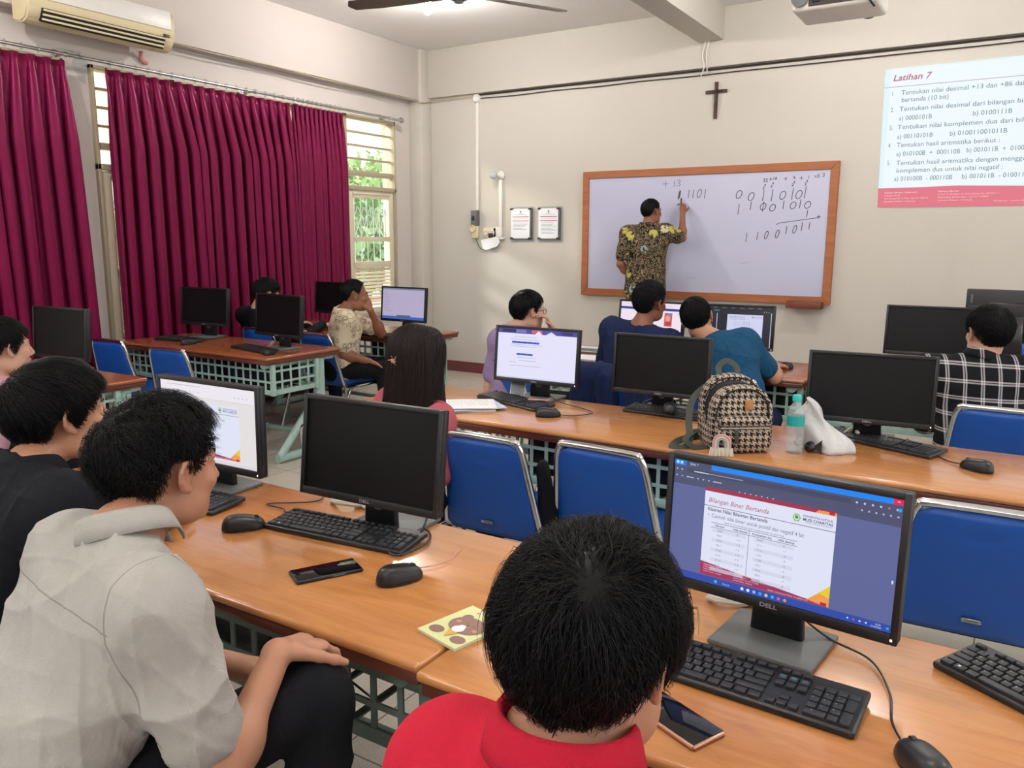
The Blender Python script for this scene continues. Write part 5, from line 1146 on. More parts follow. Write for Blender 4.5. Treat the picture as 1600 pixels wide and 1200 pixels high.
# plastic bag
n_, m_ = 40, 22; V = []; F = []
for j in range(m_ + 1):
    t = j / m_
    for i in range(n_):
        a = 2 * math.pi * i / n_; w = (1 - t) ** 0.75 * (1 - 0.15 * t); cr_ = 1 + 0.09 * math.sin(5 * a + 6 * t) + 0.05 * math.sin(11 * a - 9 * t)
        V.append((0.115 * w * cr_ * math.cos(a) - 0.075 * t + 0.012 * math.sin(9 * t), 0.07 * w * cr_ * math.sin(a) + 0.01 * math.sin(7 * t + a * 2), 0.185 * t ** 0.85 + 0.004 * math.sin(8 * a)))
for j in range(m_):
    for i in range(n_): F.append((j * n_ + i, j * n_ + (i + 1) % n_, (j + 1) * n_ + (i + 1) % n_, (j + 1) * n_ + i))
F.append(tuple(range(n_))[::-1]); V = [(x, y, max(0.001, z)) for x, y, z in V]
o = mesh_obj('plastic_bag', V, F, MT['bag'], None, True); o.location = (-0.56, 3.12, DZ); o.rotation_euler = (0, 0, R(-18)); tag(o, 'crumpled white plastic bag behind the water bottle', 'bag')
hc = empty('hair_claw', (-0.585, 3.03, DZ), 0, 'small black glossy claw clip lying between bottle and plastic bag', 'hair clip')
B().lathe([(0.001, -0.02), (0.014, -0.017), (0.022, 0), (0.014, 0.017), (0.001, 0.02)], 20, (0, 0, 0.023), (1, -1, 0)).build('clip', MT['phoneglass'], hc)
B().prism([(0.0, 0.0), (0.02, 0.02), (0.03, 0.03), (0.028, -0.022), (0.012, -0.01)], -0.004, 0.004, lambda x, y, z: (x + 0.012, z, y + 0.024)).build('wing', MT['phoneglass'], hc)

# ------------------------------------------------------------------ backpack
bk = empty('backpack', (-0.850, 2.965, DZ), R(36), 'small houndstooth backpack standing open on the second-row desk', 'backpack')
def arch(w, h, rb=0.03, n=18, p=2.4):
    pts = [(w - rb + rb * math.cos(a), rb + rb * math.sin(a)) for a in [-math.pi / 2 + math.pi / 2 * k / 5 for k in range(6)]]
    zc = h * 0.52
    pts += [(w * (0.94 + 0.06 * 1) * abs(math.cos(a)) ** (2 / p) * (1 if math.cos(a) >= 0 else -1), zc + (h - zc) * abs(math.sin(a)) ** (2 / p)) for a in [math.pi * k / n for k in range(n + 1)]]
    pts += [(-x, z) for x, z in [(w - rb + rb * math.cos(a), rb + rb * math.sin(a)) for a in [-math.pi / 2 * k / 5 for k in range(6)]]]
    return pts
def puff(name, w, h, y0, y1, m, parent, lean=0.0, z0=0.0, rb=0.03, bev=0.012, shift=0.0):
    q = B().prism(arch(w, h, rb), y0, y1, lambda x, z, y: (x + shift * z, y + lean * z, z + z0))
    es = [e for e in q.bm.edges if e.calc_face_angle(0) > 0.9]
    bmesh.ops.bevel(q.bm, geom=es, offset=bev, segments=4, profile=0.5, affect='EDGES')
    bmesh.ops.recalc_face_normals(q.bm, faces=q.bm.faces[:])
    uv = q.bm.loops.layers.uv.new('UVMap')
    for fc in q.bm.faces:
        nn = fc.normal
        for lp_ in fc.loops:
            c = lp_.vert.co; lp_[uv].uv = (c.x, c.z) if abs(nn.y) > 0.6 else ((c.y + 0.3, c.z) if abs(nn.x) > abs(nn.z) else (c.x, c.y + 0.3))
    return q.build(name, m, parent, True)
puff('back_shell', 0.118, 0.272, 0.035, 0.075, MT['hound'], bk, 0.03, 0, 0.03)
puff('lining', 0.106, 0.250, -0.035, 0.05, MT['lining'], bk, 0.0, 0.0, 0.03, 0.006)
puff('front_shell', 0.115, 0.248, -0.075, -0.02, MT['hound'], bk, -0.02, 0, 0.03, 0.02)
puff('side_gusset', 0.119, 0.13, -0.03, 0.04, MT['hound'], bk, 0, 0, 0.03, 0.01)
puff('front_pocket', 0.098, 0.118, -0.105, -0.07, MT['hound'], bk, 0, 0.004, 0.03, 0.014)
puff('pocket_flap', 0.094, 0.035, -0.112, -0.07, MT['hound'], bk, 0, 0.105, 0.012, 0.008)
B().tube([(x, -0.078 - 0.02 * z, z) for x, z in arch(0.100, 0.238, 0.03)[5:-6]], 0.0028, 6).build('piping', MT['blk_matte'], bk)
B().tube([(-0.09, -0.111, 0.098), (0.09, -0.111, 0.098)], 0.004, 8).build('pocket_zipper', MT['steel'], bk)
B().tube([(x, 0.03 + 0.01 * z, z) for x, z in arch(0.112, 0.262, 0.03)[7:-8]], 0.003, 6).build('main_zipper', MT['blk_matte'], bk)
B().box((0.02, -0.086, 0.178), (0.03, 0.004, 0.036), 0.003).build('leather_patch', MT['tan'], bk)
B().box((-0.03, -0.115, 0.065), (0.014, 0.004, 0.05), 0.003).build('zip_pull', MT['olive'], bk)
B().strip(bez([(-0.045, 0.07, 0.27), (-0.045, 0.082, 0.295), (-0.015, 0.085, 0.318), (0.02, 0.082, 0.30), (0.03, 0.072, 0.272)], 8), 0.022, 0.004, (0, -1, 0.2)).build('handle', MT['olive'], bk)
B().strip(bez([(-0.09, 0.085, 0.22), (-0.14, 0.08, 0.17), (-0.165, 0.04, 0.10), (-0.17, 0.0, 0.03), (-0.20, -0.03, 0.006), (-0.24, -0.01, 0.005), (-0.2, 0.03, 0.02), (-0.12, 0.05, 0.03)], 8), 0.026, 0.003, (-0.3, -1, 0.25)).build('shoulder_strap', MT['olive'], bk)
B().strip(bez([(-0.10, 0.06, 0.05), (-0.15, 0.02, 0.055), (-0.19, -0.015, 0.035), (-0.16, -0.03, 0.008), (-0.11, -0.02, 0.008)], 8), 0.024, 0.003, (-0.2, -0.6, 1)).build('shoulder_strap', MT['olive'], bk)
for sx in (-1, 1): B().tube([(sx * 0.118, 0.0 + 0.012 * math.cos(a), 0.115 + 0.012 * math.sin(a)) for a in [2 * math.pi * k / 12 for k in range(12)]], 0.002, 6, closed=True).build('ring', MT['steel'], bk)
rb = empty('keychain', (-0.845, 2.80, DZ), R(20), 'woven rainbow charm in pink and cream hanging on the backpack', 'keychain')
for r_, m in ((0.030, 'rb_pink'), (0.022, 'rb_cream'), (0.014, 'rb_grey')): B().tube([(r_, 0, 0.028), (r_, 0, 0.045)] + [(r_ * math.cos(a), 0, 0.05 + r_ * math.sin(a)) for a in [math.pi * k / 10 for k in range(11)]] + [(-r_, 0, 0.045), (-r_, 0, 0.028)], 0.0042, 8).build('cord_arch', MT[m], rb)
q = B()
for k in range(13): x = -0.036 + k * 0.006; q.tube([(x, 0, 0.032), (x * 1.15, -0.004 * (k % 2), 0.002)], [0.0042, 0.0034], 6)
q.build('fringe', MT['rb_cream'], rb)
# cable bits on the desks
for nm, pts, lb, m in [('cable_bundle', [(-1.66, 1.66, .757), (-1.60, 1.64, .765), (-1.55, 1.67, .76), (-1.58, 1.68, .757), (-1.50, 1.66, .757)], 'white and black cable bundle behind the switched-off front monitor', 'rag'),
                       ('cable_bundle', [(-0.50, 1.62, .757), (-0.46, 1.60, .765), (-0.42, 1.64, .757), (-0.47, 1.66, .757), (-0.38, 1.63, .757)], 'white cable bundle behind the stand of the lit slide monitor', 'rag'),
                       ('monitor_cable', [(-1.27, 1.62, .83), (-1.26, 1.60, .79), (-1.24, 1.52, .757), (-1.27, 1.46, .757), (-1.22, 1.44, .757), (-1.215, 1.55, .757), (-1.28, 1.62, .757), (-1.40, 1.63, .757)], 'black cable looping right of the front-row keyboard', 'wire'),
                       ('monitor_cable', [(-1.19, 1.40, .756), (-1.14, 1.40, .756), (-1.10, 1.47, .756), (-1.12, 1.56, .756)], 'thin pink cable beside the wireless mouse', 'pinkw'),
                       ('cable_bundle', [(-0.53, 3.34, .757), (-0.50, 3.38, .78), (-0.47, 3.35, .775), (-0.49, 3.40, .757)], 'white tissue-like cable wrap behind the plastic bag', 'rag'),
                       ('cable_bundle', [(-2.05, 3.38, .757), (-2.08, 3.40, .78), (-2.06, 3.42, .79), (-2.03, 3.40, .757)], 'white cable wrap behind the bright white monitor', 'rag'),
                       ('monitor_cable', [(-1.38, 3.50, .80), (-1.42, 3.42, .77), (-1.36, 3.41, .765), (-1.34, 3.43, .76), (-1.45, 3.43, .757)], 'tangled cable behind the mouse on the keyboard', 'wire'),
                       ('monitor_cable', [(-0.50, 3.40, .80), (-0.46, 3.36, .78), (-0.42, 3.37, .77), (-0.40, 3.40, .757)], 'black cable at the stand of the monitor by the plastic bag', 'wire'),
                       ('floor_cable', [(-1.3, 1.3, .49), (-1.15, 1.35, .40), (-1.0, 1.4, .42), (-0.85, 1.3, .30), (-0.8, 1.45, .02)], 'black cable hanging beneath the front desk lattice', 'wire')]:
    tag(B().tube(bez(pts, 8), {'rag': 0.008, 'pinkw': 0.0013}.get(m, 0.003), 6).build(nm, MT[m]), lb, 'cable')
#==PART4==
# ------------------------------------------------------------------ people
def npv(a): return np.array(a, float)
def nrm(v): v = npv(v); return v / (np.linalg.norm(v) + 1e-9)
class SDF:
    def __init__(s, lo, hi, vox):
        s.lo = npv(lo); s.v = vox; s.n = np.ceil((npv(hi) - s.lo) / vox).astype(int) + 1
        s.g = np.full(tuple(s.n), 0.12, np.float32); s.ax = [s.lo[i] + vox * np.arange(s.n[i]) for i in range(3)]
    def sub(s, lo, hi, m):
        a = np.maximum(0, np.floor((npv(lo) - m - s.lo) / s.v).astype(int)); b = np.minimum(s.n, np.ceil((npv(hi) + m - s.lo) / s.v).astype(int) + 1)
        if (b <= a).any(): return None
        sl = tuple(slice(a[i], b[i]) for i in range(3))
        X = s.ax[0][sl[0]][:, None, None]; Y = s.ax[1][sl[1]][None, :, None]; Z = s.ax[2][sl[2]][None, None, :]
        return sl, X, Y, Z
    def put(s, sl, d, k, op):
        g = s.g[sl]; d = d.astype(np.float32)
        if op == 'add':
            h = np.maximum(k - np.abs(g - d), 0) / max(k, 1e-6); s.g[sl] = np.minimum(g, d) - h * h * k * 0.25
        else:
            d = -d; h = np.maximum(k - np.abs(g - d), 0) / max(k, 1e-6); s.g[sl] = np.maximum(g, d) + h * h * k * 0.25
    def cap(s, a, b, ra, rb, k=0.02, flat=None, f=1.0, op='add'):
        """tapered capsule; flat: axis along which it is thinner by factor f"""
        a = npv(a); b = npv(b); m = max(ra, rb) + k + 0.012; q = s.sub(np.minimum(a, b), np.maximum(a, b), m * max(1, 1 / f))
        if q is None: return
        sl, X, Y, Z = q; px, py, pz = X - a[0], Y - a[1], Z - a[2]; d = b - a
        if flat is not None:
            n = nrm(flat); c = px * n[0] + py * n[1] + pz * n[2]; g = (1 / f - 1) * c; px = px + g * n[0]; py = py + g * n[1]; pz = pz + g * n[2]
            d = d + n * float(d @ n) * (1 / f - 1)
        L = float(d @ d) + 1e-9; t = np.clip((px * d[0] + py * d[1] + pz * d[2]) / L, 0, 1)
        dist = np.sqrt((px - t * d[0]) ** 2 + (py - t * d[1]) ** 2 + (pz - t * d[2]) ** 2) - (ra + (rb - ra) * t)
        s.put(sl, dist, k, op)
    def ell(s, c, r, M=None, k=0.02, op='add'):
        c = npv(c); r = npv(r); q = s.sub(c, c, r.max() + k + 0.01)
        if q is None: return
        sl, X, Y, Z = q; px, py, pz = X - c[0], Y - c[1], Z - c[2]
        if M is None: M = np.eye(3)
        u = [(px * M[0, i] + py * M[1, i] + pz * M[2, i]) / r[i] for i in range(3)]
        k0 = np.sqrt(u[0] ** 2 + u[1] ** 2 + u[2] ** 2); k1 = np.sqrt((u[0] / r[0]) ** 2 + (u[1] / r[1]) ** 2 + (u[2] / r[2]) ** 2) + 1e-6
        s.put(sl, k0 * (k0 - 1) / k1, k, op)
    def mesh(s, name, m, parent, origin, wr=0.0, wseed=0, fold=None):
        g = openvdb.FloatGrid(0.12); g.copyFromArray(s.g); pts, quads = g.convertToQuads(0.0)
        P = pts.astype(float) * s.v + s.lo - npv(origin)
        o = mesh_obj(name, [], [], m, parent); me = o.data
        me.vertices.add(len(P)); me.vertices.foreach_set('co', P.ravel()); me.loops.add(len(quads) * 4); me.polygons.add(len(quads))
        q = quads[:, ::-1] if False else quads
        me.loops.foreach_set('vertex_index', q.astype(np.int32).ravel()); me.polygons.foreach_set('loop_start', np.arange(len(quads), dtype=np.int32) * 4)
        me.polygons.foreach_set('use_smooth', np.ones(len(quads), bool)); me.update(calc_edges=True); me.validate()
        if wr > 0:
            n = np.zeros(len(P) * 3); me.vertex_normals.foreach_get('vector', n); n = n.reshape(-1, 3)
            W = P + npv(origin); w = folds(W, wseed, fold) * wr
            P2 = P + n * w[:, None]; me.vertices.foreach_set('co', P2.ravel()); me.update()
        return o
def folds(W, seed, axis=None):
    r = np.random.RandomState(seed); out = np.zeros(len(W)); 
    for f, a in ((9, 1.0), (17, .8), (30, .5), (52, .25)):
        d = r.normal(size=3); d /= np.linalg.norm(d); d[2] *= 0.55; e = r.normal(size=3); e /= np.linalg.norm(e)
        warp = 0.9 * np.sin(W @ e * f * 0.45 + r.uniform(0, 6)) + 0.6 * np.sin(W @ (r.normal(size=3)) * f * 0.3)
        v = np.abs(np.sin(W @ d * f * 1.3 + 2.2 * warp + r.uniform(0, 6))); out += a * ((1 - v) ** 2 - 0.25)
    return out
def frame(fwd, up=(0, 0, 1)):
    f = nrm(fwd); r = nrm(np.cross(f, up)); u = np.cross(r, f); return np.stack([r, f, u], 1)     # columns right, forward, up

HC, HR = npv((0, -0.012, 0.030)), npv((0.074, 0.094, 0.086))    # skull ellipsoid in head space
def head_sdf(S, hc, M, sc=1.0, female=False):
    T = lambda p: hc + M @ (npv(p) * sc)
    def E(c, r, k=0.02, op='add', R_=None): S.ell(T(c), npv(r) * sc, M if R_ is None else M @ R_, k * sc, op)
    def Cp(a, b, ra, rb, k=0.01, op='add'): S.cap(T(a), T(b), ra * sc, rb * sc, k * sc, op=op)
    E(HC, HR, 0.0)
    E((0, 0.030, -0.030), (0.061, 0.058, 0.078), 0.03)
    E((0, 0.045, -0.082), (0.042, 0.038, 0.030), 0.03)
    E((0, 0.073, -0.098), (0.017, 0.014, 0.014), 0.02)
    for s in (-1, 1):
        E((s * 0.048, 0.015, -0.070), (0.018, 0.032, 0.028), 0.03)
        E((s * 0.036, 0.066, -0.026), (0.024, 0.018, 0.020), 0.02)
        Cp((s * 0.012, 0.090, 0.020), (s * 0.046, 0.074, 0.020), 0.007, 0.006, 0.018)
        E((s * 0.030, 0.094, 0.001), (0.017, 0.013, 0.012), 0.012, 'sub')
        Cp((s * 0.018, 0.083, 0.003), (s * 0.042, 0.076, 0.002), 0.0075, 0.006, 0.006)
        E((s * 0.0125, 0.095, -0.038), (0.0085, 0.009, 0.008), 0.007)
    Cp((0, 0.088, 0.010), (0, 0.111, -0.032), 0.008, 0.0095, 0.012)
    Cp((-0.018, 0.084, -0.061), (0, 0.094, -0.059), 0.005, 0.0065, 0.006); Cp((0.018, 0.084, -0.061), (0, 0.094, -0.059), 0.005, 0.0065, 0.006)
    Cp((-0.014, 0.084, -0.071), (0, 0.091, -0.072), 0.005, 0.0070, 0.006); Cp((0.014, 0.084, -0.071), (0, 0.091, -0.072), 0.005, 0.0070, 0.006)
    for s in (-1, 1):       # ears: plate, rim, lobe, bowl
        a = R(24) * s; Re = np.array([[math.cos(a), -math.sin(a), 0], [math.sin(a), math.cos(a), 0], [0, 0, 1]])
        E((s * 0.079, -0.006, -0.004), (0.007, 0.017, 0.029), 0.006, 'add', Re)
        pts = [(0.072, 0.010, -0.008), (0.078, 0.012, 0.014), (0.084, 0.003, 0.026), (0.089, -0.012, 0.024), (0.091, -0.020, 0.008), (0.088, -0.018, -0.010), (0.081, -0.008, -0.026), (0.076, 0.003, -0.032)]
        for p, q in zip(pts[:-1], pts[1:]): Cp((s * p[0], p[1], p[2]), (s * q[0], q[1], q[2]), 0.0042, 0.0042, 0.004)
        E((s * 0.077, 0.002, -0.029), (0.005, 0.008, 0.009), 0.005)
        E((s * 0.089, -0.005, -0.002), (0.007, 0.009, 0.016), 0.005, 'sub', Re)
def hand_sdf(S, w, d, n, side, curl=0.5, sc=1.0, thumb=0.5, spread=0.1):
    """w wrist, d hand direction, n palm normal, side +1: thumb on cross(d,n)"""
    d = nrm(d); n = nrm(n - d * (npv(n) @ d)); a = np.cross(d, n) * side
    pc = w + d * 0.05 * sc; S.cap(w, w + d * 0.03 * sc, 0.026 * sc, 0.030 * sc, 0.015, n, 0.62)
    S.cap(w + d * 0.045 * sc - a * 0.016 * sc, w + d * 0.085 * sc - a * 0.020 * sc, 0.024 * sc, 0.022 * sc, 0.015, n, 0.52)
    S.cap(w + d * 0.045 * sc + a * 0.016 * sc, w + d * 0.088 * sc + a * 0.020 * sc, 0.025 * sc, 0.022 * sc, 0.015, n, 0.52)
    L = [0.92, 1.06, 1.0, 0.78]
    for i in range(4):
        o = (1.5 - i) * 0.0195 * sc; p = w + d * (0.094 - 0.004 * abs(i - 1.2)) * sc + a * o; c = curl * (0.9 + 0.1 * i)
        dd = nrm(d + a * (1.5 - i) * spread)
        for j, (l, r0, r1) in enumerate(((0.044, 0.0092, 0.0082), (0.027, 0.0082, 0.0075), (0.021, 0.0075, 0.0062))):
            ang = c * (0.55, 1.0, 0.7)[j]; ax = np.cross(n, dd); c_, s_ = math.cos(ang), math.sin(ang); dd = nrm(dd * c_ + n * s_)
            n_l = n; q = p + dd * l * L[i] * sc; S.cap(p, q, r0 * sc, r1 * sc, 0.004); p = q
    p = w + d * 0.028 * sc + a * 0.024 * sc; dd = nrm(d * 0.75 + a * 0.75 + n * 0.25 * thumb)
    for l, r0, r1 in ((0.042, 0.0155, 0.0105), (0.031, 0.0105, 0.0088), (0.024, 0.0088, 0.007)):
        q = p + dd * l * sc; S.cap(p, q, r0 * sc, r1 * sc, 0.008); p = q; dd = nrm(dd + n * 0.35 * thumb + d * 0.25)
HAIRLINE = [(0, 38), (25, 36), (48, 26), (62, 4), (72, -16), (80, -14), (90, 6), (102, 2), (112, -22), (128, -40), (155, -56), (180, -62)]
def hairline(az): return np.interp(np.abs(az), [a for a, b in HAIRLINE], [b for a, b in HAIRLINE])
def hair(parent, origin, hc, M, sc, st, m):
    """a dark cap with strands combed over it"""
    T_, n, r, L = st.get('t', 0.018), st.get('n', 2500), st.get('r', 0.0011), st.get('len', 0.06)
    long_ = st.get('long', 0.0); rnd = np.random.RandomState(st.get('seed', 1)); hl = st.get('hl', 0.0)
    Rr = HR + npv(st.get('grow', (T_, T_, T_))); C = HC + npv(st.get('off', (0, 0, 0)))
    def surf(az, el, lift=0.0):
        az = np.radians(az); el = np.radians(el); return np.stack([np.sin(az) * np.cos(el), np.cos(az) * np.cos(el), np.sin(el)], -1) * (Rr + lift)
    lim = lambda az: hairline(az) + hl - st.get('side', 0) * np.exp(-((np.abs(az) - 85) / 22) ** 2) - st.get('nape', 0) * (np.abs(az) > 110)
    # cap
    na, ne = 72, 26; V = []; F = []; lo_scale = 0.94
    for j in range(ne + 1):
        t = j / ne
        for i in range(na):
            az = -180 + 360 * i / na; e0 = float(lim(npv([az]))[0]); el = 90 + (e0 - 90) * t; q = (1 - t) * 7; th = -T_ * 0.30 if q > 1 else -T_ * (0.30 + 0.72 * (1 - q))
            V.append(surf(npv(az), npv(el), th))
    for j in range(ne):
        for i in range(na): F.append((j * na + i, (j + 1) * na + i, (j + 1) * na + (i + 1) % na, j * na + (i + 1) % na))
    if long_ > 0:     # mass of hair that falls behind the face
        b0 = len(V); zs = np.linspace(0.03, -long_, 12); azs = np.linspace(st.get('open', 62), 360 - st.get('open', 62), 40)
        for z in zs:
            k = 1 + 0.10 * ((0.03 - z) / (long_ + 0.03)) ** 2
            for a in azs: V.append(npv([math.sin(R(a)) * Rr[0] * 0.9 * k, math.cos(R(a)) * Rr[1] * 0.9 * k, z]))
        for j in range(11):
            for i in range(39): F.append((b0 + j * 40 + i, b0 + (j + 1) * 40 + i, b0 + (j + 1) * 40 + i + 1, b0 + j * 40 + i + 1))
    V = (npv(V) + C) * sc @ M.T + hc - npv(origin)
    cap = mesh_obj('hair', V, F, m, parent, True)
    # strands
    az = rnd.uniform(-180, 180, n * 3); el = np.degrees(np.arcsin(rnd.uniform(-0.8, 1, n * 3))); ok = el > lim(az); az, el = az[ok][:n], el[ok][:n]; n = len(az)
    P = surf(az, el, -T_ * 0.45); wh = nrm(st.get('whorl', (0.01, -0.55, 0.8)))
    W0 = wh * Rr; clump = np.floor(az / 9) * 31.7 + np.floor(el / 9) * 17.3
    h1 = np.stack([np.sin(clump * 12.9 + k) for k in (0.0, 1.7, 3.1)], 1); h2 = rnd.normal(size=(n, 3))
    lift = rnd.uniform(0.65, 1.08, n) ** 0.8; lift += st.get('tuft', 0.0) * (np.sin(clump * 7.31) + 0.6 * np.sin(clump * 3.7 + 1)); fly = rnd.rand(n) < st.get('fly', 0.03); lift[fly] += rnd.uniform(0.05, st.get('flyamp', 0.14), fly.sum())
    K = st.get('seg', 7); Ln = L * rnd.uniform(0.6, 1.15, n); top = np.clip(np.sin(np.radians(el)), 0, 1); Ln *= 0.55 + 0.6 * top
    if st.get('crop'): Ln[np.abs(az) > 75] *= 0.6
    if long_ > 0: Ln = np.where((np.abs(az) > st.get('open', 62) - 25) | (el > 50), (long_ + 0.05 + (P[:, 2])) * 1.15, L)
    step = (Ln / K)[:, None]; d = P - W0; d /= np.linalg.norm(d, axis=1)[:, None] + 1e-6; path = [P.copy()]; alive = np.ones(n)
    comb = npv(st.get('comb', (0, 0.35, 0))); wave = st.get('wave', 0.25); grav = st.get('grav', 0.25)
    for k in range(K):
        nn = P / (Rr ** 2); nn /= np.linalg.norm(nn, axis=1)[:, None]
        tgt = d * 0.75 + comb * (0.3 + top[:, None]) + npv([0, 0, -1]) * grav * (1 + k * 0.35) + h1 * wave * math.sin(0.8 + k * st.get('wfreq', 0.9)) + h2 * st.get('mess', 0.10)
        if long_ > 0: tgt = tgt + npv([0, 0, -1]) * (P[:, 2:3] < 0.06) * 2.5 + npv([0, -0.8, 0]) * (P[:, 1:2] > -0.02) * (np.abs(P[:, 0:1]) > 0.02)
        tgt -= nn * np.sum(tgt * nn, 1)[:, None] * 0.9; tgt /= np.linalg.norm(tgt, axis=1)[:, None] + 1e-6; d = tgt
        P = P + d * step * alive[:, None]
        Pz = P.copy()
        if long_ > 0: Pz[:, 2] = np.maximum(P[:, 2], 0)
        s = np.linalg.norm(Pz / Rr, axis=1); want = 1 + (lift - 1) * T_ / 0.09 * 1.2; f_ = want / s
        if long_ > 0: P[:, :2] *= (f_ * (1 + 0.16 * np.clip(-P[:, 2] / long_, 0, 1) ** 2))[:, None]; P[:, 2] = np.where(P[:, 2] > 0, P[:, 2] * f_, P[:, 2])
        else: P *= f_[:, None]
        a2 = np.degrees(np.arctan2(P[:, 0], P[:, 1])); e2 = np.degrees(np.arctan2(P[:, 2], np.hypot(P[:, 0], P[:, 1])))
        fr = st.get('fringe', 12) * (np.abs(a2) < 58) + st.get('overhang', 5) * (np.abs(a2) >= 58)
        if long_ > 0: alive = alive * ((e2 > lim(a2) - fr) | (np.abs(a2) > st.get('open', 62) - 10)) * (P[:, 2] > -long_)
        else: alive = alive * (e2 > lim(a2) - fr * rnd.uniform(0.5, 1.2, n))
        path.append(P.copy())
    A = np.stack(path, 1); K1 = K + 1; rad = r * np.linspace(1, 0.25, K1)[None, :, None] * rnd.uniform(0.7, 1.2, (n, 1, 1))
    tan = np.gradient(A, axis=1); tan /= np.linalg.norm(tan, axis=2)[:, :, None] + 1e-9; out_ = A / np.linalg.norm(A, axis=2)[:, :, None]
    sd = np.cross(tan, out_); sd /= np.linalg.norm(sd, axis=2)[:, :, None] + 1e-9
    Q = np.stack([A + sd * rad, A - sd * rad, A + out_ * rad * 0.8], 2)      # n,K1,3,3
    V = ((Q.reshape(-1, 3) + C) * sc) @ M.T + hc - npv(origin)
    base = (np.arange(n) * K1 * 3)[:, None, None] + (np.arange(K) * 3)[None, :, None]; FF = []
    for a, b in ((0, 1), (1, 2), (2, 0)): FF.append(np.stack([base + a, base + b, base + 3 + b, base + 3 + a], -1).reshape(-1, 4))
    FF = np.concatenate(FF); o = cap
    me = bpy.data.meshes.new('hair'); n0 = len(cap.data.vertices); v0 = np.zeros(n0 * 3); cap.data.vertices.foreach_get('co', v0); V = np.concatenate([v0.reshape(-1, 3), V])
    me.vertices.add(len(V)); me.vertices.foreach_set('co', V.ravel()); FA = np.concatenate([npv(F).astype(np.int32), (FF + n0).astype(np.int32)])
    me.loops.add(len(FA) * 4); me.polygons.add(len(FA)); me.loops.foreach_set('vertex_index', FA.ravel()); me.polygons.foreach_set('loop_start', np.arange(len(FA), dtype=np.int32) * 4)
    me.polygons.foreach_set('use_smooth', np.ones(len(FA), bool)); me.update(calc_edges=True); me.materials.append(m); cap.data = me
    return cap
def collar(parent, origin, nk, axis, m, r=0.066, h=0.034, open_az=0.0, fwd=(0, 1, 0), thick=0.003, fall=0.040, tip=0.014):
    """folded shirt collar round the neck; opening towards fwd"""
    Mx = frame(fwd, axis); V = []; na = 48
    prof = [(-0.004, 0.0), (-0.004, h * 0.6), (0.0, h), (0.004, h + 0.003), (0.008, h * 0.9), (0.0125, h * 0.45), (0.018, h - fall)]
    for i in range(na + 1):
        a = math.pi + (i / na - 0.5) * 2 * math.pi * 0.93; front = abs(i / na - 0.5) * 2
        for j, (dr, z) in enumerate(prof):
            ex = tip * max(0, (front - 0.8) / 0.2) * (j / 6) ** 2; q = (r + dr + 0.3 * ex) 
            p = npv([math.sin(a) * q, math.cos(a) * q * 1.05, z - 0.020 * front ** 2 - ex])
            V.append(nk + Mx @ p - npv(origin))
    F = [(i * 7 + j, i * 7 + j + 1, (i + 1) * 7 + j + 1, (i + 1) * 7 + j) for i in range(na) for j in range(6)]
    o = mesh_obj('collar', V, F, m, parent, True); md = o.modifiers.new('thick', 'SOLIDIFY'); md.thickness = thick; md.offset = 0; return o
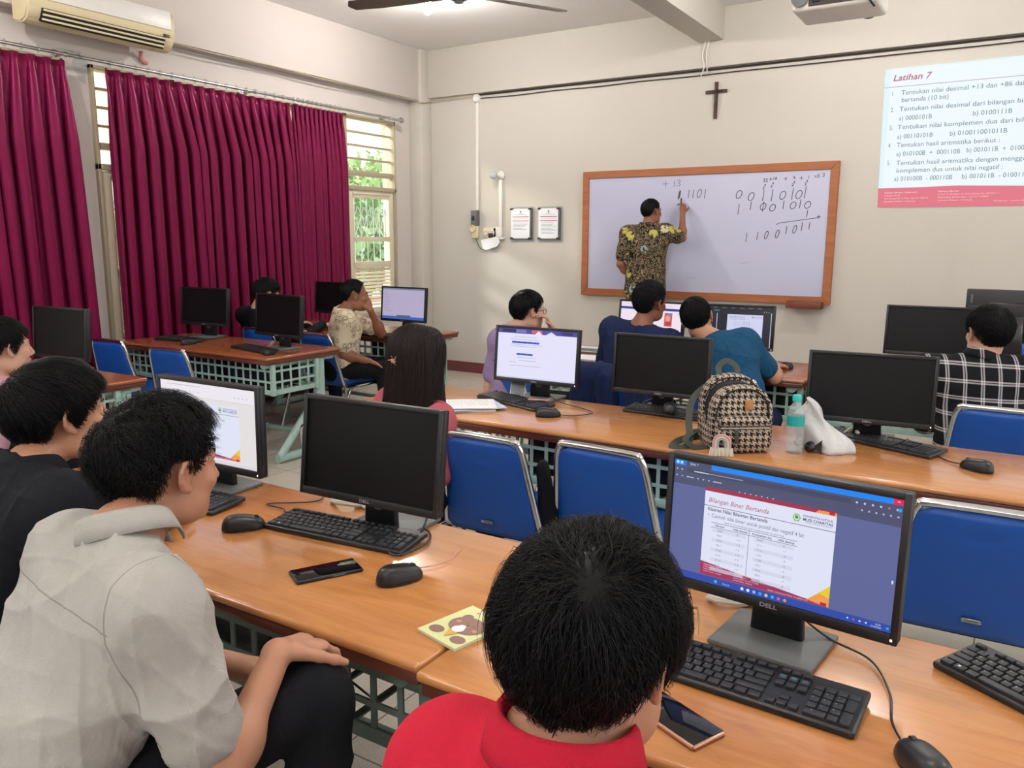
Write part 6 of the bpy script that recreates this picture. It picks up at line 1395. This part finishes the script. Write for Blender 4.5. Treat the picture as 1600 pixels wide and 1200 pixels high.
def person(label, J, skin_m, shirt_m, pants_m, hair_st, hair_m, vox=0.006, facing=(0, 1, 0), up=(0, 0, 1), sleeve='short', hands=None, col=True, wr=0.004, sc=1.0, seed=1, shirt_name='shirt', girth=1.0, extras=None, collar_r=0.066, bulk=0.0):
    J = dict(J); bowv = J.pop('bow', 0.02); J = {k: npv(v) for k, v in J.items()}; og = npv([J['pelvis'][0], J['pelvis'][1], 0.0]); root = empty('person', tuple(og), 0, label, 'person')
    M = frame(facing, up); hc = J['head']; ls, rs = J['ls'], J['rs']; side = nrm(rs - ls); sp = nrm(J['neck'] - J['pelvis']); fwd = nrm(np.cross(sp, -side)); 
    P = np.array(list(J.values())); lo = P.min(0) - 0.22; hi = P.max(0) + 0.22
    S = SDF(lo, hi, vox); head_sdf(S, hc, M, sc)
    nb = hc + M @ npv([0, -0.028, -0.06]) * sc
    S.cap(nb, J['neck'], 0.050 * sc, 0.055 * sc, 0.025); S.cap(J['neck'], (ls + rs) / 2, 0.055, 0.06, 0.03)
    mid = (J['pelvis'] + J['neck']) / 2; ch = J['pelvis'] * 0.3 + J['neck'] * 0.7; wz = J['pelvis'] * 0.72 + J['neck'] * 0.28
    bow = -fwd * bowv
    ch = ch + bow; wz = wz + bow * 0.8
    g = girth
    def torso(S, e, k=0.05):
        S.cap(J['pelvis'] - side * 0.055 * g, J['pelvis'] + side * 0.055 * g, 0.112 * g + e, 0.112 * g + e, k, fwd, 0.92)
        S.cap(wz - side * 0.05 * g, wz + side * 0.05 * g, 0.098 * g + e, 0.098 * g + e, k, fwd, 0.92)
        S.cap(J['pelvis'], ch, 0.105 * g + e, 0.11 * g + e, k, fwd, 0.9)
        S.cap(ch - side * 0.075 * g, ch + side * 0.075 * g, 0.095 * g + e, 0.095 * g + e, k, fwd, 0.95)
        S.cap(ls - sp * 0.015, rs - sp * 0.015, 0.052 + e, 0.052 + e, 0.06)
        S.cap(J['neck'] - sp * 0.028, ls + sp * 0.0, 0.045 + e, 0.048 + e, 0.05); S.cap(J['neck'] - sp * 0.028, rs + sp * 0.0, 0.045 + e, 0.048 + e, 0.05)
        for q_, sg in ((ls, -1), (rs, 1)): S.cap(ch + side * sg * 0.10 * g, J['pelvis'] + side * sg * 0.085 * g, 0.072 * g + e, 0.085 * g + e, 0.06, fwd, 0.9)
        S.cap(ls, ch - side * 0.09 * g, 0.055 + e, 0.08 + e, 0.04); S.cap(rs, ch + side * 0.09 * g, 0.055 + e, 0.08 + e, 0.04)
    torso(S, -0.008)
    for a, b, c, hk in (('ls', 'le', 'lw', 'lh'), ('rs', 're', 'rw', 'rh')):
        if b not in J: continue
        S.cap(J[a], J[b], 0.047, 0.037, 0.02); S.cap(J[b], J[c], 0.037, 0.0245, 0.015)
        S.ell(J[b] * 0.72 + J[c] * 0.28, (0.040, 0.040, 0.045), None, 0.03)
        if hands and hk in hands:
            h = hands[hk]; hand_sdf(S, J[c], h['d'], h['n'], h.get('side', 1), h.get('curl', 0.5), h.get('sc', 1.0), h.get('thumb', 0.5), h.get('spread', 0.08))
    for a, b, c, t in (('lhip', 'lk', 'la', 'lt'), ('rhip', 'rk', 'ra', 'rt')):
        if b not in J: continue
        S.cap(J['pelvis'], J[a], 0.09, 0.08, 0.03); S.cap(J[a], J[b], 0.078, 0.05, 0.03)
        if c in J: S.cap(J[b], J[c], 0.05, 0.034, 0.02); S.cap(J[c], J[t], 0.032, 0.028, 0.015) if t in J else None
    S.mesh('body', skin_m, root, og)
    # shirt
    Sh = SDF(lo, hi, vox); e = 0.010 + bulk; torso(Sh, e)
    for a, b, c in (('ls', 'le', 'lw'), ('rs', 're', 'rw')):
        if b not in J: continue
        if sleeve == 'short':
            q = J[a] * 0.28 + J[b] * 0.72; Sh.cap(J[a], q, 0.062 + bulk, 0.060 + bulk, 0.035)
            d = nrm(J[b] - J[a]); Sh.ell(q + d * 0.064, (0.07, 0.07, 0.012), frame(np.cross(d, (0.3, 0.2, 0.9)), d), 0.004, 'sub')
        else:
            Sh.cap(J[a], J[b], 0.063 + bulk, 0.054 + bulk, 0.035); Sh.cap(J[b], J[c], 0.052 + bulk, 0.037 + bulk * 0.5, 0.02)
    Sh.cap(J['neck'] + nrm(nb - J['neck']) * 0.012, nb + nrm(nb - J['neck']) * 0.05, 0.056, 0.062, 0.008, op='sub')
    Sh.mesh(shirt_name, shirt_m, root, og, wr, seed)
    if col: collar(root, og, J['neck'] + sp * (col if col is not True else 0.006), nrm(nb - J['neck']) * 0.6 + sp * 0.4, shirt_m, collar_r, fwd=facing if col is True else facing)
    if 'lk' in J or 'rk' in J:
        Pn = SDF(lo, hi, vox); Pn.cap(J['pelvis'] - side * 0.06 * g, J['pelvis'] + side * 0.06 * g, 0.108 * g, 0.108 * g, 0.03)
        for a, b, c in (('lhip', 'lk', 'la'), ('rhip', 'rk', 'ra')):
            if b not in J: continue
            Pn.cap(J['pelvis'], J[a], 0.10, 0.092, 0.03); Pn.cap(J[a], J[b], 0.092, 0.066, 0.03)
            if c in J: Pn.cap(J[b], J[c], 0.064, 0.058, 0.015)
        Pn.mesh('trousers', pants_m, root, og, wr * 0.8, seed + 3)
        for c, t in (('la', 'lt'), ('ra', 'rt')):
            if c in J and t in J:
                Fs = SDF(np.minimum(J[c], J[t]) - 0.1, np.maximum(J[c], J[t]) + 0.1, 0.006); a = J[c] * 1.0; a[2] = 0.045; b = J[t] * 1.0; b[2] = 0.034; Fs.cap(a - nrm(b - a) * 0.03, b, 0.040, 0.034, 0.02); Fs.cap(J[c], a, 0.038, 0.04, 0.02)
                Fs.mesh('shoe', MT['shoe'], root, og)
    hair(root, og, hc, M, sc, hair_st, hair_m)
    for s in (-1, 1):
        ey = B().lathe([(0.0115 * math.sin(a), -0.0115 * math.cos(a)) for a in [math.pi * k / 8 for k in range(9)]], 14)
        o = ey.build('eye', MT['eye'], root); o.location = hc + M @ (npv((s * 0.030, 0.0765, 0.001)) * sc) - og
        p = B().lathe([(0.001, 0), (0.0055, -0.0006), (0.0055, 0), (0.001, 0.001)], 12).build('pupil', MT['phoneglass'], o); p.location = M @ npv((0, 0.0117, 0)); p.rotation_euler = Vector(M @ npv((0, 1, 0))).to_track_quat('Z', 'Y').to_euler()
    for s in (-1, 1):
        q = B().strip([tuple(hc + M @ (npv((s * (0.012 + 0.009 * k), 0.0968 - 0.0022 * k * k * 0.6, 0.022 + 0.004 * math.sin(k * 0.8))) * sc) - og) for k in range(5)], 0.006, 0.002, tuple(M @ npv((0, 1, 0))))
        q.build('eyebrow', hair_m, root)
    return root, M, hc, og
def seated(hx, hy, az=0.0, lean=0.12, sitz=0.54, hh=1.14, w=0.19, knee=0.43, dip=0.0):
    """seated joints facing +y turned by az degrees"""
    c, s = math.cos(R(az)), math.sin(R(az)); f = lambda x, y, z: (hx + c * x - s * y, hy + s * x + c * y, z)
    return dict(pelvis=f(0, 0, sitz), neck=f(0, lean, hh - 0.165), head=f(0, lean + 0.06, hh), ls=f(-w, lean + 0.0, hh - 0.205), rs=f(w, lean + 0.0, hh - 0.205), le=f(-w - 0.06, lean + 0.10, hh - 0.47), re=f(w + 0.06, lean + 0.10, hh - 0.47),
                lw=f(-0.13, lean + 0.34, 0.80), rw=f(0.13, lean + 0.34, 0.80), lhip=f(-0.09, 0.02, sitz - 0.01), rhip=f(0.09, 0.02, sitz - 0.01), lk=f(-0.12, knee, 0.52), rk=f(0.12, knee, 0.52), la=f(-0.13, knee + 0.02, 0.09), ra=f(0.13, knee + 0.02, 0.09), lt=f(-0.14, knee + 0.17, 0.04), rt=f(0.14, knee + 0.17, 0.04))

# boy in light grey shirt, foreground left
J = dict(pelvis=(-1.34, 0.52, 0.56), neck=(-1.305, 0.795, 1.0), head=(-1.338, 0.900, 1.092), rs=(-1.125, 0.725, 0.925), ls=(-1.475, 0.79, 0.93), re=(-1.005, 0.735, 0.665), rw=(-1.045, 0.90, 0.80), le=(-1.50, 0.93, 0.66), lw=(-1.20, 0.985, 0.675),
         lhip=(-1.49, 0.48, 0.53), rhip=(-1.30, 0.47, 0.53), rk=(-1.01, 0.955, 0.70), lk=(-1.42, 0.95, 0.58), ra=(-0.93, 0.86, 0.22), la=(-1.42, 0.98, 0.10), lt=(-1.42, 1.12, 0.04), rt=(-0.90, 0.98, 0.14), bow=0.045)
person('person in light grey linen shirt with one hand resting on a raised knee', J, MT['skin'], MT['c_grey1'], MT['c_dkpants'],
       dict(t=0.024, n=11000, r=0.0007, len=0.075, wave=0.85, mess=0.22, wfreq=1.5, seg=10, fringe=12, comb=(0.15, 0.35, 0.0), fly=0.06, flyamp=0.15, tuft=0.22, seed=3, whorl=(0, -0.6, 0.75), grow=(0.018, 0.028, 0.026), nape=6), MT['hair'], vox=0.004, facing=(0.06, 1.0, -0.06),
       hands=dict(rh=dict(d=(-0.02, 0.80, -0.18), n=(-0.05, -0.25, -1), side=-1, curl=0.85, thumb=0.4, sc=0.94), lh=dict(d=(0.9, 0.1, -0.3), n=(0, 0, -1), side=1, curl=0.5)), col=True, wr=0.011, seed=5, collar_r=0.066, bulk=0.006, girth=1.08)
# boy in black jacket behind him
J = seated(-1.98, 0.62, 0, 0.30, 0.54, 1.125, 0.19); J.update(head=(-1.945, 1.045, 1.095), neck=(-1.935, 0.95, 0.975), ls=(-2.13, 0.94, 0.925), rs=(-1.745, 0.925, 0.925), lw=(-2.0, 1.22, 0.80), rw=(-1.86, 1.20, 0.80), re=(-1.70, 1.0, 0.70), bow=0.05)
person('person in black jacket at the left edge, behind the one in light grey shirt', J, MT['skin'], MT['c_black'], MT['c_dkpants'],
       dict(t=0.026, n=9000, r=0.0008, len=0.10, wave=0.12, mess=0.10, seg=10, fringe=26, comb=(0.1, 0.55, 0), fly=0.03, seed=8, tuft=0.08, grow=(0.022, 0.030, 0.024), side=16, nape=4), MT['hair'], vox=0.005, facing=(0.22, 1.0, 0.05), sleeve='long', col=0.001, wr=0.010, seed=9,
       hands=dict(rh=dict(d=(-0.5, 0.6, 0), n=(0, 0, -1), side=-1, curl=0.4), lh=dict(d=(0.5, 0.6, 0), n=(0, 0, -1), side=1, curl=0.4)), bulk=0.012)
# boy in red polo, foreground centre
J = seated(-0.40, 0.42, 0, 0.24, 0.54, 1.12, 0.185); J.update(head=(-0.346, 0.724, 1.092), neck=(-0.350, 0.665, 1.005), ls=(-0.480, 0.660, 0.935), rs=(-0.215, 0.605, 0.935), le=(-0.60, 0.80, 0.70), re=(-0.12, 0.76, 0.70), lw=(-0.50, 1.0, 0.72), rw=(-0.24, 1.0, 0.72))
person('person in red polo shirt seen from behind at the bottom of the picture', J, MT['skin'], MT['c_red'], MT['c_dkpants'],
       dict(t=0.026, n=15000, r=0.00055, len=0.105, wave=0.16, mess=0.12, wfreq=0.6, seg=10, fringe=10, comb=(0.0, 0.12, 0), grav=0.2, fly=0.05, flyamp=0.2, seed=12, grow=(0.024, 0.024, 0.022), whorl=(0.48, -0.62, 0.62), nape=2, side=16, overhang=8, tuft=0.10), MT['hair'], vox=0.004, facing=(0.10, 1.0, -0.12),
       hands=dict(rh=dict(d=(-0.4, 0.6, 0), n=(0, 0, -1), side=-1, curl=0.4), lh=dict(d=(0.4, 0.6, 0), n=(0, 0, -1), side=1, curl=0.4)), wr=0.002, seed=2, collar_r=0.066, girth=0.95)
# woman in pink
J = seated(-1.98, 2.36, 0, 0.04, 0.54, 1.085, 0.175); J.update(head=(-1.924, 2.417, 1.075), neck=(-1.930, 2.389, 0.945), ls=(-2.085, 2.45, 0.865), rs=(-1.83, 2.39, 0.83), pelvis=(-1.99, 2.34, 0.55), re=(-1.80, 2.34, 0.64), rw=(-1.82, 2.54, 0.62), le=(-2.10, 2.56, 0.66), lw=(-1.98, 2.66, 0.62))
rt_, M_, hc_, og_ = person('person in dusty pink top with a metal clip in the long hair', J, MT['skin_l'], MT['c_pink'], MT['c_dkpants'],
       dict(t=0.022, n=7000, r=0.0012, len=0.12, wave=0.10, mess=0.06, seg=14, long=0.205, open=52, fringe=10, comb=(0, 0, 0), whorl=(0, 0.35, 0.9), seed=4, fly=0.03, grow=(0.034, 0.026, 0.016)), MT['hair_br'], vox=0.006, facing=(0.22, 1.0, 0.0), sleeve='long', col=False, wr=0.004, seed=21, girth=0.9,
       hands=dict(rh=dict(d=(-0.2, 0.8, 0), n=(0, 0, -1), side=-1), lh=dict(d=(0.2, 0.8, 0), n=(0, 0, -1), side=1)))
cl = B(); c = hc_ + M_ @ npv((0.012, -0.130, 0.0)) - og_
for a in range(6): cl.tube([tuple(c + npv((0.026 * math.cos(a * 1.05), -0.004 * (a % 2), 0.020 * math.sin(a * 1.05)))), tuple(c + npv((-0.012 * math.cos(a * 1.05 + .5), -0.006, -0.010 * math.sin(a * 1.05 + .5))))], 0.0024, 6)
cl.build('hair_clip', MT['rosegold'], rt_)
# person in cream batik shirt, elbow on the desk
J = dict(pelvis=(-4.43, 4.57, 0.55), neck=(-4.35, 4.545, 0.965), head=(-4.30, 4.62, 1.095), ls=(-4.47, 4.66, 0.94), rs=(-4.22, 4.44, 0.925), re=(-4.27, 4.44, 0.665), rw=(-4.15, 4.60, 0.60), le=(-4.23, 4.84, 0.79), lw=(-4.20, 4.68, 0.985),
         lhip=(-4.45, 4.60, 0.54), rhip=(-4.38, 4.45, 0.54), rk=(-4.08, 4.68, 0.53), lk=(-4.20, 4.86, 0.53), ra=(-4.0, 4.66, 0.09), la=(-4.15, 4.78, 0.09), rt=(-3.9, 4.75, 0.04), lt=(-4.05, 4.9, 0.04))
rt_, M_, hc_, og_ = person('person in cream batik shirt with chin on fist below the casement', J, MT['skin_d'], MT['batik1'], MT['c_dkpants'],
       dict(t=0.010, n=3000, r=0.0012, len=0.03, wave=0.2, mess=0.2, seg=5, fringe=2, overhang=1, seed=5, hl=3), MT['hair'], vox=0.006, facing=(0.62, 0.78, -0.02), wr=0.004, seed=31, girth=1.12, collar_r=0.062, sc=1.02,
       hands=dict(rh=dict(d=(0.55, 0.5, -0.5), n=(0.3, -0.3, -1), side=-1, curl=0.6), lh=dict(d=(-0.25, -0.15, 0.8), n=(-0.7, 0.2, 0.1), side=1, curl=1.2, sc=0.9)))
# person in black between the two black monitors
J = seated(-5.10, 4.62, 0, 0.14, 0.54, 1.06, 0.20); J.update(head=(-5.174, 4.53, 1.075), neck=(-5.21, 4.47, 0.965)); J['ls'] = (-5.42, 4.50, 0.90); J['rs'] = (-5.03, 4.46, 0.90); J['pelvis'] = (-5.2, 4.5, 0.54)
J.update(lk=(-5.1, 4.2 + 0.8, 0.52), le=(-5.46, 4.66, 0.70), lw=(-5.3, 4.95, 0.80), re=(-4.96, 4.64, 0.70), rw=(-4.98, 4.95, 0.80))
person('person in black shirt half hidden behind a dark monitor by the curtain', J, MT['skin_l'], MT['c_black'], MT['c_jeans'],
       dict(t=0.022, n=2500, r=0.0016, len=0.07, wave=0.3, mess=0.2, seg=7, fringe=26, seed=6), MT['hair'], vox=0.007, facing=(0.35, 0.9, -0.25), sleeve='long', col=False, wr=0.005, seed=41,
       hands=dict(rh=dict(d=(0, 0.9, 0), n=(0, 0, -1), side=-1), lh=dict(d=(0.2, 0.8, 0), n=(0, 0, -1), side=1)))
# person in lilac with glasses
J = dict(pelvis=(-2.60, 4.12, 0.54), neck=(-2.61, 4.22, 0.965), head=(-2.555, 4.30, 1.085), ls=(-2.70, 4.38, 0.93), rs=(-2.58, 4.03, 0.93), re=(-2.66, 4.02, 0.64), rw=(-2.44, 4.16, 0.62), le=(-2.46, 4.50, 0.80), lw=(-2.42, 4.36, 0.98),
         lhip=(-2.56, 4.22, 0.53), rhip=(-2.56, 4.04, 0.53), rk=(-2.16, 4.10, 0.53), lk=(-2.18, 4.34, 0.53), ra=(-2.15, 4.08, 0.09), la=(-2.18, 4.34, 0.09), rt=(-2.0, 4.08, 0.04), lt=(-2.03, 4.34, 0.04))
rt_, M_, hc_, og_ = person('person in lilac shirt with black glasses and hand at the chin', J, MT['skin_l'], MT['c_lilac'], MT['c_dkpants'],
       dict(t=0.020, n=3000, r=0.0014, len=0.08, wave=0.15, mess=0.12, seg=7, fringe=18, seed=14, fly=0.06), MT['hair'], vox=0.006, facing=(0.55, 0.83, 0.0), wr=0.005, seed=51, bulk=0.006,
       hands=dict(lh=dict(d=(-0.15, -0.35, 0.7), n=(-0.5, -0.4, 0), side=1, curl=1.1, sc=0.9), rh=dict(d=(0.9, 0.2, -0.2), n=(0, 0, -1), side=-1, curl=0.5)))
gl = B()
for s in (-1, 1):
    c = npv((s * 0.032, 0.099, 0.0)); gl.tube([tuple(hc_ + M_ @ (c + npv((0.022 * math.cos(a), 0, 0.016 * math.sin(a)))) - og_) for a in [2 * math.pi * k / 16 for k in range(16)]], 0.0022, 6, closed=True)
    gl.tube([tuple(hc_ + M_ @ npv(p) - og_) for p in ((s * 0.054, 0.099, 0.004), (s * 0.078, 0.07, 0.006), (s * 0.082, 0.0, 0.008))], 0.002, 6)
gl.tube([tuple(hc_ + M_ @ npv(p) - og_) for p in ((-0.011, 0.099, 0.003), (0.011, 0.099, 0.003))], 0.002, 6); gl.build('glasses', MT['blk'], rt_)
# person in navy
J = seated(-1.86, 4.24, 0, 0.12, 0.54, 1.15, 0.20); J.update(head=(-1.80, 4.42, 1.165), neck=(-1.835, 4.38, 1.025), ls=(-2.02, 4.38, 1.0), rs=(-1.66, 4.40, 0.945), pelvis=(-1.86, 4.24, 0.55), lk=(-1.98, 4.58, 0.52), rk=(-1.74, 4.58, 0.52), la=(-1.98, 4.5, 0.09), ra=(-1.74, 4.5, 0.09), lt=(-1.98, 4.64, 0.04), rt=(-1.74, 4.64, 0.04))
rt_, M_, hc_, og_ = person('person in navy long-sleeved top seen from behind before a lit monitor', J, MT['skin_d'], MT['c_navy'], MT['c_dkpants'],
       dict(t=0.018, n=3000, r=0.0016, len=0.06, wave=0.6, mess=0.3, seg=7, wfreq=1.6, fringe=10, seed=15, fly=0.08, grow=(0.016, 0.016, 0.02)), MT['hair'], vox=0.006, facing=(0.38, 1.0, 0.05), up=(0.10, 0, 1), sleeve='long', col=False, wr=0.004, seed=61,
       hands=dict(rh=dict(d=(-0.1, 0.9, 0), n=(0, 0, -1), side=-1), lh=dict(d=(0.2, 0.8, 0), n=(0, 0, -1), side=1)))
jk = SDF((-2.25, 3.90, 0.05), (-1.48, 4.35, 0.95), 0.008)
jk.cap((-2.02, 4.03, 0.80), (-1.70, 4.03, 0.80), 0.05, 0.05, 0.02); jk.cap((-2.03, 4.00, 0.78), (-2.10, 4.02, 0.30), 0.05, 0.045, 0.05); jk.cap((-1.98, 4.0, 0.76), (-1.98, 4.01, 0.32), 0.055, 0.05, 0.05); jk.cap((-1.86, 3.99, 0.76), (-1.84, 4.0, 0.28), 0.055, 0.055, 0.05); jk.cap((-1.72, 4.0, 0.77), (-1.70, 4.0, 0.3), 0.05, 0.05, 0.05); jk.cap((-1.68, 4.01, 0.79), (-1.62, 4.02, 0.4), 0.04, 0.035, 0.04)
jo = jk.mesh('jacket', MT['c_navy'], None, (-1.86, 4.0, 0.0), 0.008, 7); jo.location = (-1.86, 4.0, 0.0); tag(jo, 'navy jacket draped over the chair of the person in navy', 'jacket')
# person in blue-teal, leaning to the left
J = seated(-1.24, 4.32, 0, 0.10, 0.54, 1.07, 0.2); J.update(lk=(-1.36, 4.60, 0.52), rk=(-1.12, 4.60, 0.52), la=(-1.36, 4.5, 0.09), ra=(-1.12, 4.5, 0.09), lt=(-1.36, 4.64, 0.04), rt=(-1.12, 4.64, 0.04), pelvis=(-1.24, 4.32, 0.55), head=(-1.545, 4.52, 1.075), neck=(-1.44, 4.50, 0.965), ls=(-1.60, 4.54, 0.86), rs=(-1.27, 4.52, 0.955), le=(-1.72, 4.66, 0.72), lw=(-1.50, 4.80, 0.80), re=(-1.11, 4.62, 0.755), rw=(-1.16, 4.84, 0.79))
person('person in blue-teal shirt leaning left, seen from behind', J, MT['skin'], MT['c_teal'], MT['c_jeans'],
       dict(t=0.018, n=3500, r=0.0014, len=0.065, wave=0.12, mess=0.10, seg=7, fringe=8, seed=16, grow=(0.016, 0.018, 0.018), whorl=(0, -0.5, 0.85)), MT['hair'], vox=0.006, facing=(-0.15, 1.0, -0.05), up=(-0.30, 0, 1), wr=0.006, seed=71, girth=1.08, bulk=0.008, col=False,
       hands=dict(rh=dict(d=(-0.3, 0.8, -0.05), n=(0, 0, -1), side=-1, curl=0.5), lh=dict(d=(0.6, 0.6, 0), n=(0, 0, -1), side=1)))
# person in plaid
J = seated(-0.06, 4.30, 0, 0.10, 0.54, 1.09, 0.2); J.update(pelvis=(-0.06, 4.28, 0.55), head=(-0.085, 4.42, 1.095), neck=(-0.10, 4.38, 0.975), ls=(-0.30, 4.36, 0.905), rs=(0.09, 4.38, 0.92))
person('person in black and white plaid shirt seen from behind at the right edge', J, MT['skin_l'], MT['plaid'], MT['c_dkpants'],
       dict(t=0.020, n=4000, r=0.0013, len=0.07, wave=0.15, mess=0.12, seg=7, fringe=12, seed=18, grow=(0.02, 0.02, 0.018), hl=0), MT['hair'], vox=0.006, facing=(-0.55, 0.9, 0.0), sleeve='long', wr=0.004, seed=81, bulk=0.008, sc=1.05,
       hands=dict(rh=dict(d=(-0.1, 0.9, 0), n=(0, 0, -1), side=-1), lh=dict(d=(0.2, 0.8, 0), n=(0, 0, -1), side=1)))
# lecturer writing on the board
J = dict(pelvis=(-2.975, 7.16, 1.05), neck=(-2.965, 7.15, 1.65), head=(-2.945, 7.19, 1.785), ls=(-3.145, 7.13, 1.585), rs=(-2.80, 7.19, 1.60), re=(-2.675, 7.30, 1.545), rw=(-2.725, 7.42, 1.775), le=(-3.205, 7.10, 1.30), lw=(-3.12, 7.25, 1.14),
         lhip=(-3.06, 7.16, 1.0), rhip=(-2.89, 7.16, 1.0), lk=(-3.07, 7.18, 0.60), rk=(-2.88, 7.18, 0.60), la=(-3.08, 7.14, 0.24), ra=(-2.87, 7.14, 0.24), bow=0.0)
rt_, M_, hc_, og_ = person('person in black and yellow batik shirt writing on the whiteboard', J, MT['skin_d'], MT['batik2'], MT['c_dkpants'],
       dict(t=0.010, n=2500, r=0.0015, len=0.03, wave=0.1, mess=0.1, seg=5, fringe=3, overhang=2, seed=20), MT['hair'], vox=0.007, facing=(0.42, 0.9, 0.06), wr=0.004, seed=91, girth=0.98, collar_r=0.062, bulk=0.008, sc=0.98,
       hands=dict(rh=dict(d=(-0.12, 0.35, 0.8), n=(-0.7, 0.5, -0.2), side=-1, curl=1.25, sc=0.92, spread=0.02), lh=dict(d=(0.5, 0.5, -0.5), n=(0, 0, -1), side=1, curl=0.7)))
for a, b in (((-3.08, 7.14), (-3.08, 7.28)), ((-2.87, 7.14), (-2.87, 7.28))):
    Fs = SDF((a[0] - .1, a[1] - .1, .1), (b[0] + .1, b[1] + .1, .35), 0.007); Fs.cap((a[0], a[1], .195), (b[0], b[1], .185), .042, .035, .02); Fs.cap((a[0], a[1], .25), (a[0], a[1], .2), .036, .04, .02); Fs.mesh('shoe', MT['shoe'], rt_, og_)
o = B().tube([(-2.765, 7.475, 1.86), (-2.79, 7.545, 1.92)], [0.008, 0.006], 10).build('board_marker', MT['blk']); tag(o, 'dark board marker in the raised hand of the person writing on the board', 'marker')
# student at the far left edge
J = seated(-3.72, 1.55, 0, 0.16, 0.54, 1.07, 0.18); J.update(head=(-3.62, 1.735, 1.06), neck=(-3.66, 1.68, 0.935), lw=(-3.85, 1.86, 0.64), rw=(-3.6, 1.88, 0.64))
person('person in pale pink at the far left edge, mostly outside the picture', J, MT['skin_l'], MT['c_rose'], MT['c_dkpants'],
       dict(t=0.02, n=2500, r=0.0014, len=0.09, wave=0.1, mess=0.1, seg=7, fringe=22, seed=23, side=14), MT['hair'], vox=0.007, facing=(0.1, 1.0, 0), sleeve='long', col=False, wr=0.004, seed=99,
       hands=dict(rh=dict(d=(-0.1, 0.9, 0), n=(0, 0, -1), side=-1), lh=dict(d=(0.2, 0.8, 0), n=(0, 0, -1), side=1)))
# dark backpack hanging behind the empty chair
db = SDF((-1.6, 2.35, 0.1), (-1.15, 2.95, 0.9), 0.008); db.cap((-1.400, 2.47, 0.70), (-1.390, 2.50, 0.50), 0.03, 0.045, 0.03, (1, 0, 0), .7); db.cap((-1.395, 2.52, 0.55), (-1.380, 2.52, 0.40), 0.05, 0.06, 0.04, (1, 0, 0), .7); db.cap((-1.375, 2.58, 0.40), (-1.375, 2.6, 0.30), 0.06, 0.06, 0.04, (1, 0, 0), .7)
o = db.mesh('dark_bag', MT['c_black'], None, (-1.33, 2.5, 0), 0.004, 3); o.location = (-1.33, 2.5, 0); tag(o, 'slim black bag hanging at the right side of the empty chair', 'bag')
